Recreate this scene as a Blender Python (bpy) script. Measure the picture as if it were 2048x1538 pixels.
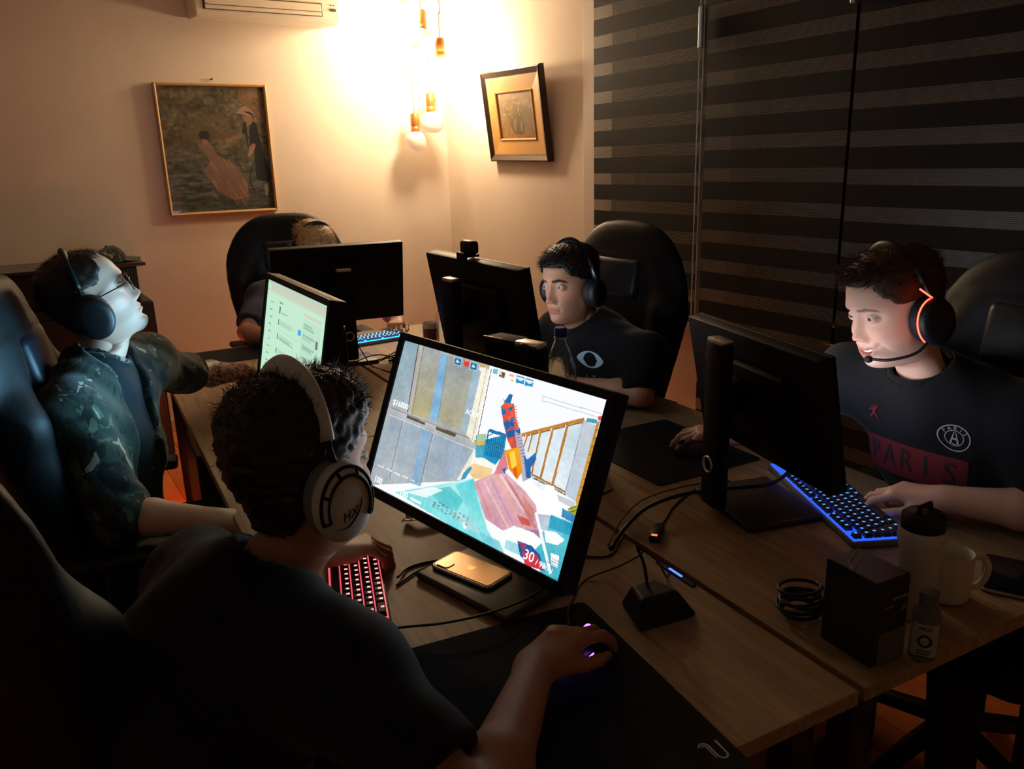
import bpy, bmesh, math, random
import numpy as np
from mathutils import Vector, Matrix, Euler, Quaternion
PI = math.pi
sc = bpy.context.scene
COL = sc.collection
for o in list(bpy.data.objects):
    bpy.data.objects.remove(o, do_unlink=True)

# ------------------------------------------------------------------ camera, world, exposure
cam_d = bpy.data.cameras.new('camera')
cam = bpy.data.objects.new('camera', cam_d)
COL.objects.link(cam)
cam_d.sensor_width = 36.0
cam_d.lens = 36.0 * 1615 / 2048
cam_d.clip_start = 0.05
CR = Matrix(((0.845, 0.166, -0.508), (-0.534, 0.212, -0.818), (-0.028, 0.963, 0.268)))
cam.matrix_world = Matrix.Translation((0, 0, 1.52)) @ CR.to_quaternion().to_matrix().to_4x4()
sc.camera = cam
sc.view_settings.view_transform = 'Standard'
sc.view_settings.look = 'None'
sc.view_settings.gamma = 1.0
sc.view_settings.exposure = 0.0
sc.view_settings.use_curve_mapping = False
w = bpy.data.worlds.new('night')
sc.world = w
w.use_nodes = True
w.node_tree.nodes['Background'].inputs[0].default_value = (0.10, 0.13, 0.20, 1)
w.node_tree.nodes['Background'].inputs[1].default_value = 0.02
sc.cycles.use_denoising = True
sc.cycles.max_bounces = 8
sc.cycles.transparent_max_bounces = 24
sc.cycles.sample_clamp_indirect = 3.0
sc.cycles.caustics_reflective = False
sc.cycles.caustics_refractive = False

LAMP_E = 195.0         # radiance of the glowing pendant bulbs
LAMP_C = (1.0, 0.77, 0.50)
SCREEN_W = 1.0         # scales the light thrown by the monitors

# ------------------------------------------------------------------ materials
MATS = {}
def mat(name, col, rough=0.5, metal=0.0, spec=0.5, bump=0.0, bscale=200.0, var=0.0, vscale=8.0, emit=None, es=0.0, trans=0.0, ior=1.45, attr=None, sub=0.0, coat=0.0, sheen=0.0):
    if name in MATS: return MATS[name]
    m = bpy.data.materials.new(name); m.use_nodes = True
    nt = m.node_tree; b = nt.nodes['Principled BSDF']
    col = tuple(col) + ((1,) if len(col) == 3 else ())
    b.inputs['Base Color'].default_value = col
    b.inputs['Roughness'].default_value = rough
    b.inputs['Metallic'].default_value = metal
    b.inputs['Specular IOR Level'].default_value = spec
    b.inputs['IOR'].default_value = ior
    b.inputs['Transmission Weight'].default_value = trans
    b.inputs['Coat Weight'].default_value = coat
    b.inputs['Sheen Weight'].default_value = sheen
    if sub > 0:
        b.inputs['Subsurface Weight'].default_value = sub
        b.inputs['Subsurface Radius'].default_value = (0.01, 0.004, 0.002)
        b.inputs['Subsurface Scale'].default_value = 0.5
    if emit is not None:
        b.inputs['Emission Color'].default_value = tuple(emit) + (1,)
        b.inputs['Emission Strength'].default_value = es
    tc = nt.nodes.new('ShaderNodeTexCoord')
    src = None
    if attr:
        a = nt.nodes.new('ShaderNodeAttribute'); a.attribute_name = attr; src = a.outputs['Color']
    if var > 0:
        n = nt.nodes.new('ShaderNodeTexNoise'); n.inputs['Scale'].default_value = vscale; n.inputs['Detail'].default_value = 5
        nt.links.new(tc.outputs['Object'], n.inputs['Vector'])
        mr = nt.nodes.new('ShaderNodeMapRange'); mr.inputs[1].default_value = 0.25; mr.inputs[2].default_value = 0.75
        mr.inputs[3].default_value = 1 - var; mr.inputs[4].default_value = 1 + var
        nt.links.new(n.outputs[0], mr.inputs[0])
        mx = nt.nodes.new('ShaderNodeVectorMath'); mx.operation = 'SCALE'
        if src is not None: nt.links.new(src, mx.inputs[0])
        else: mx.inputs[0].default_value = col[:3]
        nt.links.new(mr.outputs[0], mx.inputs['Scale'])
        src = mx.outputs[0]
    if src is not None: nt.links.new(src, b.inputs['Base Color'])
    if bump > 0:
        n2 = nt.nodes.new('ShaderNodeTexNoise'); n2.inputs['Scale'].default_value = bscale; n2.inputs['Detail'].default_value = 4
        nt.links.new(tc.outputs['Object'], n2.inputs['Vector'])
        bp = nt.nodes.new('ShaderNodeBump'); bp.inputs['Strength'].default_value = bump; bp.inputs['Distance'].default_value = 0.002
        nt.links.new(n2.outputs[0], bp.inputs['Height']); nt.links.new(bp.outputs[0], b.inputs['Normal'])
    MATS[name] = m
    return m

def emat(name, col, s, attr=None):
    if name in MATS: return MATS[name]
    m = bpy.data.materials.new(name); m.use_nodes = True
    nt = m.node_tree; b = nt.nodes['Principled BSDF']
    b.inputs['Base Color'].default_value = (0.02, 0.02, 0.02, 1); b.inputs['Roughness'].default_value = 0.35
    b.inputs['Emission Color'].default_value = tuple(col) + (1,)
    b.inputs['Emission Strength'].default_value = s
    if attr:
        a = nt.nodes.new('ShaderNodeAttribute'); a.attribute_name = attr
        nt.links.new(a.outputs['Color'], b.inputs['Emission Color'])
    MATS[name] = m
    return m

def srgb(r, g=None, b=None):
    c = np.array((r, g, b) if g is not None else r, float) / 255.0
    return tuple(np.where(c <= 0.04045, c / 12.92, ((c + 0.055) / 1.055) ** 2.4))

def smooth01(x, a, b):
    t = np.clip((x - a) / (b - a), 0, 1); return t * t * (3 - 2 * t)
def gs(x, c, s): return np.exp(-0.5 * ((x - c) / s) ** 2)

# ------------------------------------------------------------------ object helpers
def link(o, parent=None):
    COL.objects.link(o)
    if parent is not None: o.parent = parent
    return o
def tag(o, label=None, cat=None, group=None, kind=None):
    if label: o['label'] = label
    if cat: o['category'] = cat
    if group: o['group'] = group
    if kind: o['kind'] = kind
    return o
def thing(name, label, cat, loc=(0, 0, 0), rz=0.0, group=None, rot=None):
    o = bpy.data.objects.new(name, None); o.empty_display_size = 0.05
    COL.objects.link(o); o.location = loc
    o.rotation_euler = rot if rot is not None else (0, 0, rz)
    return tag(o, label, cat, group)

class MB:
    """mesh collector: boxes, lathes, tubes ... -> one mesh object"""
    def __init__(s): s.v = []; s.f = []; s.mi = []; s.cur = 0
    def add(s, v, f, M=None):
        b = len(s.v)
        for p in v:
            p = Vector(p)
            if M is not None: p = M @ p
            s.v.append(tuple(p))
        for q in f: s.f.append(tuple(i + b for i in q)); s.mi.append(s.cur)
        return s
    def box(s, c, d, M=None, bev=0.0, seg=2):
        hx, hy, hz = d[0] / 2, d[1] / 2, d[2] / 2
        if bev <= 0:
            v = [(c[0] + x * hx, c[1] + y * hy, c[2] + z * hz) for x in (-1, 1) for y in (-1, 1) for z in (-1, 1)]
            f = [(0, 1, 3, 2), (4, 6, 7, 5), (0, 4, 5, 1), (2, 3, 7, 6), (0, 2, 6, 4), (1, 5, 7, 3)]
            return s.add(v, f, M)
        bm = bmesh.new(); bmesh.ops.create_cube(bm, size=1.0)
        bmesh.ops.scale(bm, vec=(d[0], d[1], d[2]), verts=bm.verts)
        bmesh.ops.bevel(bm, geom=bm.edges[:], offset=min(bev, 0.49 * min(d)), segments=seg, profile=0.5, affect='EDGES')
        bmesh.ops.translate(bm, vec=c, verts=bm.verts)
        s.frombm(bm, M); return s
    def frombm(s, bm, M=None):
        bm.verts.index_update()
        s.add([tuple(v.co) for v in bm.verts], [[v.index for v in f.verts] for f in bm.faces], M); bm.free()
    def lathe(s, prof, n=24, M=None, ax='z', cap=True):
        v = []; f = []
        for r, z in prof:
            for k in range(n):
                a = 2 * PI * k / n
                v.append((r * math.cos(a), r * math.sin(a), z))
        for i in range(len(prof) - 1):
            for k in range(n):
                k2 = (k + 1) % n
                f.append((i * n + k, i * n + k2, (i + 1) * n + k2, (i + 1) * n + k))
        if cap:
            f.append(tuple(range(n - 1, -1, -1))); f.append(tuple((len(prof) - 1) * n + k for k in range(n)))
        return s.add(v, f, M)
    def tube(s, pts, r, n=8, M=None, cap=True, up=None):
        pts = [Vector(p) for p in pts]; N = len(pts)
        rs = r if hasattr(r, '__len__') else [r] * N
        v = []; f = []; prev = None
        for i, p in enumerate(pts):
            t = (pts[min(i + 1, N - 1)] - pts[max(i - 1, 0)]).normalized()
            if prev is None:
                a = Vector((0, 0, 1)) if abs(t.z) < 0.9 else Vector((1, 0, 0))
                if up: a = Vector(up)
                x = a.cross(t).normalized()
            else:
                x = (prev - t * prev.dot(t)).normalized()
            prev = x; y = t.cross(x)
            rr = rs[i]; rx, ry = rr if hasattr(rr, '__len__') else (rr, rr)
            for k in range(n):
                an = 2 * PI * k / n
                v.append(tuple(p + x * rx * math.cos(an) + y * ry * math.sin(an)))
        for i in range(N - 1):
            for k in range(n):
                k2 = (k + 1) % n
                f.append((i * n + k, i * n + k2, (i + 1) * n + k2, (i + 1) * n + k))
        if cap:
            f.append(tuple(range(n - 1, -1, -1))); f.append(tuple((N - 1) * n + k for k in range(n)))
        return s.add(v, f, M)
    def prism(s, poly, z0, z1, M=None):
        n = len(poly); v = [(x, y, z0) for x, y in poly] + [(x, y, z1) for x, y in poly]
        f = [tuple(range(n - 1, -1, -1)), tuple(range(n, 2 * n))] + [(k, (k + 1) % n, n + (k + 1) % n, n + k) for k in range(n)]
        return s.add(v, f, M)
    def grid(s, P):
        """P: array (a,b,3)"""
        a, b, _ = P.shape
        v = [tuple(p) for p in P.reshape(-1, 3)]
        f = [(i * b + j, i * b + j + 1, (i + 1) * b + j + 1, (i + 1) * b + j) for i in range(a - 1) for j in range(b - 1)]
        return s.add(v, f)
    def sphere(s, c, r, nu=16, nv=10, M=None):
        r = r if hasattr(r, '__len__') else (r, r, r)
        v = [(c[0], c[1], c[2] + r[2])]; f = []
        for i in range(1, nv):
            th = PI * i / nv
            for k in range(nu):
                a = 2 * PI * k / nu
                v.append((c[0] + r[0] * math.sin(th) * math.cos(a), c[1] + r[1] * math.sin(th) * math.sin(a), c[2] + r[2] * math.cos(th)))
        v.append((c[0], c[1], c[2] - r[2])); L = len(v) - 1
        for k in range(nu):
            f.append((0, 1 + k, 1 + (k + 1) % nu)); f.append((L, L - nu + (k + 1) % nu, L - nu + k))
        for i in range(nv - 2):
            for k in range(nu):
                a = 1 + i * nu; k2 = (k + 1) % nu
                f.append((a + k, a + nu + k, a + nu + k2, a + k2))
        return s.add(v, f, M)
    def build(s, name, m, parent=None, smooth=False, angle=None, loc=None, rot=None):
        me = bpy.data.meshes.new(name)
        me.from_pydata(s.v, [], s.f); me.update()
        for mm in (m if isinstance(m, (list, tuple)) else [m]): me.materials.append(mm)
        if max(s.mi, default=0) > 0: me.polygons.foreach_set('material_index', s.mi)
        if smooth:
            me.polygons.foreach_set('use_smooth', [True] * len(me.polygons))
            if angle is not None: me.set_sharp_from_angle(angle=math.radians(angle))
        o = bpy.data.objects.new(name, me)
        if loc is not None: o.location = loc
        if rot is not None: o.rotation_euler = rot
        return link(o, parent)

def npmesh(name, V, F, m, parent=None, smooth=True, colors=None, cname='tint', domain='POINT'):
    """V (n,3) array, F (k,4|3) array"""
    me = bpy.data.meshes.new(name)
    V = np.asarray(V, np.float32); F = np.asarray(F, np.int32); k = F.shape[1]
    me.vertices.add(len(V)); me.vertices.foreach_set('co', V.ravel())
    me.loops.add(F.size); me.loops.foreach_set('vertex_index', F.ravel())
    me.polygons.add(len(F)); me.polygons.foreach_set('loop_start', np.arange(0, F.size, k, dtype=np.int32))
    me.update(calc_edges=True)
    me.validate()
    if smooth: me.polygons.foreach_set('use_smooth', np.ones(len(me.polygons), bool))
    if colors is not None:
        a = me.color_attributes.new(cname, 'FLOAT_COLOR', domain)
        C = np.ones((len(colors), 4), np.float32); C[:, :3] = colors
        a.data.foreach_set('color', C.ravel())
    for mm in (m if isinstance(m, (list, tuple)) else [m]): me.materials.append(mm)
    return link(bpy.data.objects.new(name, me), parent)

def bez(pts, n=12):
    """Catmull-Rom through pts"""
    P = [np.array(p, float) for p in pts]; P = [2 * P[0] - P[1]] + P + [2 * P[-1] - P[-2]]
    out = []
    for i in range(1, len(P) - 2):
        for k in range(n):
            t = k / n
            out.append(tuple(0.5 * (2 * P[i] + (P[i + 1] - P[i - 1]) * t + (2 * P[i - 1] - 5 * P[i] + 4 * P[i + 1] - P[i + 2]) * t * t + (3 * P[i] - P[i - 1] - 3 * P[i + 1] + P[i + 2]) * t ** 3)))
    out.append(tuple(P[-2])); return out

_dg = None
def text_mesh(name, body, size, m, parent=None, M=None, ext=0.0002, align='CENTER', shear=0.0, xs=1.0):
    c = bpy.data.curves.new(name, 'FONT'); c.body = body; c.size = size; c.extrude = ext; c.align_x = align; c.align_y = 'CENTER'; c.shear = shear
    c.resolution_u = 3
    t = bpy.data.objects.new(name, c); COL.objects.link(t)
    dg = bpy.context.evaluated_depsgraph_get(); dg.update()
    me = bpy.data.meshes.new_from_object(t.evaluated_get(dg))
    bpy.data.objects.remove(t); bpy.data.curves.remove(c)
    me.name = name; me.materials.clear(); me.materials.append(m)
    if xs != 1.0: me.transform(Matrix.Diagonal((xs, 1, 1, 1)))
    if M is not None: me.transform(M)
    return link(bpy.data.objects.new(name, me), parent)

def copy_tree(o, parent=None):
    c = o.copy(); COL.objects.link(c)
    if parent is not None: c.parent = parent
    for ch in o.children: copy_tree(ch, c)
    return c

def frame(o, x, y, z):
    """4x4 with origin o and axes x,y,z"""
    m = Matrix.Identity(4)
    for i, a in enumerate((x, y, z)):
        a = Vector(a).normalized()
        for j in range(3): m[j][i] = a[j]
    for j in range(3): m[j][3] = o[j]
    return m

# ------------------------------------------------------------------ flat pictures painted on dense grids (screens, paintings)
def canvas(h, w, base):
    a = np.empty((h, w, 3)); a[:] = base; return a
def poly_mask(h, w, pts, soft=0.0):
    yy, xx = np.mgrid[0:h, 0:w]; xx = (xx + .5) / w; yy = (yy + .5) / h
    m = np.zeros((h, w), bool); n = len(pts)
    for i in range(n):
        x1, y1 = pts[i]; x2, y2 = pts[(i + 1) % n]
        if y1 == y2: continue
        c = ((y1 > yy) != (y2 > yy)) & (xx < (x2 - x1) * (yy - y1) / (y2 - y1) + x1)
        m ^= c
    return m
def pfill(a, pts, col, alpha=1.0, col2=None, ax=0):
    h, w, _ = a.shape; m = poly_mask(h, w, pts)
    if col2 is not None:
        g = (np.mgrid[0:h, 0:w][ax] / (h if ax == 0 else w))[m]
        p = np.array(pts)[:, 1 - ax]; t = np.clip((g - p.min()) / (np.ptp(p) + 1e-9), 0, 1)[:, None]
        c = np.array(col) * (1 - t) + np.array(col2) * t
    else: c = np.array(col)
    a[m] = a[m] * (1 - alpha) + c * alpha
def pline(a, p, q, wd, col, alpha=1.0):
    h, w, _ = a.shape; asp = w / h
    d = np.array([(q[0] - p[0]) * asp, q[1] - p[1]]); d /= np.linalg.norm(d) + 1e-9
    nx, ny = -d[1] * wd / 2 / asp, d[0] * wd / 2
    pfill(a, [(p[0] + nx, p[1] + ny), (q[0] + nx, q[1] + ny), (q[0] - nx, q[1] - ny), (p[0] - nx, p[1] - ny)], col, alpha)
def vnoise(h, w, ny, nx, rng):
    g = rng.random((ny + 2, nx + 2)); y = np.linspace(0, ny, h); x = np.linspace(0, nx, w)
    iy = y.astype(int); ix = x.astype(int); fy = (y - iy)[:, None]; fx = (x - ix)[None]
    fy = fy * fy * (3 - 2 * fy); fx = fx * fx * (3 - 2 * fx)
    A = g[iy][:, ix]; B = g[iy][:, ix + 1]; C = g[iy + 1][:, ix]; D = g[iy + 1][:, ix + 1]
    return (A * (1 - fx) + B * fx) * (1 - fy) + (C * (1 - fx) + D * fx) * fy
def picture_mesh(name, a, W, H, m, parent, M=None):
    """a: (h,w,3) srgb 0..255, laid in the local xy plane, x right, y up, centred"""
    h, w, _ = a.shape
    c = np.clip(a / 255.0, 0, 1); lin = np.where(c <= 0.04045, c / 12.92, ((c + 0.055) / 1.055) ** 2.4)
    X, Y = np.meshgrid(np.linspace(-W / 2, W / 2, w + 1), np.linspace(H / 2, -H / 2, h + 1))
    V = np.stack([X, Y, np.zeros_like(X)], -1).reshape(-1, 3)
    i = np.arange(h)[:, None] * (w + 1) + np.arange(w)[None]
    F = np.stack([i, i + w + 1, i + w + 2, i + 1], -1).reshape(-1, 4)
    o = npmesh(name, V, F, m, parent, smooth=False)
    at = o.data.color_attributes.new('tint', 'FLOAT_COLOR', 'CORNER')
    C = np.ones((h * w, 4, 4), np.float32); C[:, :, :3] = lin.reshape(-1, 1, 3)
    at.data.foreach_set('color', C.ravel())
    if M is not None: o.data.transform(M)
    return o

# ------------------------------------------------------------------ smooth bodies from distance fields
class Field:
    def __init__(s, lo, hi, res):
        s.lo = np.array(lo, float); s.res = res
        s.n = np.ceil((np.array(hi) - s.lo) / res).astype(int) + 1
        s.F = np.full(s.n, 0.5, np.float32)
    def _win(s, lo, hi):
        a = np.clip(np.floor((lo - s.lo) / s.res).astype(int), 0, s.n); b = np.clip(np.ceil((hi - s.lo) / s.res).astype(int) + 1, 0, s.n)
        if np.any(b <= a): return None, None
        ax = [(s.lo[i] + np.arange(a[i], b[i]) * s.res).astype(np.float32) for i in range(3)]
        return tuple(slice(a[i], b[i]) for i in range(3)), ax
    def cone(s, a, b, ra, rb=None, k=0.02, flat=None, fs=1.0, op='add', clip=None):
        """tapered capsule a->b; flat: axis squeezed by factor fs; clip: (point,normal) keeps the side against the normal"""
        rb = ra if rb is None else rb
        a = np.array(a, float); b = np.array(b, float); R = max(ra, rb) + k + 3 * s.res
        sl, ax = s._win(np.minimum(a, b) - R, np.maximum(a, b) + R)
        if sl is None: return s
        X = ax[0][:, None, None]; Y = ax[1][None, :, None]; Z = ax[2][None, None, :]
        d = b - a; L2 = d @ d + 1e-12
        px, py, pz = X - a[0], Y - a[1], Z - a[2]
        t = np.clip((px * d[0] + py * d[1] + pz * d[2]) / L2, 0, 1)
        ox, oy, oz = px - t * d[0], py - t * d[1], pz - t * d[2]
        sc_ = 1.0
        if flat is not None:
            n = np.array(flat, float); n /= np.linalg.norm(n)
            q = (ox * n[0] + oy * n[1] + oz * n[2]) * (1 / fs - 1)
            ox, oy, oz = ox + q * n[0], oy + q * n[1], oz + q * n[2]; sc_ = min(1.0, fs)
        D = (np.sqrt(ox * ox + oy * oy + oz * oz) - (ra + (rb - ra) * t)) * sc_
        if clip is not None:
            c, n = np.array(clip[0], float), np.array(clip[1], float); n /= np.linalg.norm(n)
            D = np.maximum(D, (X - c[0]) * n[0] + (Y - c[1]) * n[1] + (Z - c[2]) * n[2])
        W = s.F[sl]
        if op == 'add':
            h = np.maximum(k - np.abs(W - D), 0) / k if k > 0 else 0
            s.F[sl] = np.minimum(W, D) - h * h * k * 0.25
        else:
            s.F[sl] = np.maximum(W, -D)
        return s
    def chain(s, pts, rs, **kw):
        for i in range(len(pts) - 1): s.cone(pts[i], pts[i + 1], rs[i], rs[i + 1], **kw)
        return s
    def halfspace(s, p, n):
        X = [(s.lo[i] + np.arange(s.n[i]) * s.res).astype(np.float32) for i in range(3)]
        n = np.array(n, float) / np.linalg.norm(n)
        D = (X[0][:, None, None] - p[0]) * n[0] + (X[1][None, :, None] - p[1]) * n[1] + (X[2][None, None, :] - p[2]) * n[2]
        s.F = np.maximum(s.F, D.astype(np.float32)); return s
    def wrinkle(s, amp, freq, seed, n=7):
        rng = np.random.default_rng(seed)
        m = np.abs(s.F) < 0.03
        I = np.argwhere(m); P = s.lo + I * s.res; w_ = np.zeros(len(P))
        for _ in range(n):
            d = rng.normal(size=3); d /= np.linalg.norm(d); fr = freq * rng.uniform(0.6, 1.7)
            w_ += np.sin(P @ d * fr + rng.uniform(0, 6.3) + 1.5 * np.sin(P @ np.roll(d, 1) * fr * 0.6)) / n ** 0.5
        s.F[m] += (amp * w_).astype(np.float32); return s
    def surface(s):
        F = s.F; F[0] = F[-1] = 0.5; F[:, 0] = F[:, -1] = 0.5; F[:, :, 0] = F[:, :, -1] = 0.5
        neg = F < 0
        c = [neg[i:F.shape[0] - 1 + i, j:F.shape[1] - 1 + j, k:F.shape[2] - 1 + k] for i in (0, 1) for j in (0, 1) for k in (0, 1)]
        al = c[0].copy(); an = c[0].copy()
        for q in c[1:]: al &= q; an |= q
        act = an & ~al
        I = np.argwhere(act); idx = np.full(act.shape, -1, np.int32); idx[act] = np.arange(len(I))
        off = np.array([(i, j, k) for i in (0, 1) for j in (0, 1) for k in (0, 1)])
        vals = np.stack([F[I[:, 0] + o[0], I[:, 1] + o[1], I[:, 2] + o[2]] for o in off], 1)
        acc = np.zeros((len(I), 3)); cnt = np.zeros(len(I))
        for a in range(8):
            for b in range(a + 1, 8):
                if np.abs(off[a] - off[b]).sum() != 1: continue
                x = (vals[:, a] < 0) != (vals[:, b] < 0)
                t = np.where(x, vals[:, a] / np.where(x, vals[:, a] - vals[:, b], 1), 0)
                acc += np.where(x[:, None], off[a] + t[:, None] * (off[b] - off[a]), 0); cnt += x
        V = s.lo + (I + acc / cnt[:, None]) * s.res
        Q = []
        for axx in range(3):
            u, v = [(1, 2), (2, 0), (0, 1)][axx]
            A = neg; sl0 = [slice(1, -1)] * 3; sl0[axx] = slice(0, -1); sl1 = list(sl0); sl1[axx] = slice(1, None)
            a0 = A[tuple(sl0)]; a1 = A[tuple(sl1)]; J = np.argwhere(a0 != a1)
            if len(J) == 0: continue
            flip = a0[J[:, 0], J[:, 1], J[:, 2]]
            g = J + 1; g[:, axx] = J[:, axx]
            eu = np.zeros(3, int); eu[u] = 1; ev = np.zeros(3, int); ev[v] = 1
            q = np.stack([idx[tuple((g - d).T)] for d in (eu + ev, ev, eu * 0, eu)], 1)
            q[~flip] = q[~flip][:, ::-1]; Q.append(q)
        Q = np.concatenate(Q); Q = Q[(Q >= 0).all(1)]
        return V, Q
# ------------------------------------------------------------------ room shell
X0, X1, Y0, Y1, ZC = -2.40, 2.67, -1.75, 5.04, 2.62
wallm = mat('wall_paint', srgb(222, 205, 186), .85, spec=.25, bump=.22, bscale=260, var=.05, vscale=3)
ceilm = mat('ceiling_paint', srgb(226, 220, 210), .9, spec=.2, bump=.1, bscale=120)
whitem = mat('trim_white', srgb(214, 204, 192), .55, spec=.4, bump=.05, bscale=90)
def slab(name, lo, hi, m, kind='structure', parent=None):
    o = MB().box([(a + b) / 2 for a, b in zip(lo, hi)], [b - a for a, b in zip(lo, hi)]).build(name, m, parent)
    if parent is None: o['kind'] = kind
    return o
slab('wall_back', (X0 - .15, Y1, 0), (X1 + .25, Y1 + .15, ZC), wallm)
slab('wall_left', (X0 - .15, Y0, 0), (X0, Y1, ZC), wallm)
slab('wall_front', (X0 - .15, Y0 - .15, 0), (X1 + .25, Y0, ZC), wallm)
slab('ceiling', (X0 - .15, Y0 - .15, ZC), (X1 + .25, Y1 + .15, ZC + .12), ceilm)
# right wall with a window and a balcony door behind the blinds
mb = MB(); D = .22
WIN = (2.70, 3.26, .86, 2.32); DOR = (.16, 2.50, .07, 2.32)
def rb(y0, y1, z0, z1): mb.box((X1 + D / 2, (y0 + y1) / 2, (z0 + z1) / 2), (D, y1 - y0, z1 - z0))
rb(Y0, DOR[0], 0, ZC); rb(DOR[1], WIN[0], 0, ZC); rb(WIN[1], Y1, 0, ZC)
rb(DOR[0], DOR[1], DOR[3], ZC); rb(DOR[0], DOR[1], 0, DOR[2]); rb(WIN[0], WIN[1], WIN[3], ZC); rb(WIN[0], WIN[1], 0, WIN[2])
mb.build('wall_right', wallm)['kind'] = 'structure'
glass = mat('night_glass', (.004, .005, .007), .06, spec=.6)
framem = mat('window_frame', srgb(40, 38, 36), .4, spec=.4)
for nm, (y0, y1, z0, z1), posts in (('window_1', WIN, []), ('door_1', DOR, [1.34])):
    mb = MB(); t = .055
    for yy in [y0 + t / 2, y1 - t / 2] + posts: mb.box((X1 + .15, yy, (z0 + z1) / 2), (.06, t, z1 - z0), bev=.006)
    for zz in (z0 + t / 2, z1 - t / 2): mb.box((X1 + .15, (y0 + y1) / 2, zz), (.058, y1 - y0 - 2 * t, t), bev=.006)
    o = mb.build(nm, framem); o['kind'] = 'structure'
    ys = [y0 + t] + [p for q in posts for p in (q - t / 2, q + t / 2)] + [y1 - t]
    for k in range(0, len(ys), 2):
        MB().box((X1 + .155, (ys[k] + ys[k + 1]) / 2, (z0 + z1) / 2), (.012, ys[k + 1] - ys[k], z1 - z0 - 2 * t)).build('pane', glass, o)
# casing between the corner wall and the blinds
mb = MB(); mb.box((X1 - .008, 3.385, 1.30), (.016, .235, 2.60), bev=.003); mb.build('trim_1', mat('casing', srgb(214, 198, 182), .6, spec=.35, bump=.05, bscale=140))['kind'] = 'structure'
basem = mat('baseboard_wood', srgb(190, 165, 140), .5, bump=.05)
MB().box(((X0 + X1) / 2, Y1 - .008, .035), (X1 - X0, .016, .07), bev=.004).build('baseboard_back', basem)['kind'] = 'structure'
MB().box((X1 - .008, 4.27, .035), (.016, 1.53, .07), bev=.004).build('baseboard_right', basem)['kind'] = 'structure'
MB().box((X0 + .008, (Y0 + Y1) / 2, .035), (.016, Y1 - Y0 - .04, .07), bev=.004).build('baseboard_left', basem)['kind'] = 'structure'
# floor: base and loose planks
fl = slab('floor', (X0 - .15, Y0 - .15, -.10), (X1 + .25, Y1 + .15, -.012), mat('subfloor', (.05, .02, .008), .9))
pm = [mat('plank_%d' % k, srgb(*c), .38, spec=.5, var=.18, vscale=14, bump=.08, bscale=60) for k, c in enumerate([(196, 108, 52), (184, 98, 46), (206, 118, 58), (174, 92, 44)])]
rng = random.Random(3); PW, PL = .118, 1.19; pme = {}
mb0 = MB().box((0, 0, 0), (PW - .0016, PL - .0016, .012), bev=.0012, seg=1)
for k in range(4): pme[k] = mb0.build('plank', pm[k]).data; bpy.data.objects.remove(bpy.data.objects['plank'])
nx = int(math.ceil((X1 - X0) / PW))
for i in range(nx):
    y = Y0 - rng.random() * PL * .9
    while y < Y1:
        a, b = max(y, Y0), min(y + PL, Y1)
        x0_, x1_ = X0 + i * PW, min(X0 + (i + 1) * PW, X1)
        if b - a > .03:
            o = bpy.data.objects.new('plank', pme[rng.randrange(4)]); link(o, fl)
            o.location = ((x0_ + x1_) / 2, (a + b) / 2, -.0062); o.scale = ((x1_ - x0_) / PW, (b - a) / PL, 1)
        y += PL

# ------------------------------------------------------------------ zebra blinds
opq = mat('blind_opaque', srgb(25, 22, 20), .62, spec=.2, bump=.2, bscale=700)
def sheer_mat():
    m = bpy.data.materials.new('blind_sheer'); m.use_nodes = True; nt = m.node_tree
    b = nt.nodes['Principled BSDF']; b.inputs['Base Color'].default_value = srgb(104, 98, 90) + (1,); b.inputs['Roughness'].default_value = .38; b.inputs['Specular IOR Level'].default_value = .5
    tc = nt.nodes.new('ShaderNodeTexCoord'); sp = nt.nodes.new('ShaderNodeSeparateXYZ'); nt.links.new(tc.outputs['Object'], sp.inputs[0])
    mu = nt.nodes.new('ShaderNodeMath'); mu.operation = 'MULTIPLY'; mu.inputs[1].default_value = 2 * PI / .0058; nt.links.new(sp.outputs['Z'], mu.inputs[0])
    si = nt.nodes.new('ShaderNodeMath'); si.operation = 'SINE'; nt.links.new(mu.outputs[0], si.inputs[0])
    mr = nt.nodes.new('ShaderNodeMapRange'); mr.inputs[1].default_value = -1; mr.inputs[2].default_value = 1; mr.inputs[3].default_value = .30; mr.inputs[4].default_value = .78
    nt.links.new(si.outputs[0], mr.inputs[0])
    nt.links.new(mr.outputs[0], b.inputs['Alpha'])
    return m
sheer = sheer_mat()
chrome = mat('bead_pale', srgb(225, 232, 240), .3, spec=.6)
alum = mat('grey_endcap', srgb(150, 170, 185), .35, .6)
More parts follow.
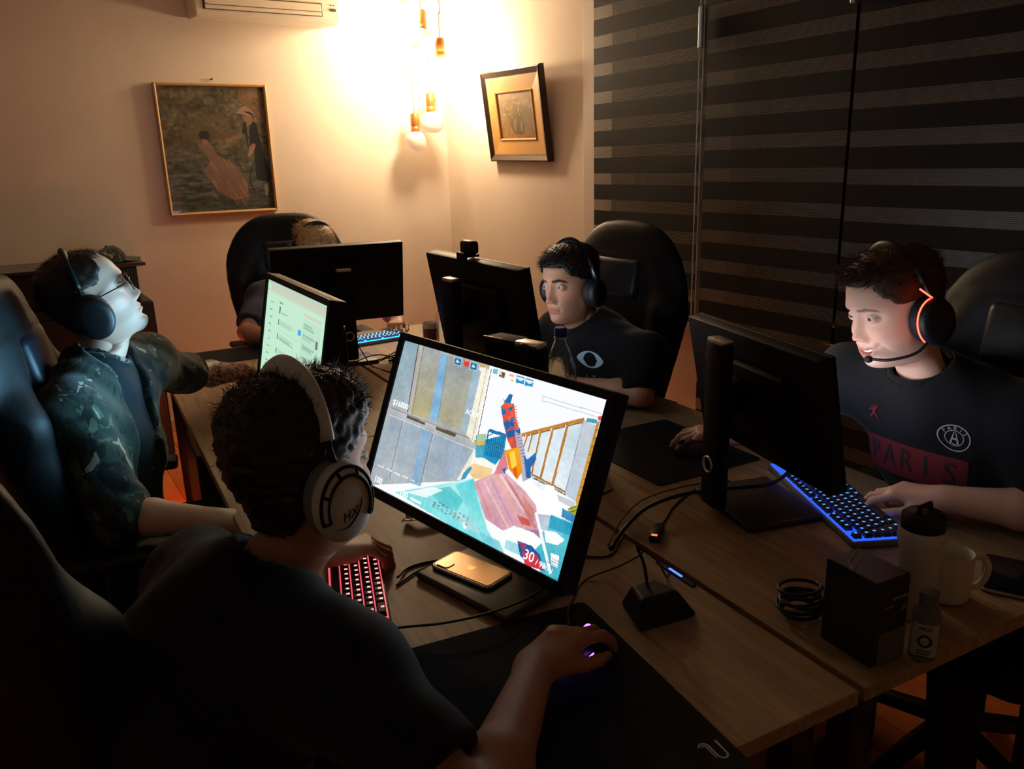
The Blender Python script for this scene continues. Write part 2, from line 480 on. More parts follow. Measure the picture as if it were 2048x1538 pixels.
def blind(y0, y1, z0, zs, x, label, chains):
    """zs: height of the top of one sheer strip; period 127.5 mm"""
    r = thing('roller_blind', label, 'blind', (x, (y0 + y1) / 2, z0), group=None)
    W = y1 - y0; Pd, sh = .1275, .0535
    top = 2.47 - z0
    n = int((2.47 - zs) / Pd) + 1
    z = zs + n * Pd - z0
    def strip(nm, a, b, m):
        if b <= a: return
        P = np.zeros((3, 9, 3))
        for i, zz in enumerate(np.linspace(a, b, 3)):
            for j, yy in enumerate(np.linspace(-W / 2, W / 2, 9)):
                P[i, j] = (.0009 * math.sin(yy * 7 + zz * 1.7), yy, zz)
        g = MB(); g.grid(P); o = g.build(nm, m, r)
        md = o.modifiers.new('thickness', 'SOLIDIFY'); md.thickness = .0006
    while z > .03:
        a, b = z - sh, z
        if a < top: strip('sheer_strip', max(a, .02), min(b, top), sheer)
        a2, b2 = z - Pd, z - sh
        if a2 < top: strip('opaque_strip', max(a2, .02), min(b2, top), opq)
        z -= Pd
    MB().box((0, 0, .010), (.018, W, .022), bev=.006).build('bottom_bar', mat('bar_brown', srgb(70, 58, 46), .4), r, smooth=True, angle=40)
    MB().box((-.012, 0, top + .03), (.075, W + .01, .085), bev=.012).build('cassette', mat('cassette_brown', srgb(52, 46, 42), .4), r, smooth=True, angle=40)
    for cy, cz0 in chains:
        g = MB(); cz = 2.42
        while cz > cz0:
            g.sphere((-.030, cy - (y0 + y1) / 2, cz - z0), .0031, 6, 4); cz -= .0066
        g.build('bead_chain', chrome, r, smooth=True)
    return r
b1 = blind(2.612, 3.342, .772, 2.0802, 2.600, 'striped dark zebra blind nearest the lamp corner, ending above the sill', [(2.600, .77)])
b2 = blind(1.893, 2.585, .325, 1.971, 2.602, 'middle zebra blind with silver glints on its sheer bands', [(2.578, .80)])
b3 = blind(.95, 1.878, .325, 1.964, 2.600, 'darkest zebra blind behind the smiling man on the right', [])
MB().box((-.025, .355, 2.02 - .325), (.03, .022, .16), bev=.004).build('end_cap', alum, b2)
MB().box((-.025, .47, 2.06 - .325), (.03, .022, .13), bev=.004).build('end_cap', alum, b3)
# sill clip on the bead chain of the first blind
MB().box((-.02, -.385, .004), (.03, .055, .036), bev=.004).build('chain_clip', mat('clip_clear', srgb(190, 185, 190), .2, trans=.3), b1)

# ------------------------------------------------------------------ air conditioner on the back wall
ac = thing('air_conditioner', 'cream split air conditioner high on the back wall', 'air conditioner', (1.49, Y1, 2.305))
acm = mat('ac_cream', srgb(226, 212, 190), .42, spec=.4)
prof = [(-.012, .010), (-.190, .0), (-.212, .030), (-.214, .150), (-.200, .235), (-.170, .270), (-.012, .275)]
mb = MB(); n = len(prof)
mb.add([(x, y, z) for x in (-.405, .405) for y, z in prof], [tuple(range(n)), tuple(range(2 * n - 1, n - 1, -1))] + [(k, n + k, n + (k + 1) % n, (k + 1) % n) for k in range(n)])
body = mb.build('body', acm, ac); md = body.modifiers.new('soft', 'BEVEL'); md.width = .012; md.segments = 3
def acp(nm, c, d, m, rx=0, bev=.003):
    o = MB().box((0, 0, 0), d, bev=bev).build(nm, m, ac); o.location = c; o.rotation_euler = (rx, 0, 0); return o
acp('vent', (-.03, -.213, .072), (.66, .012, .070), mat('vent_dark', (.05, .035, .02), .7), 0)
acp('louvre', (-.03, -.220, .082), (.645, .012, .040), acm, math.radians(-14), .004)
acp('louvre', (-.03, -.218, .050), (.645, .010, .020), acm, math.radians(-8), .003)
acp('sensor_window', (.365, -.215, .075), (.035, .010, .014), mat('vent_dark', (.05, .035, .02), .7))
for k in (0, 1): acp('indicator', (.353 + .018 * k, -.215, .100), (.006, .010, .005), mat('vent_dark', (.05, .035, .02), .7), 0, .001)
acp('front_panel', (0, -.214, .185), (.78, .010, .110), acm, 0, .004)

# ------------------------------------------------------------------ framed pictures
def painting_garden():
    h, w_ = 210, 178; r = np.random.default_rng(5)
    a = canvas(h, w_, (86, 78, 58))
    n1 = vnoise(h, w_, 40, 30, r); n2 = vnoise(h, w_, 14, 9, r); n3 = vnoise(h, w_, 60, 10, r)
    yy = np.linspace(0, 1, h)[:, None] + 0 * a[..., 0]
    a += ((n1 - .5) * 46 + (n2 - .5) * 44)[..., None] * np.array([1, .95, .75])
    g = smooth01(yy, .45, .75)[..., None]
    a = a * (1 - g) + (canvas(h, w_, (66, 70, 64)) + ((n3 - .5) * 60 + (n1 - .5) * 30)[..., None]) * g
    hx = lambda pts: [((x - 110) / 1100 + .0, (y - 125) / 1250) for x, y in pts]
    P = lambda pts, c, al=1.0, c2=None: pfill(a, hx(pts), c, al, c2)
    P([(300, 440), (540, 440), (580, 400), (740, 395), (815, 440), (820, 640), (300, 660)], (98, 82, 56), .75, (86, 72, 50))
    P([(940, 130), (1180, 130), (1200, 480), (1060, 470), (1010, 330), (940, 260)], (132, 92, 56), .55)
    for k in range(260):
        x, y = r.uniform(120, 1190), r.uniform(130, 700); s_ = r.uniform(8, 26)
        c = np.array([(30, 32, 24), (96, 88, 60), (120, 84, 60), (44, 52, 40), (140, 120, 92)][r.integers(5)])
        if 560 < y and x < 950: continue
        P([(x, y), (x + s_, y + s_ * .3), (x + s_ * .7, y + s_), (x - s_ * .3, y + s_ * .6)], c, .55)
    for k in range(330):
        x, y = r.uniform(120, 1190), r.uniform(690, 1340); s_ = r.uniform(30, 110)
        c = np.array([(40, 52, 52), (78, 84, 74), (60, 70, 72), (96, 92, 78), (34, 42, 40)][r.integers(5)])
        P([(x, y), (x + s_, y - 6), (x + s_, y + 4), (x, y + 9)], c, .5)
    # seated figure in a pale rose dress
    P([(455, 700), (540, 665), (600, 700), (640, 800), (820, 900), (930, 1060), (930, 1250), (780, 1270), (600, 1160), (470, 960), (560, 880), (540, 800)], (120, 96, 78), .92, (128, 92, 76))
    P([(470, 930), (560, 920), (760, 1000), (900, 1260), (600, 1170)], (110, 88, 76), .6)
    for k in range(40):
        x, y = r.uniform(520, 900), r.uniform(820, 1240); P([(x, y), (x + 14, y), (x + 60, y + 90), (x + 46, y + 92)], [(164, 124, 104), (104, 78, 66)][k % 2], .45)
    P([(470, 600), (510, 560), (570, 565), (590, 610), (570, 655), (500, 655)], (38, 28, 22))
    P([(500, 640), (560, 650), (570, 690), (520, 700)], (140, 102, 82))
    P([(760, 640), (930, 600), (935, 630), (780, 670)], (134, 92, 72), .8)
    # standing figure in black with a straw hat
    P([(1020, 520), (1060, 470), (1100, 490), (1120, 640), (1160, 850), (1195, 1020), (1180, 1095), (1040, 1070), (1035, 880), (1050, 740), (1000, 740)], (20, 20, 22))
    P([(930, 580), (965, 475), (990, 480), (985, 700), (1000, 740), (975, 700), (965, 600)], (22, 22, 24))
    P([(1000, 720), (1040, 690), (1070, 705), (1030, 790), (985, 830), (970, 820)], (150, 112, 88), .9)
    P([(945, 420), (1010, 400), (1050, 420), (1045, 500), (1010, 510), (1000, 480)], (136, 100, 78), .9)
    P([(895, 385), (950, 330), (1000, 315), (1045, 350), (1095, 400), (1080, 420), (960, 400)], (150, 116, 98))
    P([(970, 365), (1040, 370), (1085, 405), (1070, 415), (1010, 385)], (26, 22, 20))
    P([(1120, 1120), (1160, 1110), (1165, 1180), (1135, 1240), (1115, 1220)], (140, 132, 96), .9)
    for k in range(14):
        t0, t1 = k * .19, (k + 1) * .19
        f_ = lambda t: ((1030 - 62 * math.sin(t) - 110) / 1100, (880 + 115 * t - 125) / 1250)
        pline(a, f_(t0), f_(t1), .012, (26, 24, 20), .8)
    return np.clip(a + (r.random((h, w_)) - .5)[..., None] * 10, 0, 255)
def painting_vase():
    h, w_ = 150, 170; r = np.random.default_rng(8)
    a = canvas(h, w_, (150, 122, 82)); n1 = vnoise(h, w_, 9, 12, r); n2 = vnoise(h, w_, 40, 46, r)
    yy = np.linspace(0, 1, h)[:, None, None]
    a = a * (1 - yy * .2) + np.array([20, -6, -24]) * smooth01(yy, .5, .95) * .8 + ((n1 - .5) * 34 + (n2 - .5) * 20)[..., None]
    pfill(a, [(.62, .22), (.95, .40), (1, .78), (.70, .86), (.58, .60)], (110, 96, 72), .6)
    pfill(a, [(.34, .52), (.66, .50), (.72, .72), (.62, .90), (.42, .90), (.30, .72)], (104, 90, 66), .85, (84, 72, 52))
    pfill(a, [(.40, .60), (.48, .58), (.46, .84), (.40, .80)], (150, 132, 98), .6); pfill(a, [(.60, .62), (.66, .64), (.62, .84), (.58, .82)], (160, 142, 110), .6)
    for k in range(120):
        x, y = np.clip(r.normal(.48, .16), .16, .84), np.clip(r.normal(.30, .12), .06, .56); s_ = r.uniform(.012, .034)
        c = [(174, 142, 84), (120, 98, 62), (190, 158, 104), (104, 88, 60), (160, 120, 60)][r.integers(5)]
        pfill(a, [(x + s_ * math.cos(q), y + s_ * 1.2 * math.sin(q)) for q in np.linspace(0, 6.28, 7)], c, .6)
    for k in range(24):
        x = .5 + (r.random() - .5) * .2; x2, y2 = x + (r.random() - .5) * .5, r.uniform(.12, .4); pline(a, (x, .56), (x2, y2), .008, (96, 82, 52), .6)
    for k in range(30):
        x, y = r.uniform(.1, .85), r.uniform(.84, .94); s_ = r.uniform(.01, .03)
        pfill(a, [(x, y), (x + s_ * 2, y - s_ * .4), (x + s_, y + s_)], [(90, 72, 48), (150, 110, 66)][k % 2], .6)
    return np.clip(a, 0, 255)
paintm = mat('painted_canvas', (.3, .3, .3), .55, attr='tint', bump=.15, bscale=300)
glazem = mat('painted_behind_glass', (.3, .3, .3), .55, attr='tint', coat=1.0)
def mould(mb, W, H, sec):
    """picture-frame moulding; sec: list of (inset from the outer edge, depth)"""
    n = len(sec); c = [(-1, -1), (1, -1), (1, 1), (-1, 1)]
    v = [(sx * (W / 2 - s_), sz * (H / 2 - s_), d) for sx, sz in c for s_, d in sec]
    f = []
    for k in range(4):
        k2 = (k + 1) % 4
        for i in range(n): f.append((k * n + i, k2 * n + i, k2 * n + (i + 1) % n, k * n + (i + 1) % n))
    mb.add(v, f)
p1 = thing('framed_picture', 'garden painting with a standing woman in black, in a thin light wood frame', 'picture', (1.165, Y1 - .004, 1.263), rot=(math.radians(90), 0, 0))
mb = MB(); mould(mb, .618, .722, [(0, 0), (0, .026), (.006, .030), (.014, .026), (.016, .010), (.016, 0)])
for o in [mb.build('frame', mat('light_wood_frame', srgb(196, 158, 104), .45, spec=.4), p1)]: o.location = (0, .361, 0)
o = picture_mesh('canvas', painting_garden(), .590, .694, glazem, p1); o.location = (0, .361, .010)
MB().box((0, .361, .004), (.60, .70, .006)).build('backing', mat('backing_board', (.1, .07, .04), .9), p1)
MB().lathe([(.0035, -.004), (.0035, .012), (.006, .013), (.006, .016)], 10).build('nail', mat('nail', (.06, .03, .02), .5, .6), p1, loc=(0.01, .745, 0))
p2 = thing('framed_picture', 'flower vase painting in a dark stepped frame, tilted off the right wall', 'picture', (X1 - .004, 4.095, 1.508), rot=(math.radians(90), 0, math.radians(-90)))
p2.matrix_world = Matrix.Translation((X1 - .006, 4.096, 1.512)) @ Matrix.Rotation(math.radians(-90), 4, 'Z') @ Matrix.Rotation(math.radians(90), 4, 'X') @ Matrix.Rotation(math.radians(7.5), 4, 'X') @ Matrix.Rotation(math.radians(-1.2), 4, 'Z')
mb = MB(); mould(mb, .622, .510, [(0, 0), (0, .030), (.010, .036), (.022, .030), (.034, .024), (.040, .022), (.040, 0)])
mb.build('frame', mat('dark_frame', srgb(52, 36, 24), .3, spec=.6), p2, loc=(0, .255, 0))
mb = MB(); mould(mb, .542, .430, [(0, 0), (0, .021), (.045, .016), (.078, .013), (.082, .019), (.088, .016), (.090, .006), (.090, 0)])
mb.build('mat_border', mat('ochre_mount', srgb(196, 146, 78), .5), p2, loc=(0, .255, 0))
o = picture_mesh('canvas', painting_vase(), .372, .262, paintm, p2); o.location = (0, .255, .009)
MB().box((0, .255, .003), (.60, .49, .004)).build('backing', mat('backing_board', (.1, .07, .04), .9), p2)

# ------------------------------------------------------------------ pendant lamps in the corner
copper = mat('copper_socket', srgb(206, 132, 70), .34, .65)
def milk_mat():
    m = bpy.data.materials.new('milk_glass'); m.use_nodes = True; nt = m.node_tree; out = nt.nodes['Material Output']
    b = nt.nodes['Principled BSDF']; b.inputs['Base Color'].default_value = (.86, .84, .80, 1); b.inputs['Roughness'].default_value = .2
    t = nt.nodes.new('ShaderNodeBsdfTranslucent'); t.inputs[0].default_value = (.95, .93, .90, 1)
    mx = nt.nodes.new('ShaderNodeMixShader'); mx.inputs[0].default_value = .55
    nt.links.new(b.outputs[0], mx.inputs[1]); nt.links.new(t.outputs[0], mx.inputs[2]); nt.links.new(mx.outputs[0], out.inputs['Surface'])
    return m
milk = milk_mat()
glow = emat('lit_bulb', LAMP_C, LAMP_E)
cordm = mat('cloth_cord', srgb(150, 112, 74), .8)
def pendant(x, y, z, label, lit, lean=0.0, seed=0):
    """z: underside of the socket"""
    r = thing('pendant_lamp', label, 'lamp', (x, y, z), group=None)
    L = .118
    MB().lathe([(.0265, 0), (.0285, .004), (.0285, .030), (.0262, .033), (.0262, .036), (.0280, .039), (.0280, .098), (.024, .112), (.010, .118)], 28).build('socket', copper, r, smooth=True, angle=40)
    pts = bez([(0, 0, .114), (.006 * lean, .002, .25), (.016 * lean, .0, ZC - z - .25), (.010 * lean, 0, ZC - z)], 8)
    mb = MB(); mb.tube(pts, .0026, 6); mb.build('cord', cordm, r, smooth=True)
    # uneven pebble bulb
    rg = np.random.default_rng(seed); mb = MB(); mb.sphere((0, 0, 0), 1.0, 32, 22)
    V = np.array(mb.v); k = [rg.normal(size=3) for _ in range(5)]
    V = np.sign(V) * np.abs(V) ** .80
    R = 1 + .055 * sum(np.sin(V @ q * 1.6 + i) for i, q in enumerate(k)) / 1.5
    V = V * R[:, None] * [.066, .066, .064]; V[:, 2] -= .062
    mb.v = [tuple(p) for p in V]
    mb.build('bulb', glow if lit else milk, r, smooth=True)
    return r
pendant(2.393, 4.550, 2.109, 'glowing pendant lamp with a copper socket, hanging lower of the two lit ones', True, .5, 1)
pendant(2.283, 4.770, 2.442, 'glowing pendant lamp cut by the top of the picture', True, 0, 2)
pendant(2.368, 4.72, 2.285, 'unlit pendant lamp between the two glowing ones', False, -.6, 3)
pendant(2.362, 4.880, 1.707, 'unlit white pebble pendant lamp hanging lowest', False, -1.2, 4)
pendant(2.454, 4.830, 1.826, 'unlit white pendant lamp just above the lowest one, beside the wall rod', False, .8, 5)
rod = MB(); rod.tube([(2.478, 4.840, 1.912), (2.52, 4.90, 1.912), (2.585, Y1 - .004, 1.905)], .011, 12)
rod.lathe([(.028, 0), (.028, .008), (.012, .012)], 20, Matrix.Translation((2.585, Y1 - .001, 1.905)) @ Matrix.Rotation(math.radians(90), 4, 'X'))
tag(rod.build('wall_bracket', mat('pale_rod', srgb(222, 200, 168), .5), None, smooth=True, angle=40), 'pale rod bracket on the wall beside the pendant lamps', 'bracket')

# ------------------------------------------------------------------ black cabinet by the back wall
cabm = mat('cabinet_black', (.014, .013, .013), .38, bump=.05)
cb = thing('cabinet', 'tall black cabinet standing against the wall behind the man in glasses', 'cabinet', (-.35, 4.80, -.0))
MB().box((0, 0, .43), (1.98, .44, .86), bev=.012).build('body', cabm, cb)
MB().box((-.02, .02, .95), (1.92, .38, .19), bev=.012).build('upper_body', cabm, cb)
MB().box((0, .0, 1.053), (1.96, .42, .018), bev=.005).build('lid', mat('lid_gloss', (.03, .022, .016), .22, spec=.6), cb)
for k in (-1, 1):
    d = MB().box((k * .49, -.226, .45), (.95, .016, .72), bev=.004).build('door', cabm, cb)
    MB().tube([(k * .06, -.24, .42), (k * .06, -.255, .44), (k * .06, -.255, .52), (k * .06, -.24, .54)], .005, 8).build('handle', mat('steel_grey', srgb(110, 112, 116), .35, .8), d, smooth=True)
# camouflage cap lying on it
cp = thing('cap', 'green camouflage cap lying on top of the black cabinet', 'cap', (.47, 4.72, 1.062), rz=.3)
camo_leaf = None
# ------------------------------------------------------------------ people: heads, hands, bodies, clothes

#            zf      yf      zb      yb      w
HEAD_RINGS = [
    (0.1190, -0.012, 0.1190, -0.016, 0.0020),
    (0.1170, 0.012, 0.1165, -0.040, 0.0270),
    (0.1110, 0.036, 0.1090, -0.064, 0.0470),
    (0.1010, 0.058, 0.0970, -0.083, 0.0610),
    (0.0860, 0.075, 0.0800, -0.096, 0.0700),
    (0.0680, 0.0865, 0.0600, -0.1030, 0.0745),
    (0.0480, 0.0930, 0.0400, -0.1050, 0.0765),
    (0.0280, 0.0955, 0.0200, -0.1030, 0.0760),
    (0.0100, 0.0910, 0.0020, -0.0975, 0.0740),
    (-0.0080, 0.0880, -0.0150, -0.0900, 0.0720),
    (-0.0260, 0.0890, -0.0320, -0.0815, 0.0700),
    (-0.0440, 0.0905, -0.0480, -0.0735, 0.0670),
    (-0.0600, 0.0930, -0.0630, -0.0670, 0.0658),
    (-0.0760, 0.0920, -0.0770, -0.0630, 0.0638),
    (-0.0900, 0.0900, -0.0890, -0.0610, 0.0600),
    (-0.1020, 0.0900, -0.0990, -0.0605, 0.0550),
    (-0.1110, 0.0850, -0.1070, -0.0605, 0.0510),
    (-0.1170, 0.0740, -0.1140, -0.0610, 0.0485),
    (-0.1200, 0.0570, -0.1210, -0.0620, 0.0470),
    (-0.1240, 0.0390, -0.1290, -0.0630, 0.0475),
    (-0.1330, 0.0260, -0.1400, -0.0645, 0.0495),
    (-0.1500, 0.0200, -0.1580, -0.0670, 0.0545),
    (-0.1750, 0.0190, -0.1850, -0.0710, 0.0570),
    (-0.2050, 0.0210, -0.2150, -0.0760, 0.0620),
    (-0.2300, 0.0240, -0.2400, -0.0810, 0.0720),
]
def head_geometry(opt):
    """face looks along +y, z up; returns V (n,3), quads, masks"""
    K = np.array(HEAD_RINGS); nr = 132
    # finer spacing over the face
    t = np.linspace(0, 1, nr); s = np.interp(t, [0, .22, .80, 1], [0, 6, 18, len(K) - 1])
    i = np.clip(s.astype(int), 0, len(K) - 2); u = (s - i)[:, None]
    P = np.vstack([2 * K[:1] - K[1:2], K, 2 * K[-1:] - K[-2:-1]])
    a, b, c, d = P[i], P[i + 1], P[i + 2], P[i + 3]
    R = 0.5 * (2 * b + (c - a) * u + (2 * a - 5 * b + 4 * c - d) * u ** 2 + (3 * b - a - 3 * c + d) * u ** 3)
    R[:, 4] = np.maximum(R[:, 4], 0.001)
    nw = 1 + (opt.get('neckw', 1) - 1) * smooth01(-R[:, 0], .118, .14); my = (R[:, 1] + R[:, 3]) / 2
    R[:, 4] *= nw; R[:, 1] = my + (R[:, 1] - my) * nw; R[:, 3] = my + (R[:, 3] - my) * nw
    na = 150
    q = np.linspace(-1, 1, na, endpoint=False)
    th = PI * (0.45 * q + 0.55 * np.sign(q) * np.abs(q) ** 1.7)      # denser in front
    cs, sn = np.cos(th)[None], np.sin(th)[None]
    zf, yf, zb, yb, w_ = [R[:, k:k + 1] for k in range(5)]
    w_ = w_ * opt.get('wide', 1.0)
    mid = (yf + yb) / 2 - 0.004; hf = yf - mid; hb = mid - yb
    e = np.where(cs > 0, 0.92, 1.0)
    y = mid + np.where(cs > 0, hf, hb) * np.sign(cs) * np.abs(cs) ** e
    x = w_ * np.sign(sn) * np.abs(sn) ** np.where(cs > 0, 0.92, 0.86)
    z = zf + (zb - zf) * (1 - cs) / 2 + 0 * x
    # jaw: sides of the lower face pull in towards the chin
    jw = smooth01(-z, 0.045, 0.115) * smooth01(y, -0.02, 0.07) * (z > -0.124)
    x = x * (1 - 0.20 * jw * opt.get('jaw', 1.0))
    F0 = smooth01(y, 0.0, 0.03)
    sm = opt.get('smile', 0.0)
    ax_ = np.abs(x)
    dy = np.zeros_like(x)
    dy += 0.0045 * gs(ax_, .026, .020) * gs(z, .027, .008)                       # brow
    dy += -0.0075 * gs(ax_, .033, .015) * gs(z, .004, .0105)                      # sockets
    dy += -0.0040 * gs(ax_, .014, .006) * gs(z, .006, .010)
    # nose
    nl = opt.get('nose', 1.0)
    hz = np.interp(z, [-.056, -.051, -.046, -.040, -.034, -.020, -.004, .010, .022], [0, .0015, .0115, .0215, .0225, .0165, .0095, .0045, 0]) * nl
    sg = np.interp(z, [-.05, -.038, -.02, .0, .02], [.0125, .0110, .0085, .0075, .0085])
    dy += hz * np.exp(-np.abs(ax_ / sg / 1.25) ** 2.3)
    dy += 0.0085 * gs(ax_, .0145 + .0015 * sm, .0048) * gs(z, -.0425, .0062)       # wings
    dy += -0.0040 * gs(ax_, .0075, .0030) * gs(z, -.0500, .0024)                  # nostrils
    dy += -0.0035 * gs(ax_, .0205 + .001 * sm, .0035) * gs(z, -.043, .008)
    # mouth
    mw = 0.0245 * (1 + .22 * sm)
    zm = -.0700 + sm * (.0095 * (ax_ / mw) ** 2 - .002)                            # mouth line lifts at the corners
    lipx = np.clip(1 - (ax_ / (mw * 1.04)) ** 2, 0, 1) ** .6
    op = opt.get('open', 0.0)                                                     # half opening in metres
    up = zm + op * .45 * np.clip(1 - (ax_ / (mw * .92)) ** 2, 0, 1); lo = zm - op * 1.5 * np.clip(1 - (ax_ / (mw * .92)) ** 2, 0, 1) ** .8
    dy += 0.0050 * lipx * gs(z, up + .0050, .0036)
    dy += 0.0060 * lipx * gs(z, lo - .0058, .0044)
    dy += -0.0050 * lipx * gs(z, zm, .0013) * (op == 0)
    dy += -0.0030 * gs(ax_, mw + .002, .0035) * gs(z, zm, .0035)
    dy += -0.0025 * gs(ax_, 0, .016) * gs(z, -.0865, .0045)
    dy += -0.0016 * gs(ax_, 0, .003) * gs(z, -.058, .005)
    dy += 0.0030 * gs(ax_, 0, .016) * gs(z, -.101, .009)                          # chin
    dy += -0.0065 * sm * gs(ax_ - .55 * (-.045 - z) , .0315, .0040) * gs(z, -.058, .014)   # smile folds
    dy += 0.0065 * sm * gs(ax_, .043, .013) * gs(z, -.036, .013)                   # raised cheeks
    dx = np.sign(x) * (0.0045 * gs(ax_, .057, .016) * gs(z, -.016, .014) - 0.0055 * gs(ax_, .056, .014) * gs(z, -.056, .016) * (1 - sm) * opt.get('hollow', 1.0) + .004 * sm * gs(z, -.045, .018) * gs(ax_, .055, .02)) * F0
    dx += np.sign(x) * -0.0030 * gs(z, .030, .015) * gs(y, .050, .022)              # temples
    y = y + dy * F0; x = x + dx
    # mouth opening sinks inwards
    mouth = (z < up) & (z > lo) & (ax_ < mw * .90) & (y > .05) if op > 0 else np.zeros(x.shape, bool)
    y = np.where(mouth, y - .016, y)
    # lids over the eyeballs
    ey, ez = .0325, .0030
    er = .0122; eyc = opt.get('eyey', .0745)
    half = .0043 * opt.get('lid', 1.0)
    sl = .0012
    u_ = (ax_ - ey); vz = z - ez - sl * u_ / .012
    rr = np.sqrt(u_ ** 2 + (z - ez) ** 2)
    prof = np.clip(1 - (u_ / .0138) ** 2, 0, 1)
    top, bot = half * 1.12 * prof ** .75, -half * .88 * prof ** .8
    slit = (vz < top) & (vz > bot) & (y > .04)
    lid = eyc + np.sqrt(np.clip((er + .0017) ** 2 - rr ** 2, 0, None))
    wgt = smooth01(-rr, -.0150, -.0118) * (y > .04)
    y = np.where(slit, np.minimum(y, eyc + .001), y * (1 - wgt) + np.maximum(lid, y - .002) * wgt)
    # crease above the lid
    y = y - .0014 * gs(vz, half * 1.12 + .0050, .0013) * gs(u_, 0, .011) * (y > .05)
    V = np.stack([x, y, z], -1)
    cols = np.ones(V.shape) * opt['skin']
    cols *= (1 + .05 * gs(ax_, .045, .02) * gs(z, -.025, .02))[..., None]
    red = np.clip(.55 * gs(ax_, .045, .016) * gs(z, -.030, .014) + .6 * gs(ax_, 0, .014) * gs(z, -.036, .008), 0, 1)[..., None] * F0[..., None]
    cols = cols * (1 - red * .30 * np.array([0, 1.0, .95]))
    lipm = (lipx * ((z < up + .0085 * lipx) & (z > lo - .0095 * lipx)) * (y > .06))[..., None]
    cols = cols * (1 - np.clip(lipm * 1.3, 0, 1)) + np.array(opt.get('lipc', opt['skin'] * np.array([.80, .52, .50]))) * np.clip(lipm * 1.3, 0, 1)
    cols = np.where(mouth[..., None], np.array([.10, .02, .02]), cols)
    by = opt.get('browz', .0215) + .0045 * np.clip((ax_ - .012) / .022, 0, 1) - .0090 * np.clip((ax_ - .034) / .018, 0, 1) ** 1.5
    brow = gs(z, by, .0024 * opt.get('browt', 1.0)) * smooth01(ax_, .010, .015) * smooth01(-ax_, -.056, -.046) * F0
    bm_ = np.clip(brow * 1.5, 0, 1)[..., None] * opt.get('brows', .9)
    cols = cols * (1 - bm_) + np.array(opt['hairc']) * bm_
    # beard shadow
    bd = opt.get('beard', 0.0)
    if bd > 0:
        bz = smooth01(-z, .040, .075) * smooth01(y, -.015, .02) * smooth01(z, -.150, -.115) * (1 - np.clip(lipm[..., 0] * 2, 0, 1))
        cols = cols * (1 - (bd * bz)[..., None]) + np.array(opt['hairc']) * (bd * bz)[..., None]
    gt = opt.get('goatee', 0.0)
    if gt > 0:
        g_ = gt * np.clip(gs(ax_, 0, .017) * smooth01(-z, .088, .098) * smooth01(y, .045, .07) * 1.4, 0, 1)
        cols = cols * (1 - g_[..., None]) + np.array(opt['hairc']) * g_[..., None]
        V[..., 1] += .0045 * g_; V[..., 2] -= .004 * g_
    # scalp mask
    hl = opt.get('hairline', .066)
    zl = np.where(y > 0, hl - .030 * smooth01(ax_, .040, .066) - .02 * smooth01(ax_, .064, .074), hl - .05)
    zl = np.where(y > .0, zl, np.interp(y, [-.10, -.045, -.015, 0], [opt.get('nape', -.075), opt.get('nape', -.075) + .012, -.02, hl - .055]))
    dst = (z - zl); hm = smooth01(dst, -.004, .006)
    cols = cols * (1 - .75 * hm[..., None]) + np.array(opt['hairc']) * .75 * hm[..., None]
    idx = np.arange(nr * na).reshape(nr, na)
    n1 = np.roll(idx, -1, 1)
    Q = np.stack([idx[:-1], n1[:-1], n1[1:], idx[1:]], -1).reshape(-1, 4)
    # close crown and neck base with small fans -> quads collapsed is fine: leave the rings tiny / hidden
    nv = nr * na
    Vf = np.vstack([V.reshape(-1, 3), [[0, -.014, .1192], [0, -.03, -.235]]])
    return Vf, Q, np.vstack([cols.reshape(-1, 3), [opt['hairc'], opt['skin']]]), np.append(hm.ravel(), [1, 0]), idx, nr, na

def normals_of(V, Q):
    n = np.zeros_like(V); a = V[Q[:, 2]] - V[Q[:, 0]]; b = V[Q[:, 3]] - V[Q[:, 1]]; c = np.cross(a, b)
    for k in range(4): np.add.at(n, Q[:, k], c)
    return n / (np.linalg.norm(n, axis=1, keepdims=True) + 1e-12)

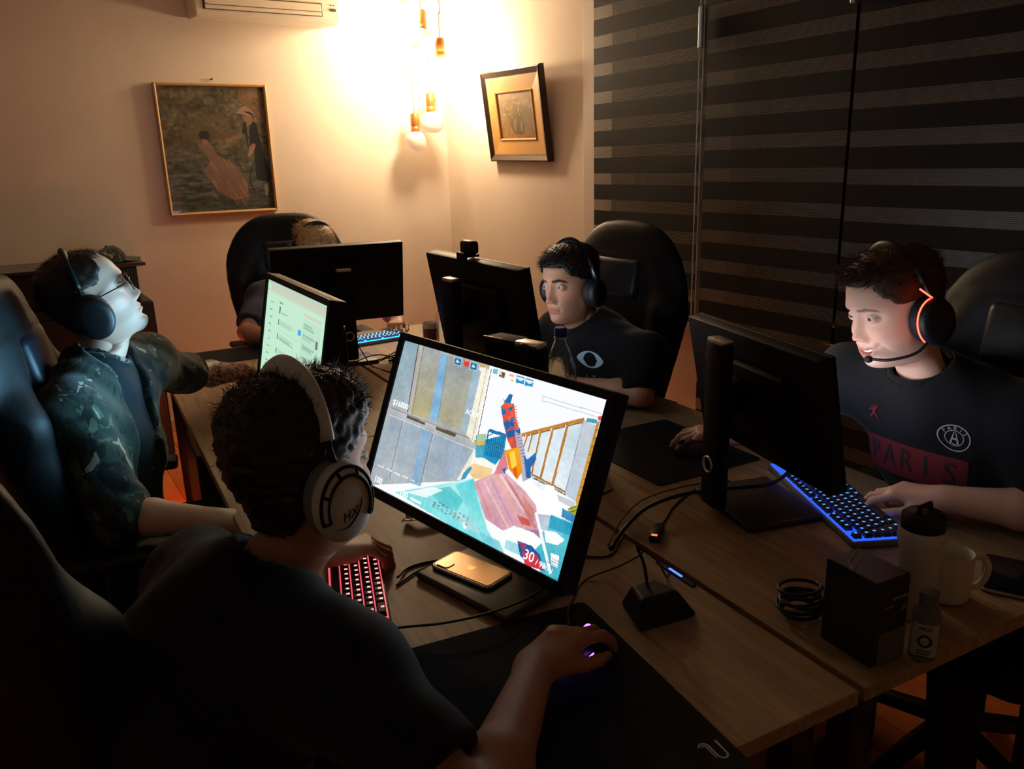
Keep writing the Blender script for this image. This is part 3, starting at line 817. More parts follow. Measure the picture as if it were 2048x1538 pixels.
def strands(name, roots, dirs, length, rad, m, parent, seg=4, curl=0.0, grav=0.0, seed=0, colors=None, bend=None):
    """hair as tapered three-sided tubes, one mesh"""
    rng = np.random.default_rng(seed); N = len(roots)
    L = (length * rng.uniform(.6, 1.25, N)) if np.isscalar(length) else length
    d = dirs / np.linalg.norm(dirs, axis=1, keepdims=True); p = roots - d * .004
    a = np.cross(d, rng.normal(size=(N, 3))); a /= np.linalg.norm(a, axis=1, keepdims=True)
    ph = rng.uniform(0, 6.28, N); pts = [p]; cur = d.copy()
    for s_ in range(seg):
        b = np.cross(cur, a)
        c = cur + curl * (a * np.cos(ph + s_ * 1.9)[:, None] + b * np.sin(ph + s_ * 1.9)[:, None])
        c[:, 2] -= grav * (s_ + 1) / seg
        if bend is not None: c += bend * (s_ + 1) / seg
        c /= np.linalg.norm(c, axis=1, keepdims=True)
        p = p + c * ((L + .004) / seg)[:, None]; pts.append(p); cur = c
    V = np.zeros((N, seg + 1, 3, 3))
    for s_ in range(seg + 1):
        t = (pts[min(s_ + 1, seg)] - pts[max(s_ - 1, 0)]); t /= np.linalg.norm(t, axis=1, keepdims=True) + 1e-9
        u = np.cross(t, a); u /= np.linalg.norm(u, axis=1, keepdims=True) + 1e-9; v = np.cross(t, u)
        r = rad * (1 - .85 * (s_ / seg) ** 1.5)
        for k in range(3):
            V[:, s_, k] = pts[s_] + r * (u * math.cos(k * 2.0944) + v * math.sin(k * 2.0944))
    base = np.arange(N)[:, None, None] * (seg + 1) * 3
    F = []
    for s_ in range(seg):
        for k in range(3):
            k2 = (k + 1) % 3
            F.append([s_ * 3 + k, s_ * 3 + k2, s_ * 3 + 3 + k2, s_ * 3 + 3 + k])
    Q = (base + np.array(F)[None]).reshape(-1, 4)
    return npmesh(name, V.reshape(-1, 3), Q, m, parent)

def xform(M, V):
    A = np.array(M); return V @ A[:3, :3].T + A[:3, 3]

def head_matrix(c, face, up=(0, 0, 1), roll=0.0):
    f_ = Vector(face).normalized(); u = Vector(up); x = f_.cross(u).normalized(); u = x.cross(f_)
    M = frame(c, x, f_, u)
    return M @ Matrix.Rotation(math.radians(roll), 4, 'Y')

def hand_prims(Fd, wrist, fwd, nrm, side, curl=(30, 35, 25), spread=1.0, thumb=(0.6, 35), scale=1.0, fing=None, k=.006):
    """wrist point, fwd = towards the fingers, nrm = back of the hand, side=+1 when the thumb lies on fwd x nrm"""
    f_ = np.array(fwd, float); f_ /= np.linalg.norm(f_); n = np.array(nrm, float); n -= f_ * (n @ f_); n /= np.linalg.norm(n)
    s = np.cross(f_, n) * side; wr = np.array(wrist, float); S = scale
    B = lambda a, b, c: wr + S * (a * f_ + b * s + c * n)
    # palm: four metacarpals
    off = [.027, .009, -.010, -.027]; ln = [.092, .094, .089, .082]
    for o, l in zip(off, ln):
        Fd.cone(B(.004, o * .6, 0), B(l, o, .003), .0150 * S, .0118 * S, k=.014, flat=n, fs=.85)
    Fd.cone(B(.01, .012, -.006), B(.055, .026, -.010), .016 * S, .014 * S, k=.012)
    Fd.cone(B(.01, -.016, -.006), B(.05, -.024, -.008), .015 * S, .012 * S, k=.012)
    FL = [(.044, .026, .020), (.049, .030, .021), (.045, .028, .020), (.035, .021, .018)]
    for j in range(4):
        p = B(ln[j], off[j], .002); ang = 0.0
        c = fing[j] if fing else curl
        sp = off[j] / .09 * .55 * spread
        d0 = f_ * math.cos(sp) + s * math.sin(sp); r = [.0098, .0090, .0082, .0068]
        if j == 3: r = [q * .88 for q in r]
        for q in range(3):
            ang += math.radians(c[q])
            d = d0 * math.cos(ang) - n * math.sin(ang)
            p2 = p + d * FL[j][q] * S
            Fd.cone(p, p2, r[q] * S, r[q + 1] * S, k=.004 if q else k)
            p = p2
    # thumb from the side of the palm
    p = B(.024, .026, -.008); sp, cv = thumb
    d = f_ * math.cos(sp) + s * math.sin(sp) - n * .25; d /= np.linalg.norm(d)
    p2 = p + d * .040 * S; Fd.cone(p, p2, .0145 * S, .0115 * S, k=.012)
    a = math.radians(cv); d2 = d * math.cos(a) + (f_ - s * .35 - n * .1) * math.sin(a); d2 /= np.linalg.norm(d2)
    p3 = p2 + d2 * .032 * S; Fd.cone(p2, p3, .0108 * S, .0095 * S, k=.005)
    d3 = d2 + (f_ - s * .6) * .3; d3 /= np.linalg.norm(d3)
    Fd.cone(p3, p3 + d3 * .024 * S, .0098 * S, .0072 * S, k=.004)

def eye_part(M, x, gaze, iris, parent):
    mb = MB(); r = .0120; n = 20
    g = Vector(gaze).normalized()
    ax = g.cross(Vector((0, 0, 1))).normalized(); up = ax.cross(g)
    Me = frame((0, 0, 0), ax, up, g)
    prof = [(0.0002, r * 1.03)]
    for a in (11, 12, 22, 29, 30, 33, 45, 65, 90, 120, 150, 178):
        a = math.radians(a); prof.append((r * math.sin(a), r * math.cos(a)))
    mb.lathe(prof, n, cap=False)
    k = 0
    for i in range(len(prof) - 1):
        for _ in range(n):
            mb.mi[k] = 2 if i < 1 else (1 if i < 4 else 0); k += 1
    T = M @ Matrix.Translation((x, .0745, .003)) @ Me
    o = mb.build('eye', [mat('eye_white', (.50, .49, .47), .4, spec=.12), mat('iris_' + iris, dict(brown=(.06, .03, .015), blue=(.06, .12, .22))[iris], .4, spec=.12), mat('pupil', (.004, .004, .004), .3, spec=.3)], parent, smooth=True)
    o.data.transform(T); return o

def make_head(opt, M):
    V, Q, C, hm, idx, nr, na = head_geometry(opt)
    return V, Q, C, hm

def hair_cap(V, Q, hm, thick, M, m, parent, seed, noise=.003, shape=None):
    N = normals_of(V, Q); rng = np.random.default_rng(seed)
    nz = sum(np.sin(V @ rng.normal(size=3) * rng.uniform(120, 420) + rng.uniform(0, 6)) for _ in range(8)) / 3
    t = thick * hm + noise * nz * hm
    if shape is not None: t = t + shape(V) * hm
    H = V + N * np.where(hm > .02, t, -.004)[:, None]
    keep = (hm[Q] > .02).all(1)
    q = Q[keep]; u, inv = np.unique(q, return_inverse=True)
    return npmesh('hair', xform(M, H[u]), inv.reshape(q.shape), m, parent)
def A(*p): return np.array(p, float)
def relax(V, Q, n):
    for _ in range(n):
        acc = np.zeros_like(V); cnt = np.zeros(len(V))
        for k in range(4):
            for j in (Q[:, (k + 1) % 4], Q[:, (k + 3) % 4]):
                np.add.at(acc, Q[:, k], V[j]); np.add.at(cnt, Q[:, k], 1)
        V = V * .4 + .6 * acc / cnt[:, None]
    return V
def lerp(a, b, t): return A(*a) * (1 - t) + A(*b) * t

def person(label, opt, Hm, J, cloth, hands, gaze=None, tattoo=None):
    """J: joints in world metres; head matrix Hm"""
    root = thing('person', label, 'person', loc=(J['pelvis'][0], J['pelvis'][1], 0.0))
    Mi = Matrix.Translation((-J['pelvis'][0], -J['pelvis'][1], 0.0))      # children are built in root space
    off = A(-J['pelvis'][0], -J['pelvis'][1], 0)
    fw = A(*J['fwd']); fw /= np.linalg.norm(fw)
    hc = A(*Hm.translation)
    allp = np.array([J[k] for k in J if k != 'fwd'] + [hc])
    lo, hi = allp.min(0) - .24, allp.max(0) + .24
    # ---- body
    up_lo = np.array([lo[0], lo[1], J['pelvis'][2] - .05]); 
    B = Field(up_lo, hi, .0042)
    nk, ch, pe = A(*J['neck']), A(*J['chest']), A(*J['pelvis'])
    be = (ch + pe) / 2
    hn = A(*(Hm @ Vector((0, -.026, -.10))))
    B.cone(pe, be, .105, .105, flat=fw, fs=.75); B.cone(be, ch, .105, .115, flat=fw, fs=.72)
    B.cone(ch, nk - (nk - ch) * .1, .105, .050, k=.03)
    B.cone(nk - (hn - nk) * .25, hn, .050 * opt.get('neckw', 1), .042, k=.02)
    for s_ in 'LR':
        sh, el, wr = A(*J['sh' + s_]), A(*J['el' + s_]), A(*J['wr' + s_])
        B.cone(lerp(ch, nk, .75), sh, .05, .046, k=.03)
        g = opt.get('arm', 1.0)
        B.cone(sh, lerp(sh, el, .45), .046 * g, .044 * g, k=.02); B.cone(lerp(sh, el, .45), el, .044 * g, .037 * g, k=.02)
        B.cone(el, lerp(el, wr, .3), .038 * g, .042 * g, k=.015); B.cone(lerp(el, wr, .3), wr, .042 * g, .027 * g, k=.015)
        h = hands[s_]
        f_ = A(*h['fwd']); n_ = A(*h['nrm'])
        B.cone(wr - f_ / np.linalg.norm(f_) * .01, wr + f_ / np.linalg.norm(f_) * .02, .026, .024, flat=n_, fs=.72, k=.02)
        hand_prims(B, wr, f_, n_, h['side'], curl=h.get('curl', (30, 35, 25)), spread=h.get('spread', 1.0), thumb=h.get('thumb', (.6, 35)), scale=h.get('scale', 1.0), fing=h.get('fing'))
    bv, bq = B.surface()
    V, Q, C, hm = make_head(opt, Hm)
    Vw = xform(Hm, V)
    # the throat bends from the head's axis onto the line of the neck
    dn = Hm.to_3x3() @ Vector((0, 0, -1)); q_ = dn.rotation_difference(Vector(tuple(nk - hn))); ax_, an_ = q_.to_axis_angle(); kx = A(*ax_)
    pv = A(*(Hm @ Vector((0, -.016, -.105))))
    th_ = (an_ * smooth01(-V[:, 2], .105, .185))[:, None]; rv = Vw - pv
    Vw = pv + rv * np.cos(th_) + np.cross(kx, rv) * np.sin(th_) + kx * (rv @ kx)[:, None] * (1 - np.cos(th_))
    keep = (V[Q][:, :, 2] > -.212).all(1)
    Qk = Q[keep]
    vv = np.vstack([bv, Vw]); qq = np.vstack([bq, Qk + len(bv)])
    sk = np.tile(np.array(opt['skin']), (len(bv), 1))
    if tattoo is not None: sk = tattoo(bv, sk)
    # stubble on the neck keeps to the head mesh; throat blends to skin
    cc = np.vstack([sk, C])
    u, inv = np.unique(qq, return_inverse=True)
    ms = mat('skin', (.6, .4, .3), .48, spec=.35, attr='tint', bump=.06, bscale=900, sub=.06)
    npmesh('body', vv[u] + off, inv.reshape(qq.shape), ms, root, colors=cc[u])
    # ---- eyes, hair
    for s_ in (-1, 1):
        eye_part(Mi @ Hm, s_ * .0325, gaze or (0, 1, 0), opt.get('iris', 'brown'), root)
    hmat = mat('hair_' + opt['hairname'], opt['hairc'], .42, spec=.4, var=.35, vscale=60, bump=.5, bscale=500)
    if opt.get('hair', True):
        hair_cap(V, Q, hm, opt.get('hairt', .010), Mi @ Hm, hmat, root, opt.get('seed', 1), opt.get('hairn', .0025), opt.get('hairshape'))
        N = normals_of(V, Q); rng = np.random.default_rng(opt.get('seed', 1))
        cand = np.argwhere(hm > .5).ravel(); cand = cand[cand < len(V) - 2]
        dens = np.clip(np.linalg.norm(V[cand][:, :2], axis=1), .004, 1); dens /= dens.sum()
        r = rng.choice(cand, opt.get('nstr', 2200), p=dens)
        comb = opt.get('comb', lambda P, N_: N_)(V[r], N[r])
        roots = V[r] + N[r] * (opt.get('hairt', .010) * .55) + rng.normal(size=(len(r), 3)) * .002
        if opt.get('hairshape') is not None: roots += N[r] * opt['hairshape'](V[r])[:, None] * .9
        ln = opt.get('hairl', .018)
        ln = ln(V[r]) * rng.uniform(.6, 1.3, len(r)) if callable(ln) else ln
        o = strands('hair_strands', roots, comb + rng.normal(size=(len(r), 3)) * opt.get('hairmess', .25), ln, opt.get('hairr', .0007), hmat, root, seg=5, curl=opt.get('curl', .15), seed=7)
        o.data.transform(Mi @ Hm)
        tag(o, kind='stuff')
    # ---- shirt
    S = Field(np.array([lo[0], lo[1], pe[2] - .10]), hi, .0062)
    kk = cloth.get('fit', 1.0)
    S.cone(pe + A(0, 0, -.02), be, .155 * kk, .150 * kk, flat=fw, fs=.80, k=.05); S.cone(be, ch, .150 * kk, .165 * kk, flat=fw, fs=.72, k=.05)
    S.cone(ch, lerp(ch, nk, .75), .160 * kk, .085 * kk, flat=fw, fs=.78, k=.06)
    S.cone(lerp(ch, nk, .72), nk, .088 * kk, .070, k=.04)
    for s_ in 'LR':
        sh, el, wr = A(*J['sh' + s_]), A(*J['el' + s_]), A(*J['wr' + s_])
        S.cone(lerp(ch, nk, .55), sh, .085 * kk, .066 * kk, k=.05)
        S.cone(lerp(nk, sh, .1), sh, .052, .060 * kk, k=.05)
        S.cone(ch, sh, .09 * kk, .06 * kk, k=.05)
        sl = cloth['sleeve'] if not isinstance(cloth['sleeve'], dict) else cloth['sleeve'][s_]
        r0, r1 = .063 * kk, cloth.get('cuffr', .058) * kk
        if sl <= 1:
            e = lerp(sh, el, sl); S.cone(sh, e + (el - sh) * .1, r0, r1, k=.04, clip=(e, el - sh))
        else:
            e = lerp(el, wr, sl - 1); S.cone(sh, el, r0, r1, k=.04)
            S.cone(el, e + (wr - el) * .1, r1, r1 * .86, k=.025, clip=(e, wr - el))
    S.wrinkle(cloth.get('wr', .0022), cloth.get('wf', 38), cloth.get('seed', 3))
    d = (hn - nk) / np.linalg.norm(hn - nk)
    S.cone(nk + d * cloth.get('neckdrop', .012), nk + d * .2, cloth.get('neckr', .066), cloth.get('neckr', .066) + .02, op='sub')
    for a_, b_, ra_, rb_ in cloth.get('cut', []): S.cone(a_, b_, ra_, rb_, op='sub')
    sv, sq = S.surface(); sv = relax(sv, sq, 4)
    shirt = npmesh(cloth.get('name', 'shirt'), sv + off, sq, cloth['mat'], root)
    if cloth.get('collar', True): collar_ring(J, Hm, cloth.get('neckr', .066) + .0015, .0070, cloth['mat'], root, off, drop=max(.0705 ** 2 - cloth.get('neckr', .066) ** 2, 0) ** .5 - .001)
    # ---- trousers
    if 'kneL' in J:
        T = Field(np.array([lo[0], lo[1], -.02]), np.array([hi[0], hi[1], pe[2] + .2]), .011)
        for s_ in 'LR':
            hp = pe + (A(*J['sh' + s_]) - (A(*J['shL']) + A(*J['shR'])) / 2) * .42 + A(0, 0, -.02)
            kn, ft = A(*J['kne' + s_]), A(*J['ft' + s_])
            T.cone(pe, hp, .12, .105, k=.05); T.cone(hp, kn, .095, .068, k=.04); T.cone(kn, ft + A(0, 0, .09), .066, .05, k=.03)
        tv, tq = T.surface()
        npmesh('trousers', tv + off, tq, cloth.get('tmat', mat('trouser_dark', (.012, .012, .016), .85)), root)
        for s_ in 'LR':
            ft = A(*J['ft' + s_]); Sh = Field(ft + A(-.3, -.3, -.05) * [1, 1, 1], ft + A(.3, .3, .15), .009)
            Sh.cone(ft + A(0, 0, .05), ft + fw * .12 * [1, 1, 0] + A(0, 0, .038), .042, .034, k=.02); Sh.cone(ft + A(0, 0, .1), ft + A(0, 0, .05), .043, .045, k=.02)
            Sh.halfspace((0, 0, .004), (0, 0, -1))
            v_, q_ = Sh.surface(); npmesh('shoe', v_ + off, q_, mat('shoe_black', (.015, .015, .015), .6), root)
    return root, shirt, off

def collar_ring(J, Hm, r, rad, m, root, off, drop=.014, squash=1.0, name='collar'):
    nk = A(*J['neck']); hn = A(*(Hm @ Vector((0, -.026, -.10)))); d = (hn - nk) / np.linalg.norm(hn - nk)
    x = np.cross(d, A(*J['fwd'])); x /= np.linalg.norm(x); y = np.cross(x, d) * -1
    c = nk + d * drop
    pts = [tuple(c + off + r * (x * math.cos(t) + y * math.sin(t) * squash)) for t in np.linspace(0, 2 * PI, 41)]
    mb = MB(); mb.tube(pts, rad, 8, cap=False); return mb.build(name, m, root, smooth=True)

from mathutils.bvhtree import BVHTree
def bvh_of(o):
    me = o.data; return BVHTree.FromPolygons([v.co[:] for v in me.vertices], [p.vertices[:] for p in me.polygons])
def decal(o, bvh, direction, lift=.0022, sub=0):
    """press a flat mesh (root space) onto a surface along a direction"""
    me = o.data
    if sub:
        bm = bmesh.new(); bm.from_mesh(me); bmesh.ops.subdivide_edges(bm, edges=bm.edges[:], cuts=sub, use_grid_fill=True); bm.to_mesh(me); bm.free()
    d = Vector(direction).normalized()
    for v in me.vertices:
        h = bvh.ray_cast(v.co - d * .35, d, .8)
        if h[0] is not None: v.co = h[0] - d * lift
    me.update(); return o
# ------------------------------------------------------------------ looks of the five people
def fwdback(P, N):
    d = N * .5 + np.array([0, -.7, .25]); return d
def comb_front(P, N):          # side-swept fringe
    t = smooth01(P[:, 1], -.03, .07)[:, None]
    return N * (.28 + .02 * t) + np.array([.40, .80, -.10]) * t + np.array([0, -.35, -.65]) * (1 - t)
SK = dict(pale=np.array(srgb(222, 176, 152)), tan=np.array(srgb(186, 138, 108)), mid=np.array(srgb(176, 126, 98)))
opt_front = dict(skin=SK['mid'], hairc=np.array(srgb(38, 28, 22)), hairname='dark_brown', hairt=.010, hairn=.0025, seed=4, nstr=5200, hairr=.0008, curl=.65, hairmess=.45,
    hairl=lambda P: .005 + .017 * smooth01(P[:, 2], .055, .095), nape=-.090, hairline=.070, comb=lambda P, N: N * .7 + np.array([0, .45, 0]), hairshape=lambda V: .006 * smooth01(V[:, 2], .03, .09) + .012 * smooth01(V[:, 2], .05, .10) * smooth01(V[:, 1], -.02, .05))
opt_left = dict(skin=SK['pale'], hairc=np.array(srgb(44, 30, 22)), hairname='brown', hairt=.005, hairn=.001, seed=5, nstr=2600, hairl=.008, hairr=.0006, hairmess=.3, hairline=.088, wide=1.03, beard=.10, goatee=.75, jaw=.8, neckw=1.12, nape=-.08, nose=1.05)
opt_mid = dict(skin=SK['tan'], hairc=np.array(srgb(24, 18, 15)), hairname='black', hairt=.008, hairn=.0015, seed=6, nstr=3400, hairl=lambda P: .008 + .012 * smooth01(P[:, 2], .03, .08), comb=comb_front, hairline=.064, beard=.12, brows=1.0, browt=1.35, wide=.95, lid=.88, nose=1.08, iris='blue', curl=.2, hairshape=lambda V: .005 * smooth01(V[:, 2], .03, .09))
opt_right = dict(skin=SK['pale'], hairc=np.array(srgb(70, 46, 30)), hairname='chestnut', hairt=.005, hairn=.001, seed=8, nstr=4200, hairl=lambda P: .006 + .024 * smooth01(P[:, 2], .060, .09), comb=comb_front, hairline=.072, smile=1.25, open=.0062, lid=.50, wide=1.03, jaw=.75, curl=.1, brows=.75, hairshape=lambda V: .008 * smooth01(V[:, 2], .045, .09) * smooth01(V[:, 1], -.05, .05))
opt_back = dict(skin=SK['mid'], hairc=np.array(srgb(150, 112, 66)), hairname='blond', hairt=.012, hairn=.002, seed=9, nstr=3400, hairl=lambda P: .012 + .028 * smooth01(P[:, 2], .04, .09), comb=comb_front, hairline=.060, curl=.2, hairshape=lambda V: .005 * smooth01(V[:, 2], .03, .09))
BLK = mat('black_plastic', (.007, .007, .008), .45, spec=.35)
PADM = mat('black_leatherette', (.007, .007, .008), .6, spec=.35)
WHT = mat('white_plastic', srgb(205, 205, 200), .42)
REDL = emat('red_led', (1.0, .06, .03), 7.0)
hs_styles = [
    dict(band=WHT, pad=mat('grey_foam', srgb(120, 118, 112), .9), shell=WHT, arm=BLK, fork=True, cup=(.040, .052), bw=.022, bt=.010),
    dict(band=BLK, pad=PADM, shell=BLK, arm=BLK, cup=(.042, .052), rim=mat('cup_rim', (.02, .025, .06), .3)),
    dict(band=BLK, pad=PADM, shell=BLK, arm=mat('steel_grey', srgb(110, 112, 116), .35, .8), cup=(.034, .044), bw=.012, bt=.006),
    dict(band=BLK, pad=PADM, shell=BLK, arm=BLK, cup=(.038, .048), led=REDL, bw=.015, bt=.007),
    dict(band=BLK, pad=PADM, shell=BLK, arm=BLK, cup=(.038, .048), bw=.013, bt=.007),
]
def teeth(M, parent, Mi=None):
    mb = MB()
    for k in range(-4, 5):
        a = k * .155; R = .0245
        x = R * math.sin(a) * 1.15; y = .0880 - R * .85 * (1 - math.cos(a))
        w_ = .0082 if abs(k) < 2 else .0066
        T = (M if Mi is None else Mi @ M) @ Matrix.Translation((x, y, -.0708 + .0030 * (a / .6) ** 2)) @ Matrix.Rotation(-a, 4, 'Z')
        mb.box((0, 0, 0), (w_ * .96, .006, .0088), T, bev=.0016, seg=2)
    return mb.build('teeth', mat('tooth', srgb(236, 230, 218), .25, spec=.6), parent, smooth=True, angle=60)
# ------------------------------------------------------------------ headsets
def ell(c, a, b, t0, t1, n, ax=0, k=0.0):
    return [(c[0], c[1] + a * math.cos(t), c[2] + b * math.sin(t)) for t in np.linspace(t0, t1, n)]
def headset(label, Hm, style, ex=.079, top=.142, fwdtilt=0.0, mic=False):
    """head coordinates: x to the right ear, y forwards, z up"""
    root = bpy.data.objects.new('headset', None); COL.objects.link(root); root.empty_display_size = .05
    root.matrix_world = Hm @ Matrix.Translation((0, -.012, -.004)) @ Matrix.Rotation(math.radians(fwdtilt), 4, 'X')
    tag(root, label, 'headset')
    st = style
    th = np.linspace(math.radians(28), math.radians(152), 25)
    R = ex + .012; Z0 = -.004
    arc = [(R * 1.02 * math.cos(t), 0, Z0 + (top - Z0) * math.sin(t) ** .82) for t in np.linspace(math.radians(20), math.radians(160), 27)]
    mb = MB(); mb.tube(arc, [(st.get('bt', .009) * (.8 + .5 * math.sin(PI * i / 26)), st.get('bw', .019) * (.75 + .35 * math.sin(PI * i / 26)))[::-1] if True else 0 for i in range(27)], 12, up=(0, 1, 0))
    mb.build('headband', st['band'], root, smooth=True)
    mb = MB(); pad = [(x * .93, y, z - .010) for x, y, z in arc[5:-5]]
    mb.tube(pad, [(st.get('bw', .019) * .8, .006)] * len(pad), 10, up=(0, 1, 0)); mb.build('headband_pad', st['pad'], root, smooth=True)
    for s_ in (-1, 1):
        X = Matrix.Translation((s_ * (ex - .002), .004, -.022)) @ Matrix.Rotation(s_ * math.radians(4), 4, 'Y') @ Matrix.Rotation(math.radians(90 * s_), 4, 'Y')
        a_, b_ = st.get('cup', (.036, .046))
        X = X @ Matrix.Diagonal((-s_, -s_, 1, 1)); S = X @ Matrix.Diagonal((b_, a_, 1, 1))            # local x -> head z
        mb = MB(); mb.lathe([(1.02, 0.0), (1.05, .006), (1.05, .018), (1.0, .022)], 36, S); mb.build('ear_cushion', st['pad'], root, smooth=True, angle=50)
        mb = MB(); mb.lathe([(1.0, .020), (1.06, .024), (1.06, .034), (1.0, .042), (.86, .0475), (.6, .0500), (.2, .0510)], 40, S)
        cup = mb.build('ear_cup', st['shell'], root, smooth=True, angle=60)
        # slider from the band to the cup
        yk = [(s_ * (R * .97), 0, Z0 + .072), (s_ * (R * 1.02), 0, .046), (s_ * (ex + .026), .0, .016)]
        mb = MB(); mb.tube(yk, [(.008, .003), (.007, .003), (.010, .0035)], 8, up=(0, 1, 0)); mb.build('slider', st['arm'], root, smooth=True)
        if st.get('fork'):
            mb = MB()
            for rr, hh in ((1.0, .043), (.80, .050)):
                pts = [X @ Vector((b_ * rr * math.sin(t), a_ * rr * math.cos(t), hh)) for t in np.linspace(-.42, PI + .42, 25)]
                mb.tube(pts, .0026, 6)
            for t in np.linspace(-.42, PI + .42, 6):
                mb.tube([X @ Vector((b_ * rr * math.sin(t), a_ * rr * math.cos(t), hh)) for rr, hh in ((1.0, .043), (.80, .050))], .0024, 6)
            mb.build('fork', st['arm'], root, smooth=True)
        if st.get('led'):
            pts = [X @ Vector((b_ * 1.07 * math.sin(t), a_ * 1.07 * math.cos(t), .030)) for t in np.linspace(PI - 1.5 if s_ > 0 else -.75, PI + .75 if s_ > 0 else 1.5, 22)]
            mb = MB(); mb.tube(pts, .0018, 6); mb.build('light_ring', st['led'], cup, smooth=True)
            pts = [X @ Vector((b_ * (1.1 + q * .55), a_ * (.02 + q * .55) * -s_, .034 - q * .004)) for q in np.linspace(0, 1, 5)]
            mb = MB(); mb.tube(pts, .0017, 6); mb.build('light_bar', st['led'], cup, smooth=True)
        if st.get('rim'):
            pts = [X @ Vector((b_ * 1.05 * math.sin(t), a_ * 1.05 * math.cos(t), .026)) for t in np.linspace(0, 2 * PI, 30)]
            mb = MB(); mb.tube(pts, .0016, 5); mb.build('rim', st['rim'], cup, smooth=True)
    if mic:
        s_ = mic
        pts = bez([(s_ * (ex + .030), .02, -.050), (s_ * (ex + .022), .055, -.074), (s_ * .074, .098, -.078), (s_ * .044, .122, -.072)], 8)
        mb = MB(); mb.tube(pts, .0032, 7); mb.build('microphone_boom', st['arm'], root, smooth=True)
        e = pts[-1]
        mb = MB(); mb.sphere((e[0] - s_ * .004, e[1] + .002, e[2]), (.0105, .0085, .008), 14, 9); mb.build('microphone', st['pad'], root, smooth=True)
    return root
# ------------------------------------------------------------------ desks: two rows back to back, turned 4 degrees in the room
DR = math.radians(-4.1)
du = Vector((-math.sin(DR), math.cos(DR), 0)); dv = Vector((math.cos(DR), math.sin(DR), 0))
DZ = .74
def wood_mat(name, c1, c2):
    m = bpy.data.materials.new(name); m.use_nodes = True; nt = m.node_tree; b = nt.nodes['Principled BSDF']
    tc = nt.nodes.new('ShaderNodeTexCoord'); mp = nt.nodes.new('ShaderNodeMapping'); nt.links.new(tc.outputs['Object'], mp.inputs[0])
    mp.inputs['Scale'].default_value = (34, 2.0, 20)
    n = nt.nodes.new('ShaderNodeTexNoise'); n.inputs['Scale'].default_value = 2.2; n.inputs['Detail'].default_value = 7; n.inputs['Distortion'].default_value = .6
    nt.links.new(mp.outputs[0], n.inputs['Vector'])
    cr = nt.nodes.new('ShaderNodeValToRGB'); cr.color_ramp.elements[0].position = .30; cr.color_ramp.elements[1].position = .72
    cr.color_ramp.elements[0].color = srgb(*c1) + (1,); cr.color_ramp.elements[1].color = srgb(*c2) + (1,)
    nt.links.new(n.outputs[0], cr.inputs[0]); nt.links.new(cr.outputs[0], b.inputs['Base Color'])
    b.inputs['Roughness'].default_value = .52; b.inputs['Specular IOR Level'].default_value = .35
    bp = nt.nodes.new('ShaderNodeBump'); bp.inputs['Strength'].default_value = .12; bp.inputs['Distance'].default_value = .001
    nt.links.new(n.outputs[0], bp.inputs['Height']); nt.links.new(bp.outputs[0], b.inputs['Normal'])
    return m
oak = wood_mat('desk_oak', (138, 114, 86), (178, 150, 116))
edge = mat('desk_edge', srgb(140, 110, 78), .6)
steel = mat('black_steel', (.012, .012, .012), .5)
O_ = Vector((.984, .612, 0))               # where the seam meets the near ends
def desk(side, k, label):
    """side -1: left row, +1: right row; k: 0 near, 1 far"""
    L, W = 1.528, .705
    c = O_ + du * (L * (k + .5) + .002 * k) + dv * (side * (W / 2 + .007))
    r = thing('desk', label, 'desk', tuple(c), DR)
    top = MB().box((0, 0, DZ - .0125), (W, L - .002, .025), bev=.002).build('tabletop', [oak], r)
    for sx in (-1, 1):
        for sy in (-1, 1):
            mb = MB(); mb.box((sx * (W / 2 - .06), sy * (L / 2 - .07), (DZ - .025) / 2 + .006), (.05, .05, DZ - .037), bev=.004); mb.build('leg', steel, r)
        MB().box((sx * (W / 2 - .06), 0, DZ - .045), (.03, L - .20, .038), bev=.003).build('rail', steel, r)
    for sy in (-1, 1): MB().box((0, sy * (L / 2 - .07), DZ - .045), (W - .17, .03, .038), bev=.003).build('rail', steel, r)
    return r
desk(-1, 0, 'wooden desk with the white gaming headset player and the tilted game screen')
desk(-1, 1, 'wooden desk under the pale green web page screen')
desk(1, 0, 'wooden desk with the mug, the thermos and the blue lit keyboard')
desk(1, 1, 'wooden desk with the jar candle and the webcam monitor')
def dk(x, y, z=0.0): return (x, y, DZ + z)

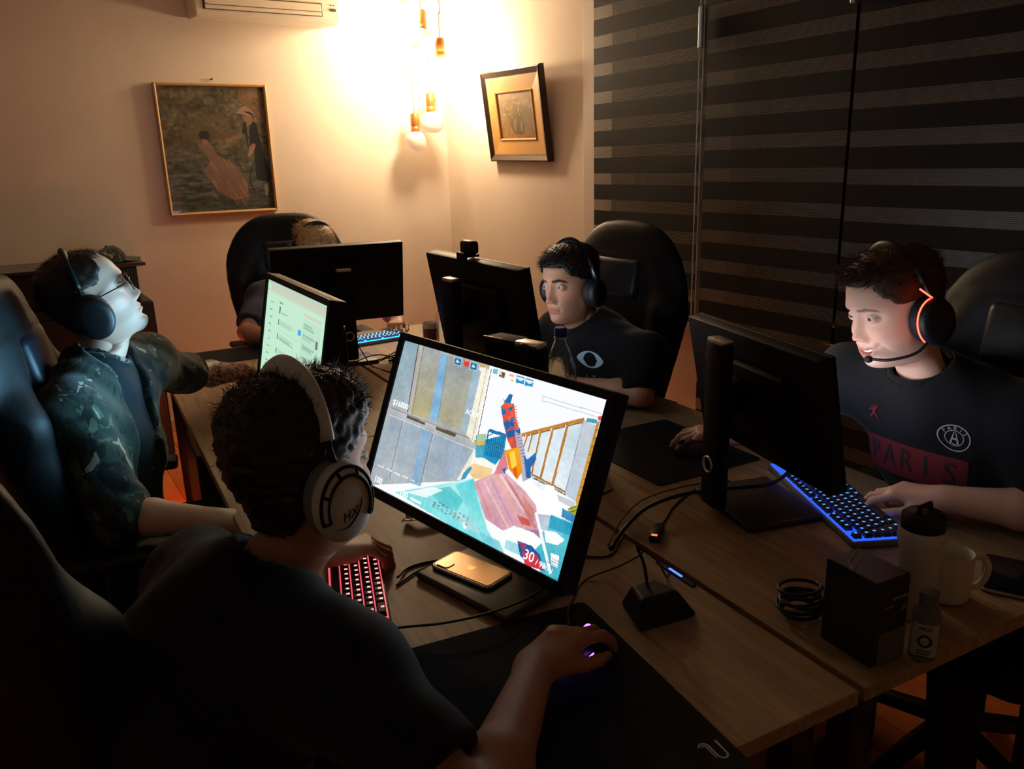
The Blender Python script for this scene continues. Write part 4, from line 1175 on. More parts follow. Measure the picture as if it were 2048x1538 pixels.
# ------------------------------------------------------------------ monitors
bez_m = mat('monitor_black', (.006, .006, .0065), .5, spec=.22, bump=.04, bscale=600)
base_m = mat('monitor_base', (.030, .027, .024), .35, spec=.5)
gloss = mat('gloss_cap', (.80, .76, .70), .36, 1.0)
def monitor(label, topc, yaw, back, roll, w_, h_, screen, light, zbase=DZ, base=(.235, .19), boff=(0, .035), col_h=.40, lcol=(.8, .9, 1.0), spread=100, colx=0.0):
    """topc: middle of the upper edge; viewer stands on local -y"""
    a = math.radians(yaw); t = math.radians(back)
    rootp = Vector((topc[0], topc[1], 0)); Rz = Matrix.Rotation(a, 4, 'Z')
    r = thing('monitor', label, 'monitor', (topc[0], topc[1], zbase), a)
    # panel frame: origin at the top edge
    T = Matrix.Translation((0, 0, topc[2] - zbase)) @ Matrix.Rotation(-t, 4, 'X') @ Matrix.Rotation(math.radians(roll), 4, 'Y')
    bz, bb = .0155, .020
    mb = MB(); mb.box((0, .0225, -h_ / 2), (w_, .033, h_), T, bev=.004)
    mb.box((0, .046, -h_ * .52), (w_ * .62, .030, h_ * .62), T, bev=.012)
    hs = mb.build('housing', bez_m, r, smooth=True, angle=35)
    mb = MB()
    mb.box((0, .004, -bz / 2), (w_, .010, bz), T, bev=.002); mb.box((0, .004, -h_ + bb / 2), (w_, .010, bb), T, bev=.002)
    for s_ in (-1, 1): mb.box((s_ * (w_ / 2 - bz / 2), .004, -(bz + h_ - bb) / 2), (bz, .010, h_ - bz - bb + .002), T, bev=.002)
    mb.build('bezel', bez_m, r)
    sw, sh = w_ - 2 * bz, h_ - bz - bb; sc_c = T @ Matrix.Translation((0, .0045, -bz - sh / 2)) @ Matrix.Rotation(math.radians(90), 4, 'X')
    scr = None
    if screen is not None:
        scr = picture_mesh('screen', screen, sw, sh, emat('screen_picture', (1, 1, 1), 1.0, attr='tint'), r, sc_c)
    else:
        scr = MB().box((0, 0, 0), (sw, sh, .002), sc_c).build('screen', emat('screen_glow', lcol, .9), r)
    if light > 0:
        l = bpy.data.lights.new('screen_light', 'AREA'); l.shape = 'RECTANGLE'; l.size = sw; l.size_y = sh; l.energy = light * SCREEN_W; l.color = lcol; l.spread = math.radians(spread)
        lo = bpy.data.objects.new('screen_light', l); link(lo, r)
        lo.matrix_local = T @ Matrix.Translation((0, -.004, -bz - sh / 2)) @ Matrix.Rotation(math.radians(-90), 4, 'X')
    # stand
    H = topc[2] - zbase
    cy = .095
    mb = MB(); mb.box((colx, cy, col_h / 2 + .01), (.066, .034, col_h - .02), bev=.008); mb.build('stand_column', bez_m, r, smooth=True, angle=40)
    MB().box((colx, cy, col_h + .002), (.060, .030, .012), bev=.004).build('column_cap', gloss, r, smooth=True, angle=40)
    mb = MB(); hz = H - h_ * .47; mb.box((colx, .073, hz), (.060, .060, .070), bev=.008); mb.build('hinge', bez_m, r, smooth=True, angle=40)
    mb = MB(); mb.lathe([(.019, -.002), (.019, .004), (.016, .004), (.016, -.002)], 24, Matrix.Translation((colx, cy + .0175, .12)) @ Matrix.Rotation(math.radians(-90), 4, 'X'), cap=False); mb.build('cable_ring', gloss, r, smooth=True)
    mb = MB(); mb.box((boff[0], boff[1], .0075), (base[0], base[1], .015), bev=.006, seg=3); mb.build('stand_base', base_m, r, smooth=True, angle=40)
    return r, T, sw, sh, sc_c

def game_picture():
    h, w_ = 300, 534; r = np.random.default_rng(2)
    a = canvas(h, w_, (250, 252, 255))
    n1 = vnoise(h, w_, 12, 20, r); n2 = vnoise(h, w_, 50, 80, r)
    def P(pts, c, al=1.0, c2=None, ax=0): pfill(a, pts, c, al, c2, ax)
    # big container wall on the left: upper and lower row of panels
    P([(-0.012,-0.004),(0.478,0.001),(0.499,0.477),(0.48,0.724),(-0.019,1.026)],(172,178,180))
    P([(-0.0,0.0),(0.083,0.001),(0.118,0.458),(0.003,0.475)],(140,172,186),1,(172,186,190),0)
    P([(0.112,0.003),(0.218,0.013),(0.248,0.443),(0.137,0.449)],(164,170,172),1,(182,172,128),0)
    P([(0.218,0.013),(0.258,0.015),(0.295,0.437),(0.246,0.438)],(132,182,218))
    P([(0.258,0.015),(0.437,0.036),(0.454,0.433),(0.294,0.432)],(158,166,168),1,(176,170,140),0)
    P([(0.404,0.032),(0.446,0.038),(0.46,0.441),(0.418,0.434)],(160,190,210),0.8)
    pline(a,(0.083, 0.001),(0.119, 0.463),0.01,(104, 84, 66),1)
    pline(a,(0.098, 0.001),(0.131, 0.458),0.028,(190, 178, 178),1)
    pline(a,(0.115, 0.004),(0.146, 0.45),0.005,(120, 106, 76),1)
    pline(a,(0.258, 0.015),(0.294, 0.438),0.006,(120, 124, 124),0.7)
    P([(0.015,0.454),(0.137,0.449),(0.513,0.459),(0.513,0.509),(0.119,0.506),(0.017,0.508)],(196,196,198),1,(176,180,184),0)
    P([(0.12,0.466),(0.229,0.469),(0.23,0.485),(0.121,0.487)],(92,86,68))
    P([(0.292,0.466),(0.404,0.464),(0.401,0.485),(0.294,0.486)],(92,86,68))
    P([(0.017,0.508),(0.119,0.506),(0.507,0.516),(0.488,0.719),(-0.02,1.02)],(158,176,192),1,(178,184,188),0)
    P([(0.223,0.509),(0.273,0.511),(0.289,0.864),(0.236,0.872)],(138,178,212),0.8)
    P([(0.38,0.517),(0.453,0.515),(0.455,0.733),(0.394,0.751)],(166,184,206),0.8)
    pline(a,(0.103, 0.514),(0.113, 0.906),0.01,(150, 142, 140),1)
    pline(a,(0.283, 0.52),(0.288, 0.859),0.01,(140, 140, 142),1)
    pline(a,(0.112, 0.509),(0.122, 0.901),0.005,(200, 200, 204),1)
    pline(a,(0.292, 0.516),(0.297, 0.853),0.005,(200, 200, 204),1)
    pline(a,(0.016, 0.459),(0.513, 0.461),0.006,(140, 140, 140),1)
    pline(a,(0.019, 0.51),(0.511, 0.513),0.006,(214, 214, 216),1)
    P([(0.445,0.032),(0.483,0.022),(0.499,0.477),(0.452,0.445)],(244,238,220))
    pline(a,(0.49, 0.017),(0.51, 0.463),0.006,(96, 92, 80),1)
    pline(a,(0.468, 0.028),(0.487, 0.461),0.004,(180, 160, 120),1)
    P([(0.507,0.513),(0.521,0.499),(0.495,0.709),(0.463,0.728)],(240,232,214))
    P([(0.499,0.427),(0.546,0.399),(0.562,0.533),(0.524,0.559)],(70,164,190))
    P([(0.503,0.419),(0.545,0.397),(0.551,0.439),(0.509,0.461)],(176,206,176))
    P([(0.508,0.461),(0.551,0.439),(0.552,0.463),(0.511,0.484)],(232,180,70))
    P([(0.547,0.432),(0.637,0.356),(0.647,0.47),(0.622,0.549),(0.555,0.542)],(34,146,196))
    pline(a,(0.559, 0.428),(0.567, 0.519),0.0045,(16, 70, 110),1)
    pline(a,(0.567, 0.421),(0.576, 0.517),0.0045,(16, 70, 110),1)
    pline(a,(0.576, 0.413),(0.585, 0.515),0.0045,(16, 70, 110),1)
    pline(a,(0.585, 0.406),(0.594, 0.514),0.0045,(16, 70, 110),1)
    pline(a,(0.593, 0.399),(0.603, 0.512),0.0045,(16, 70, 110),1)
    pline(a,(0.602, 0.391),(0.612, 0.511),0.0045,(16, 70, 110),1)
    pline(a,(0.611, 0.384),(0.621, 0.509),0.0045,(16, 70, 110),1)
    pline(a,(0.619, 0.377),(0.63, 0.507),0.0045,(16, 70, 110),1)
    pline(a,(0.628, 0.37),(0.639, 0.506),0.0045,(16, 70, 110),1)
    pline(a,(0.552, 0.372),(0.634, 0.365),0.02,(36, 120, 172),1)
    pline(a,(0.552, 0.372),(0.556, 0.436),0.012,(36, 120, 172),1)
    pline(a,(0.558, 0.402),(0.588, 0.364),0.006,(36, 120, 172),1)
    P([(0.516,0.558),(0.564,0.537),(0.627,0.552),(0.612,0.603),(0.517,0.602)],(250,244,232))
    P([(0.49,0.645),(0.523,0.59),(0.617,0.579),(0.616,0.64),(0.542,0.677)],(240,206,150))
    P([(0.487,0.669),(0.511,0.616),(0.521,0.622),(0.502,0.7),(0.483,0.716)],(60,150,190))
    P([(0.7,0.329),(0.933,0.136),(0.981,0.146),(0.982,0.567),(0.786,0.541)],(206,226,236),1,(226,236,244),0)
    pline(a,(0.701, 0.331),(0.933, 0.134),0.02,(196, 132, 52),1)
    pline(a,(0.713, 0.335),(0.936, 0.147),0.006,(120, 84, 40),1)
    pline(a,(0.727, 0.315),(0.722, 0.397),0.01,(184, 124, 50),1)
    pline(a,(0.72, 0.318),(0.715, 0.401),0.005,(250, 250, 250),1)
    pline(a,(0.746, 0.3),(0.746, 0.411),0.01,(184, 124, 50),1)
    pline(a,(0.739, 0.303),(0.739, 0.414),0.005,(250, 250, 250),1)
    pline(a,(0.776, 0.27),(0.785, 0.517),0.013,(184, 124, 50),1)
    pline(a,(0.77, 0.274),(0.779, 0.521),0.005,(250, 250, 250),1)
    pline(a,(0.822, 0.232),(0.825, 0.522),0.016,(184, 124, 50),1)
    pline(a,(0.816, 0.236),(0.818, 0.525),0.005,(250, 250, 250),1)
    pline(a,(0.875, 0.189),(0.878, 0.526),0.02,(184, 124, 50),1)
    pline(a,(0.869, 0.192),(0.872, 0.529),0.005,(250, 250, 250),1)
    pline(a,(0.785, 0.52),(0.936, 0.54),0.012,(176, 126, 60),1)
    pline(a,(0.796, 0.535),(0.938, 0.553),0.006,(90, 80, 64),1)
    P([(0.931,0.139),(0.982,0.144),(0.983,0.568),(0.935,0.55)],(206,214,222),1,(190,206,222),0)
    pline(a,(0.931, 0.141),(0.935, 0.535),0.005,(150, 160, 170),1)
    P([(0.981,0.139),(0.993,0.103),(0.995,0.603),(0.981,0.562)],(206,150,58))
    pline(a,(0.985, 0.172),(1.0, 0.159),0.004,(130, 86, 26),1)
    pline(a,(0.986, 0.216),(1.0, 0.205),0.004,(130, 86, 26),1)
    pline(a,(0.986, 0.261),(1.0, 0.251),0.004,(130, 86, 26),1)
    pline(a,(0.986, 0.306),(1.0, 0.296),0.004,(130, 86, 26),1)
    pline(a,(0.986, 0.35),(1.0, 0.342),0.004,(130, 86, 26),1)
    pline(a,(0.987, 0.395),(1.0, 0.387),0.004,(130, 86, 26),1)
    pline(a,(0.987, 0.44),(1.0, 0.433),0.004,(130, 86, 26),1)
    pline(a,(0.987, 0.484),(1.0, 0.478),0.004,(130, 86, 26),1)
    pline(a,(0.987, 0.529),(1.0, 0.524),0.004,(130, 86, 26),1)
    P([(0.867,0.571),(0.983,0.571),(0.985,0.604),(0.872,0.598)],(196,204,210))
    P([(0.958,0.646),(0.969,0.604),(0.998,0.571),(0.995,0.637)],(168,170,60))
    pline(a,(0.961, 0.644),(0.999, 0.601),0.005,(70, 90, 30),1)
    pline(a,(0.96, 0.62),(0.993, 0.589),0.004,(70, 90, 30),1)
    P([(0.94,0.627),(1.002,0.638),(0.999,0.677),(0.945,0.674)],(60,140,190))
    P([(0.166,0.972),(0.37,0.811),(0.541,0.672),(0.661,0.919),(0.746,1.011),(0.486,1.0)],(206,244,244),1,(120,226,230),0)
    P([(0.334,0.867),(0.438,0.782),(0.52,0.823),(0.503,0.911),(0.43,0.912)],(86,206,212),0.8)
    P([(0.461,0.758),(0.542,0.677),(0.609,0.834),(0.652,0.915),(0.58,0.896)],(70,206,214),0.85,(150,236,236),0)
    P([(0.221,0.94),(0.355,0.831),(0.41,0.822),(0.335,0.913)],(250,254,252),0.9)
    P([(0.465,0.902),(0.593,0.92),(0.654,0.967),(0.551,0.969)],(190,226,226),0.8)
    P([(0.626,0.953),(0.726,0.951),(0.76,1.001),(0.662,1.005)],(120,206,220),0.8)
    P([(0.543,0.93),(0.569,0.969),(0.558,0.981),(0.539,0.944)],(240,252,252))
    P([(0.752,0.571),(0.886,0.534),(0.943,0.641),(0.924,0.677),(0.842,0.714),(0.782,0.642)],(254,254,254))
    P([(0.797,0.561),(0.854,0.542),(0.847,0.583)],(226,234,240),0.7)
    P([(0.545,0.695),(0.634,0.589),(0.675,0.567),(0.779,0.624),(0.836,0.672),(0.885,0.836),(0.822,0.841),(0.771,0.829),(0.73,0.885),(0.642,0.867)],(226,176,182),1,(214,160,176),0)
    pline(a,(0.591, 0.665),(0.746, 0.854),0.016,(240, 204, 196),0.75)
    pline(a,(0.618, 0.633),(0.763, 0.822),0.016,(196, 150, 180),0.75)
    pline(a,(0.652, 0.592),(0.801, 0.735),0.016,(246, 214, 204),0.75)
    pline(a,(0.676, 0.589),(0.844, 0.759),0.016,(178, 140, 170),0.75)
    pline(a,(0.563, 0.697),(0.662, 0.844),0.016,(220, 140, 150),0.75)
    pline(a,(0.696, 0.609),(0.858, 0.791),0.016,(206, 120, 110),0.75)
    pline(a,(0.639, 0.61),(0.779, 0.78),0.016,(236, 170, 150),0.75)
    P([(0.768,0.766),(0.822,0.763),(0.842,0.791),(0.799,0.804)],(216,84,64),0.85)
    P([(0.772,0.649),(0.831,0.695),(0.842,0.75),(0.799,0.726)],(210,120,96),0.6)
    P([(0.808,0.829),(0.873,0.792),(0.89,0.841)],(150,110,150),0.7)
    P([(0.576,0.158),(0.59,0.176),(0.602,0.126),(0.619,0.128),(0.617,0.186),(0.596,0.196)],(32,110,170))
    P([(0.578,0.215),(0.593,0.184),(0.633,0.174),(0.656,0.243),(0.689,0.313),(0.719,0.383),(0.729,0.452),(0.687,0.443),(0.647,0.389),(0.612,0.309)],(214,84,74))
    P([(0.582,0.219),(0.605,0.224),(0.607,0.251),(0.592,0.258)],(34,104,172))
    P([(0.605,0.202),(0.632,0.19),(0.63,0.223)],(34,104,172))
    P([(0.608,0.299),(0.647,0.247),(0.652,0.289),(0.63,0.343)],(34,104,172))
    P([(0.63,0.343),(0.685,0.293),(0.696,0.326),(0.645,0.379)],(34,104,172))
    P([(0.633,0.298),(0.661,0.273),(0.659,0.306)],(34,104,172))
    P([(0.584,0.19),(0.629,0.178),(0.625,0.198),(0.599,0.214)],(240,96,60))
    P([(0.623,0.227),(0.643,0.206),(0.647,0.247)],(240,96,60))
    P([(0.617,0.262),(0.634,0.243),(0.637,0.285)],(240,96,60))
    P([(0.647,0.389),(0.671,0.365),(0.668,0.41)],(240,96,60))
    pline(a,(0.64, 0.191),(0.647, 0.182),0.006,(226, 130, 110),1)
    pline(a,(0.643, 0.207),(0.652, 0.197),0.006,(226, 130, 110),1)
    pline(a,(0.647, 0.223),(0.657, 0.212),0.006,(226, 130, 110),1)
    pline(a,(0.65, 0.239),(0.661, 0.227),0.006,(226, 130, 110),1)
    pline(a,(0.653, 0.254),(0.666, 0.243),0.006,(226, 130, 110),1)
    pline(a,(0.656, 0.27),(0.671, 0.258),0.006,(226, 130, 110),1)
    pline(a,(0.659, 0.286),(0.675, 0.273),0.006,(226, 130, 110),1)
    pline(a,(0.662, 0.302),(0.68, 0.287),0.006,(226, 130, 110),1)
    pline(a,(0.666, 0.317),(0.684, 0.302),0.006,(226, 130, 110),1)
    P([(0.667,0.324),(0.7,0.329),(0.748,0.452),(0.786,0.541),(0.758,0.578),(0.716,0.47)],(186,176,196))
    pline(a,(0.678, 0.34),(0.697, 0.325),0.004,(110, 104, 124),1)
    pline(a,(0.685, 0.356),(0.703, 0.341),0.004,(110, 104, 124),1)
    pline(a,(0.692, 0.372),(0.71, 0.357),0.004,(110, 104, 124),1)
    pline(a,(0.699, 0.387),(0.716, 0.373),0.004,(110, 104, 124),1)
    pline(a,(0.705, 0.403),(0.722, 0.389),0.004,(110, 104, 124),1)
    pline(a,(0.712, 0.419),(0.729, 0.404),0.004,(110, 104, 124),1)
    pline(a,(0.719, 0.434),(0.735, 0.42),0.004,(110, 104, 124),1)
    pline(a,(0.725, 0.45),(0.741, 0.436),0.004,(110, 104, 124),1)
    pline(a,(0.732, 0.465),(0.748, 0.451),0.004,(110, 104, 124),1)
    pline(a,(0.739, 0.48),(0.754, 0.467),0.004,(110, 104, 124),1)
    pline(a,(0.745, 0.496),(0.76, 0.482),0.004,(110, 104, 124),1)
    pline(a,(0.752, 0.511),(0.766, 0.498),0.004,(110, 104, 124),1)
    P([(0.647,0.448),(0.703,0.402),(0.725,0.465),(0.745,0.528),(0.731,0.58),(0.686,0.54)],(250,176,20),1,(236,130,10),0)
    P([(0.669,0.453),(0.689,0.431),(0.715,0.502),(0.697,0.534)],(254,220,90),0.9)
    P([(0.701,0.532),(0.717,0.512),(0.733,0.572),(0.716,0.566)],(214,84,20),0.8)
    P([(0.647,0.448),(0.683,0.542),(0.665,0.578),(0.626,0.607),(0.636,0.514)],(222,120,130),0.9)
    P([(0.655,0.558),(0.673,0.536),(0.674,0.579)],(40,110,180))
    P([(0.732,0.435),(0.752,0.45),(0.779,0.395),(0.788,0.43),(0.775,0.489),(0.787,0.54),(0.768,0.551)],(34,104,172))
    P([(0.904,0.685),(1.002,0.677),(1.001,0.836),(1.0,1.013),(0.921,1.001),(0.877,0.89)],(96,202,214),1,(70,180,200),0)
    P([(0.902,0.692),(1.003,0.679),(1.001,0.747),(0.91,0.757)],(36,150,190),0.8)
    P([(0.893,0.779),(0.94,0.762),(0.98,0.781),(0.959,0.824),(0.911,0.837)],(252,254,254))
    P([(0.941,0.877),(0.976,0.873),(0.981,0.938),(0.953,0.938)],(252,254,254))
    P([(0.729,0.928),(0.776,0.845),(0.831,0.85),(0.808,0.927),(0.768,0.964)],(252,254,254))
    P([(0.851,0.712),(0.902,0.691),(0.906,0.775),(0.872,0.787)],(190,198,214))
    P([(0.786,0.827),(0.855,0.818),(0.901,0.839),(0.879,0.899),(0.797,0.909)],(254,254,254))
    P([(0.752,0.923),(0.828,0.913),(0.828,0.97),(0.754,0.974)],(150,220,230),0.8)
    P([(0.799,0.9),(0.862,0.89),(0.9,0.915),(0.94,0.987),(0.875,0.993),(0.826,0.971)],(40,92,164))
    P([(0.83,0.941),(0.891,0.922),(0.929,0.985),(0.855,1.007)],(206,58,70))
    P([(0.803,0.902),(0.841,0.9),(0.834,0.94)],(200,70,90),0.8)
    pline(a,(0.843, 0.709),(0.961, 0.982),0.02,(250, 252, 254),1)
    P([(0.293,0.01),(0.335,0.01),(0.339,0.057),(0.298,0.057)],(200,228,240))
    P([(0.297,0.014),(0.332,0.014),(0.336,0.053),(0.301,0.053)],(24,118,168))
    P([(0.311,0.019),(0.329,0.04),(0.307,0.042)],(224,240,246))
    P([(0.38,0.011),(0.42,0.011),(0.424,0.056),(0.384,0.057)],(200,228,240))
    P([(0.383,0.014),(0.417,0.014),(0.421,0.053),(0.387,0.052)],(24,118,168))
    P([(0.397,0.019),(0.414,0.04),(0.393,0.042)],(224,240,246))
    P([(0.345,0.012),(0.375,0.014),(0.377,0.041),(0.368,0.054),(0.352,0.044)],(226,70,70))
    P([(0.351,0.005),(0.37,0.007),(0.368,0.017),(0.352,0.019)],(240,180,60))
    P([(0.429,0.013),(0.463,0.012),(0.465,0.041),(0.45,0.054),(0.434,0.045)],(244,240,226))
    P([(0.431,0.012),(0.461,0.011),(0.46,0.023),(0.445,0.022),(0.434,0.027)],(224,164,70))
    P([(0.499,0.009),(0.523,0.008),(0.523,0.041),(0.5,0.04)],(110,196,206))
    P([(0.526,0.015),(0.558,0.013),(0.562,0.05),(0.536,0.05)],(232,226,206))
    P([(0.541,0.018),(0.559,0.017),(0.56,0.048),(0.547,0.049)],(110,96,60))
    P([(0.533,0.037),(0.543,0.037),(0.543,0.046),(0.535,0.048)],(60,50,40))
    P([(0.579,0.013),(0.602,0.012),(0.601,0.028),(0.581,0.027)],(240,170,190))
    P([(0.591,0.043),(0.605,0.044),(0.605,0.055),(0.593,0.053)],(244,190,70))
    P([(0.613,0.011),(0.65,0.01),(0.654,0.051),(0.616,0.052)],(30,150,200))
    P([(0.616,0.028),(0.635,0.037),(0.65,0.026),(0.648,0.016),(0.616,0.017)],(236,246,250))
    P([(0.616,0.039),(0.636,0.043),(0.652,0.032),(0.653,0.049),(0.616,0.05)],(30,150,200))
    P([(0.655,0.011),(0.691,0.01),(0.694,0.051),(0.658,0.052)],(30,150,200))
    P([(0.658,0.028),(0.676,0.038),(0.691,0.027),(0.689,0.017),(0.657,0.018)],(236,246,250))
    P([(0.658,0.039),(0.677,0.044),(0.692,0.033),(0.694,0.049),(0.658,0.05)],(30,150,200))
    pline(a,(0.746, 0.082),(0.99, 0.079),0.0035,(176, 186, 186),0.9)
    pline(a,(0.748, 0.107),(0.986, 0.101),0.0035,(176, 186, 186),0.9)
    pline(a,(0.746, 0.082),(0.748, 0.107),0.0035,(176, 186, 186),0.9)
    pline(a,(0.99, 0.079),(0.99, 0.12),0.0035,(176, 186, 186),0.9)
    P([(0.941,0.122),(0.983,0.115),(0.983,0.137),(0.942,0.143)],(70,166,186))
    P([(0.981,0.096),(0.996,0.087),(0.995,0.113),(0.983,0.115)],(214,70,60))
    pline(a,(0.401, 0.902),(0.417, 0.903),0.0055,(96, 130, 132),0.8)
    pline(a,(0.424, 0.903),(0.439, 0.904),0.0055,(96, 130, 132),0.8)
    pline(a,(0.447, 0.904),(0.462, 0.905),0.0055,(96, 130, 132),0.8)
    pline(a,(0.469, 0.905),(0.484, 0.906),0.0055,(96, 130, 132),0.8)
    pline(a,(0.513, 0.906),(0.527, 0.907),0.0055,(96, 130, 132),0.8)
    pline(a,(0.535, 0.907),(0.549, 0.908),0.0055,(96, 130, 132),0.8)
    pline(a,(0.556, 0.908),(0.57, 0.909),0.0055,(96, 130, 132),0.8)
    pline(a,(0.378, 0.912),(0.393, 0.913),0.0055,(96, 130, 132),0.8)
    pline(a,(0.424, 0.913),(0.439, 0.914),0.0055,(96, 130, 132),0.8)
    pline(a,(0.446, 0.914),(0.461, 0.915),0.0055,(96, 130, 132),0.8)
    pline(a,(0.469, 0.915),(0.483, 0.916),0.0055,(96, 130, 132),0.8)
    pline(a,(0.491, 0.916),(0.505, 0.917),0.0055,(96, 130, 132),0.8)
    pline(a,(0.534, 0.917),(0.548, 0.918),0.0055,(96, 130, 132),0.8)
    pline(a,(0.555, 0.918),(0.57, 0.919),0.0055,(96, 130, 132),0.8)
    pline(a,(0.377, 0.922),(0.393, 0.923),0.0055,(96, 130, 132),0.8)
    pline(a,(0.4, 0.923),(0.416, 0.924),0.0055,(96, 130, 132),0.8)
    pline(a,(0.446, 0.925),(0.461, 0.926),0.0055,(96, 130, 132),0.8)
    pline(a,(0.468, 0.925),(0.483, 0.926),0.0055,(96, 130, 132),0.8)
    pline(a,(0.49, 0.926),(0.505, 0.927),0.0055,(96, 130, 132),0.8)
    pline(a,(0.512, 0.927),(0.527, 0.928),0.0055,(96, 130, 132),0.8)
    pline(a,(0.555, 0.928),(0.569, 0.929),0.0055,(96, 130, 132),0.8)
    pline(a,(0.377, 0.933),(0.392, 0.934),0.0055,(96, 130, 132),0.8)
    pline(a,(0.4, 0.934),(0.415, 0.935),0.0055,(96, 130, 132),0.8)
    pline(a,(0.423, 0.934),(0.438, 0.935),0.0055,(96, 130, 132),0.8)
    pline(a,(0.468, 0.936),(0.482, 0.937),0.0055,(96, 130, 132),0.8)
    pline(a,(0.49, 0.937),(0.504, 0.937),0.0055,(96, 130, 132),0.8)
    pline(a,(0.512, 0.937),(0.526, 0.938),0.0055,(96, 130, 132),0.8)
    pline(a,(0.533, 0.938),(0.548, 0.939),0.0055,(96, 130, 132),0.8)
    pline(a,(0.376, 0.944),(0.392, 0.944),0.0055,(96, 130, 132),0.8)
    pline(a,(0.4, 0.944),(0.415, 0.945),0.0055,(96, 130, 132),0.8)
    pline(a,(0.422, 0.945),(0.437, 0.946),0.0055,(96, 130, 132),0.8)
    pline(a,(0.445, 0.946),(0.46, 0.946),0.0055,(96, 130, 132),0.8)
    pline(a,(0.489, 0.947),(0.504, 0.948),0.0055,(96, 130, 132),0.8)
    pline(a,(0.511, 0.948),(0.526, 0.948),0.0055,(96, 130, 132),0.8)
    pline(a,(0.533, 0.948),(0.547, 0.949),0.0055,(96, 130, 132),0.8)
    pline(a,(0.554, 0.949),(0.568, 0.949),0.0055,(96, 130, 132),0.8)
    pline(a,(0.938, 0.901),(0.943, 0.902),0.005,(70, 110, 120),0.7)
    pline(a,(0.938, 0.915),(0.942, 0.916),0.005,(70, 110, 120),0.7)
    pline(a,(0.938, 0.929),(0.942, 0.93),0.005,(70, 110, 120),0.7)
    pline(a,(0.945, 0.901),(0.949, 0.902),0.005,(70, 110, 120),0.7)
    pline(a,(0.944, 0.915),(0.949, 0.916),0.005,(70, 110, 120),0.7)
    pline(a,(0.944, 0.929),(0.949, 0.93),0.005,(70, 110, 120),0.7)
    pline(a,(0.951, 0.902),(0.956, 0.902),0.005,(70, 110, 120),0.7)
    pline(a,(0.951, 0.916),(0.956, 0.916),0.005,(70, 110, 120),0.7)
    pline(a,(0.951, 0.93),(0.955, 0.93),0.005,(70, 110, 120),0.7)
    pline(a,(0.958, 0.902),(0.962, 0.903),0.005,(70, 110, 120),0.7)
    pline(a,(0.958, 0.916),(0.962, 0.917),0.005,(70, 110, 120),0.7)
    pline(a,(0.957, 0.93),(0.962, 0.931),0.005,(70, 110, 120),0.7)
    pline(a,(0.964, 0.902),(0.969, 0.903),0.005,(70, 110, 120),0.7)
    pline(a,(0.964, 0.916),(0.969, 0.917),0.005,(70, 110, 120),0.7)
    pline(a,(0.964, 0.93),(0.968, 0.931),0.005,(70, 110, 120),0.7)
    pline(a,(0.971, 0.903),(0.975, 0.904),0.005,(70, 110, 120),0.7)
    pline(a,(0.971, 0.917),(0.975, 0.918),0.005,(70, 110, 120),0.7)
    pline(a,(0.97, 0.931),(0.975, 0.931),0.005,(70, 110, 120),0.7)
    pline(a,(0.977, 0.903),(0.982, 0.904),0.005,(70, 110, 120),0.7)
    pline(a,(0.977, 0.917),(0.982, 0.918),0.005,(70, 110, 120),0.7)
    pline(a,(0.977, 0.931),(0.981, 0.932),0.005,(70, 110, 120),0.7)
    pline(a,(0.984, 0.903),(0.988, 0.904),0.005,(70, 110, 120),0.7)
    pline(a,(0.984, 0.917),(0.988, 0.918),0.005,(70, 110, 120),0.7)
    pline(a,(0.983, 0.931),(0.988, 0.932),0.005,(70, 110, 120),0.7)
    pline(a,(0.927, 0.976),(0.93, 0.954),0.006,(240, 240, 240),1)
    pline(a,(0.936, 0.976),(0.939, 0.954),0.006,(240, 240, 240),1)
    pline(a,(0.945, 0.976),(0.948, 0.954),0.006,(240, 240, 240),1)
    pline(a,(0.953, 0.976),(0.956, 0.954),0.006,(240, 240, 240),1)
    pline(a,(0.962, 0.975),(0.965, 0.953),0.006,(240, 240, 240),1)
    pline(a,(0.028, 0.857),(0.038, 0.858),0.01,(250, 250, 250),0.9)
    pline(a,(0.041, 0.857),(0.051, 0.857),0.01,(250, 250, 250),0.9)
    pline(a,(0.054, 0.856),(0.064, 0.857),0.01,(250, 250, 250),0.9)
    pline(a,(0.08, 0.856),(0.09, 0.856),0.01,(250, 250, 250),0.9)
    pline(a,(0.093, 0.855),(0.103, 0.856),0.01,(250, 250, 250),0.9)
    pline(a,(0.106, 0.855),(0.116, 0.856),0.01,(250, 250, 250),0.9)
    pline(a,(0.131, 0.854),(0.141, 0.855),0.01,(250, 250, 250),0.9)
    pline(a,(0.144, 0.854),(0.154, 0.854),0.01,(250, 250, 250),0.9)
    pline(a,(0.157, 0.854),(0.166, 0.854),0.01,(250, 250, 250),0.9)
    pline(a,(0.182, 0.853),(0.191, 0.853),0.01,(250, 250, 250),0.9)
    pline(a,(0.194, 0.852),(0.203, 0.853),0.01,(250, 250, 250),0.9)
    pline(a,(0.206, 0.852),(0.216, 0.853),0.01,(250, 250, 250),0.9)
    pline(a,(0.231, 0.851),(0.24, 0.852),0.01,(250, 250, 250),0.9)
    pline(a,(0.243, 0.851),(0.252, 0.852),0.01,(250, 250, 250),0.9)
    pline(a,(0.099, 0.969),(0.165, 0.969),0.018,(252, 252, 252),1)
    pline(a,(0.254, 0.961),(0.318, 0.962),0.018,(252, 252, 252),1)
    tex = ((n1 - .5) * 18 + (n2 - .5) * 14)[..., None]
    return np.clip(a + tex * (a < 245), 0, 255)
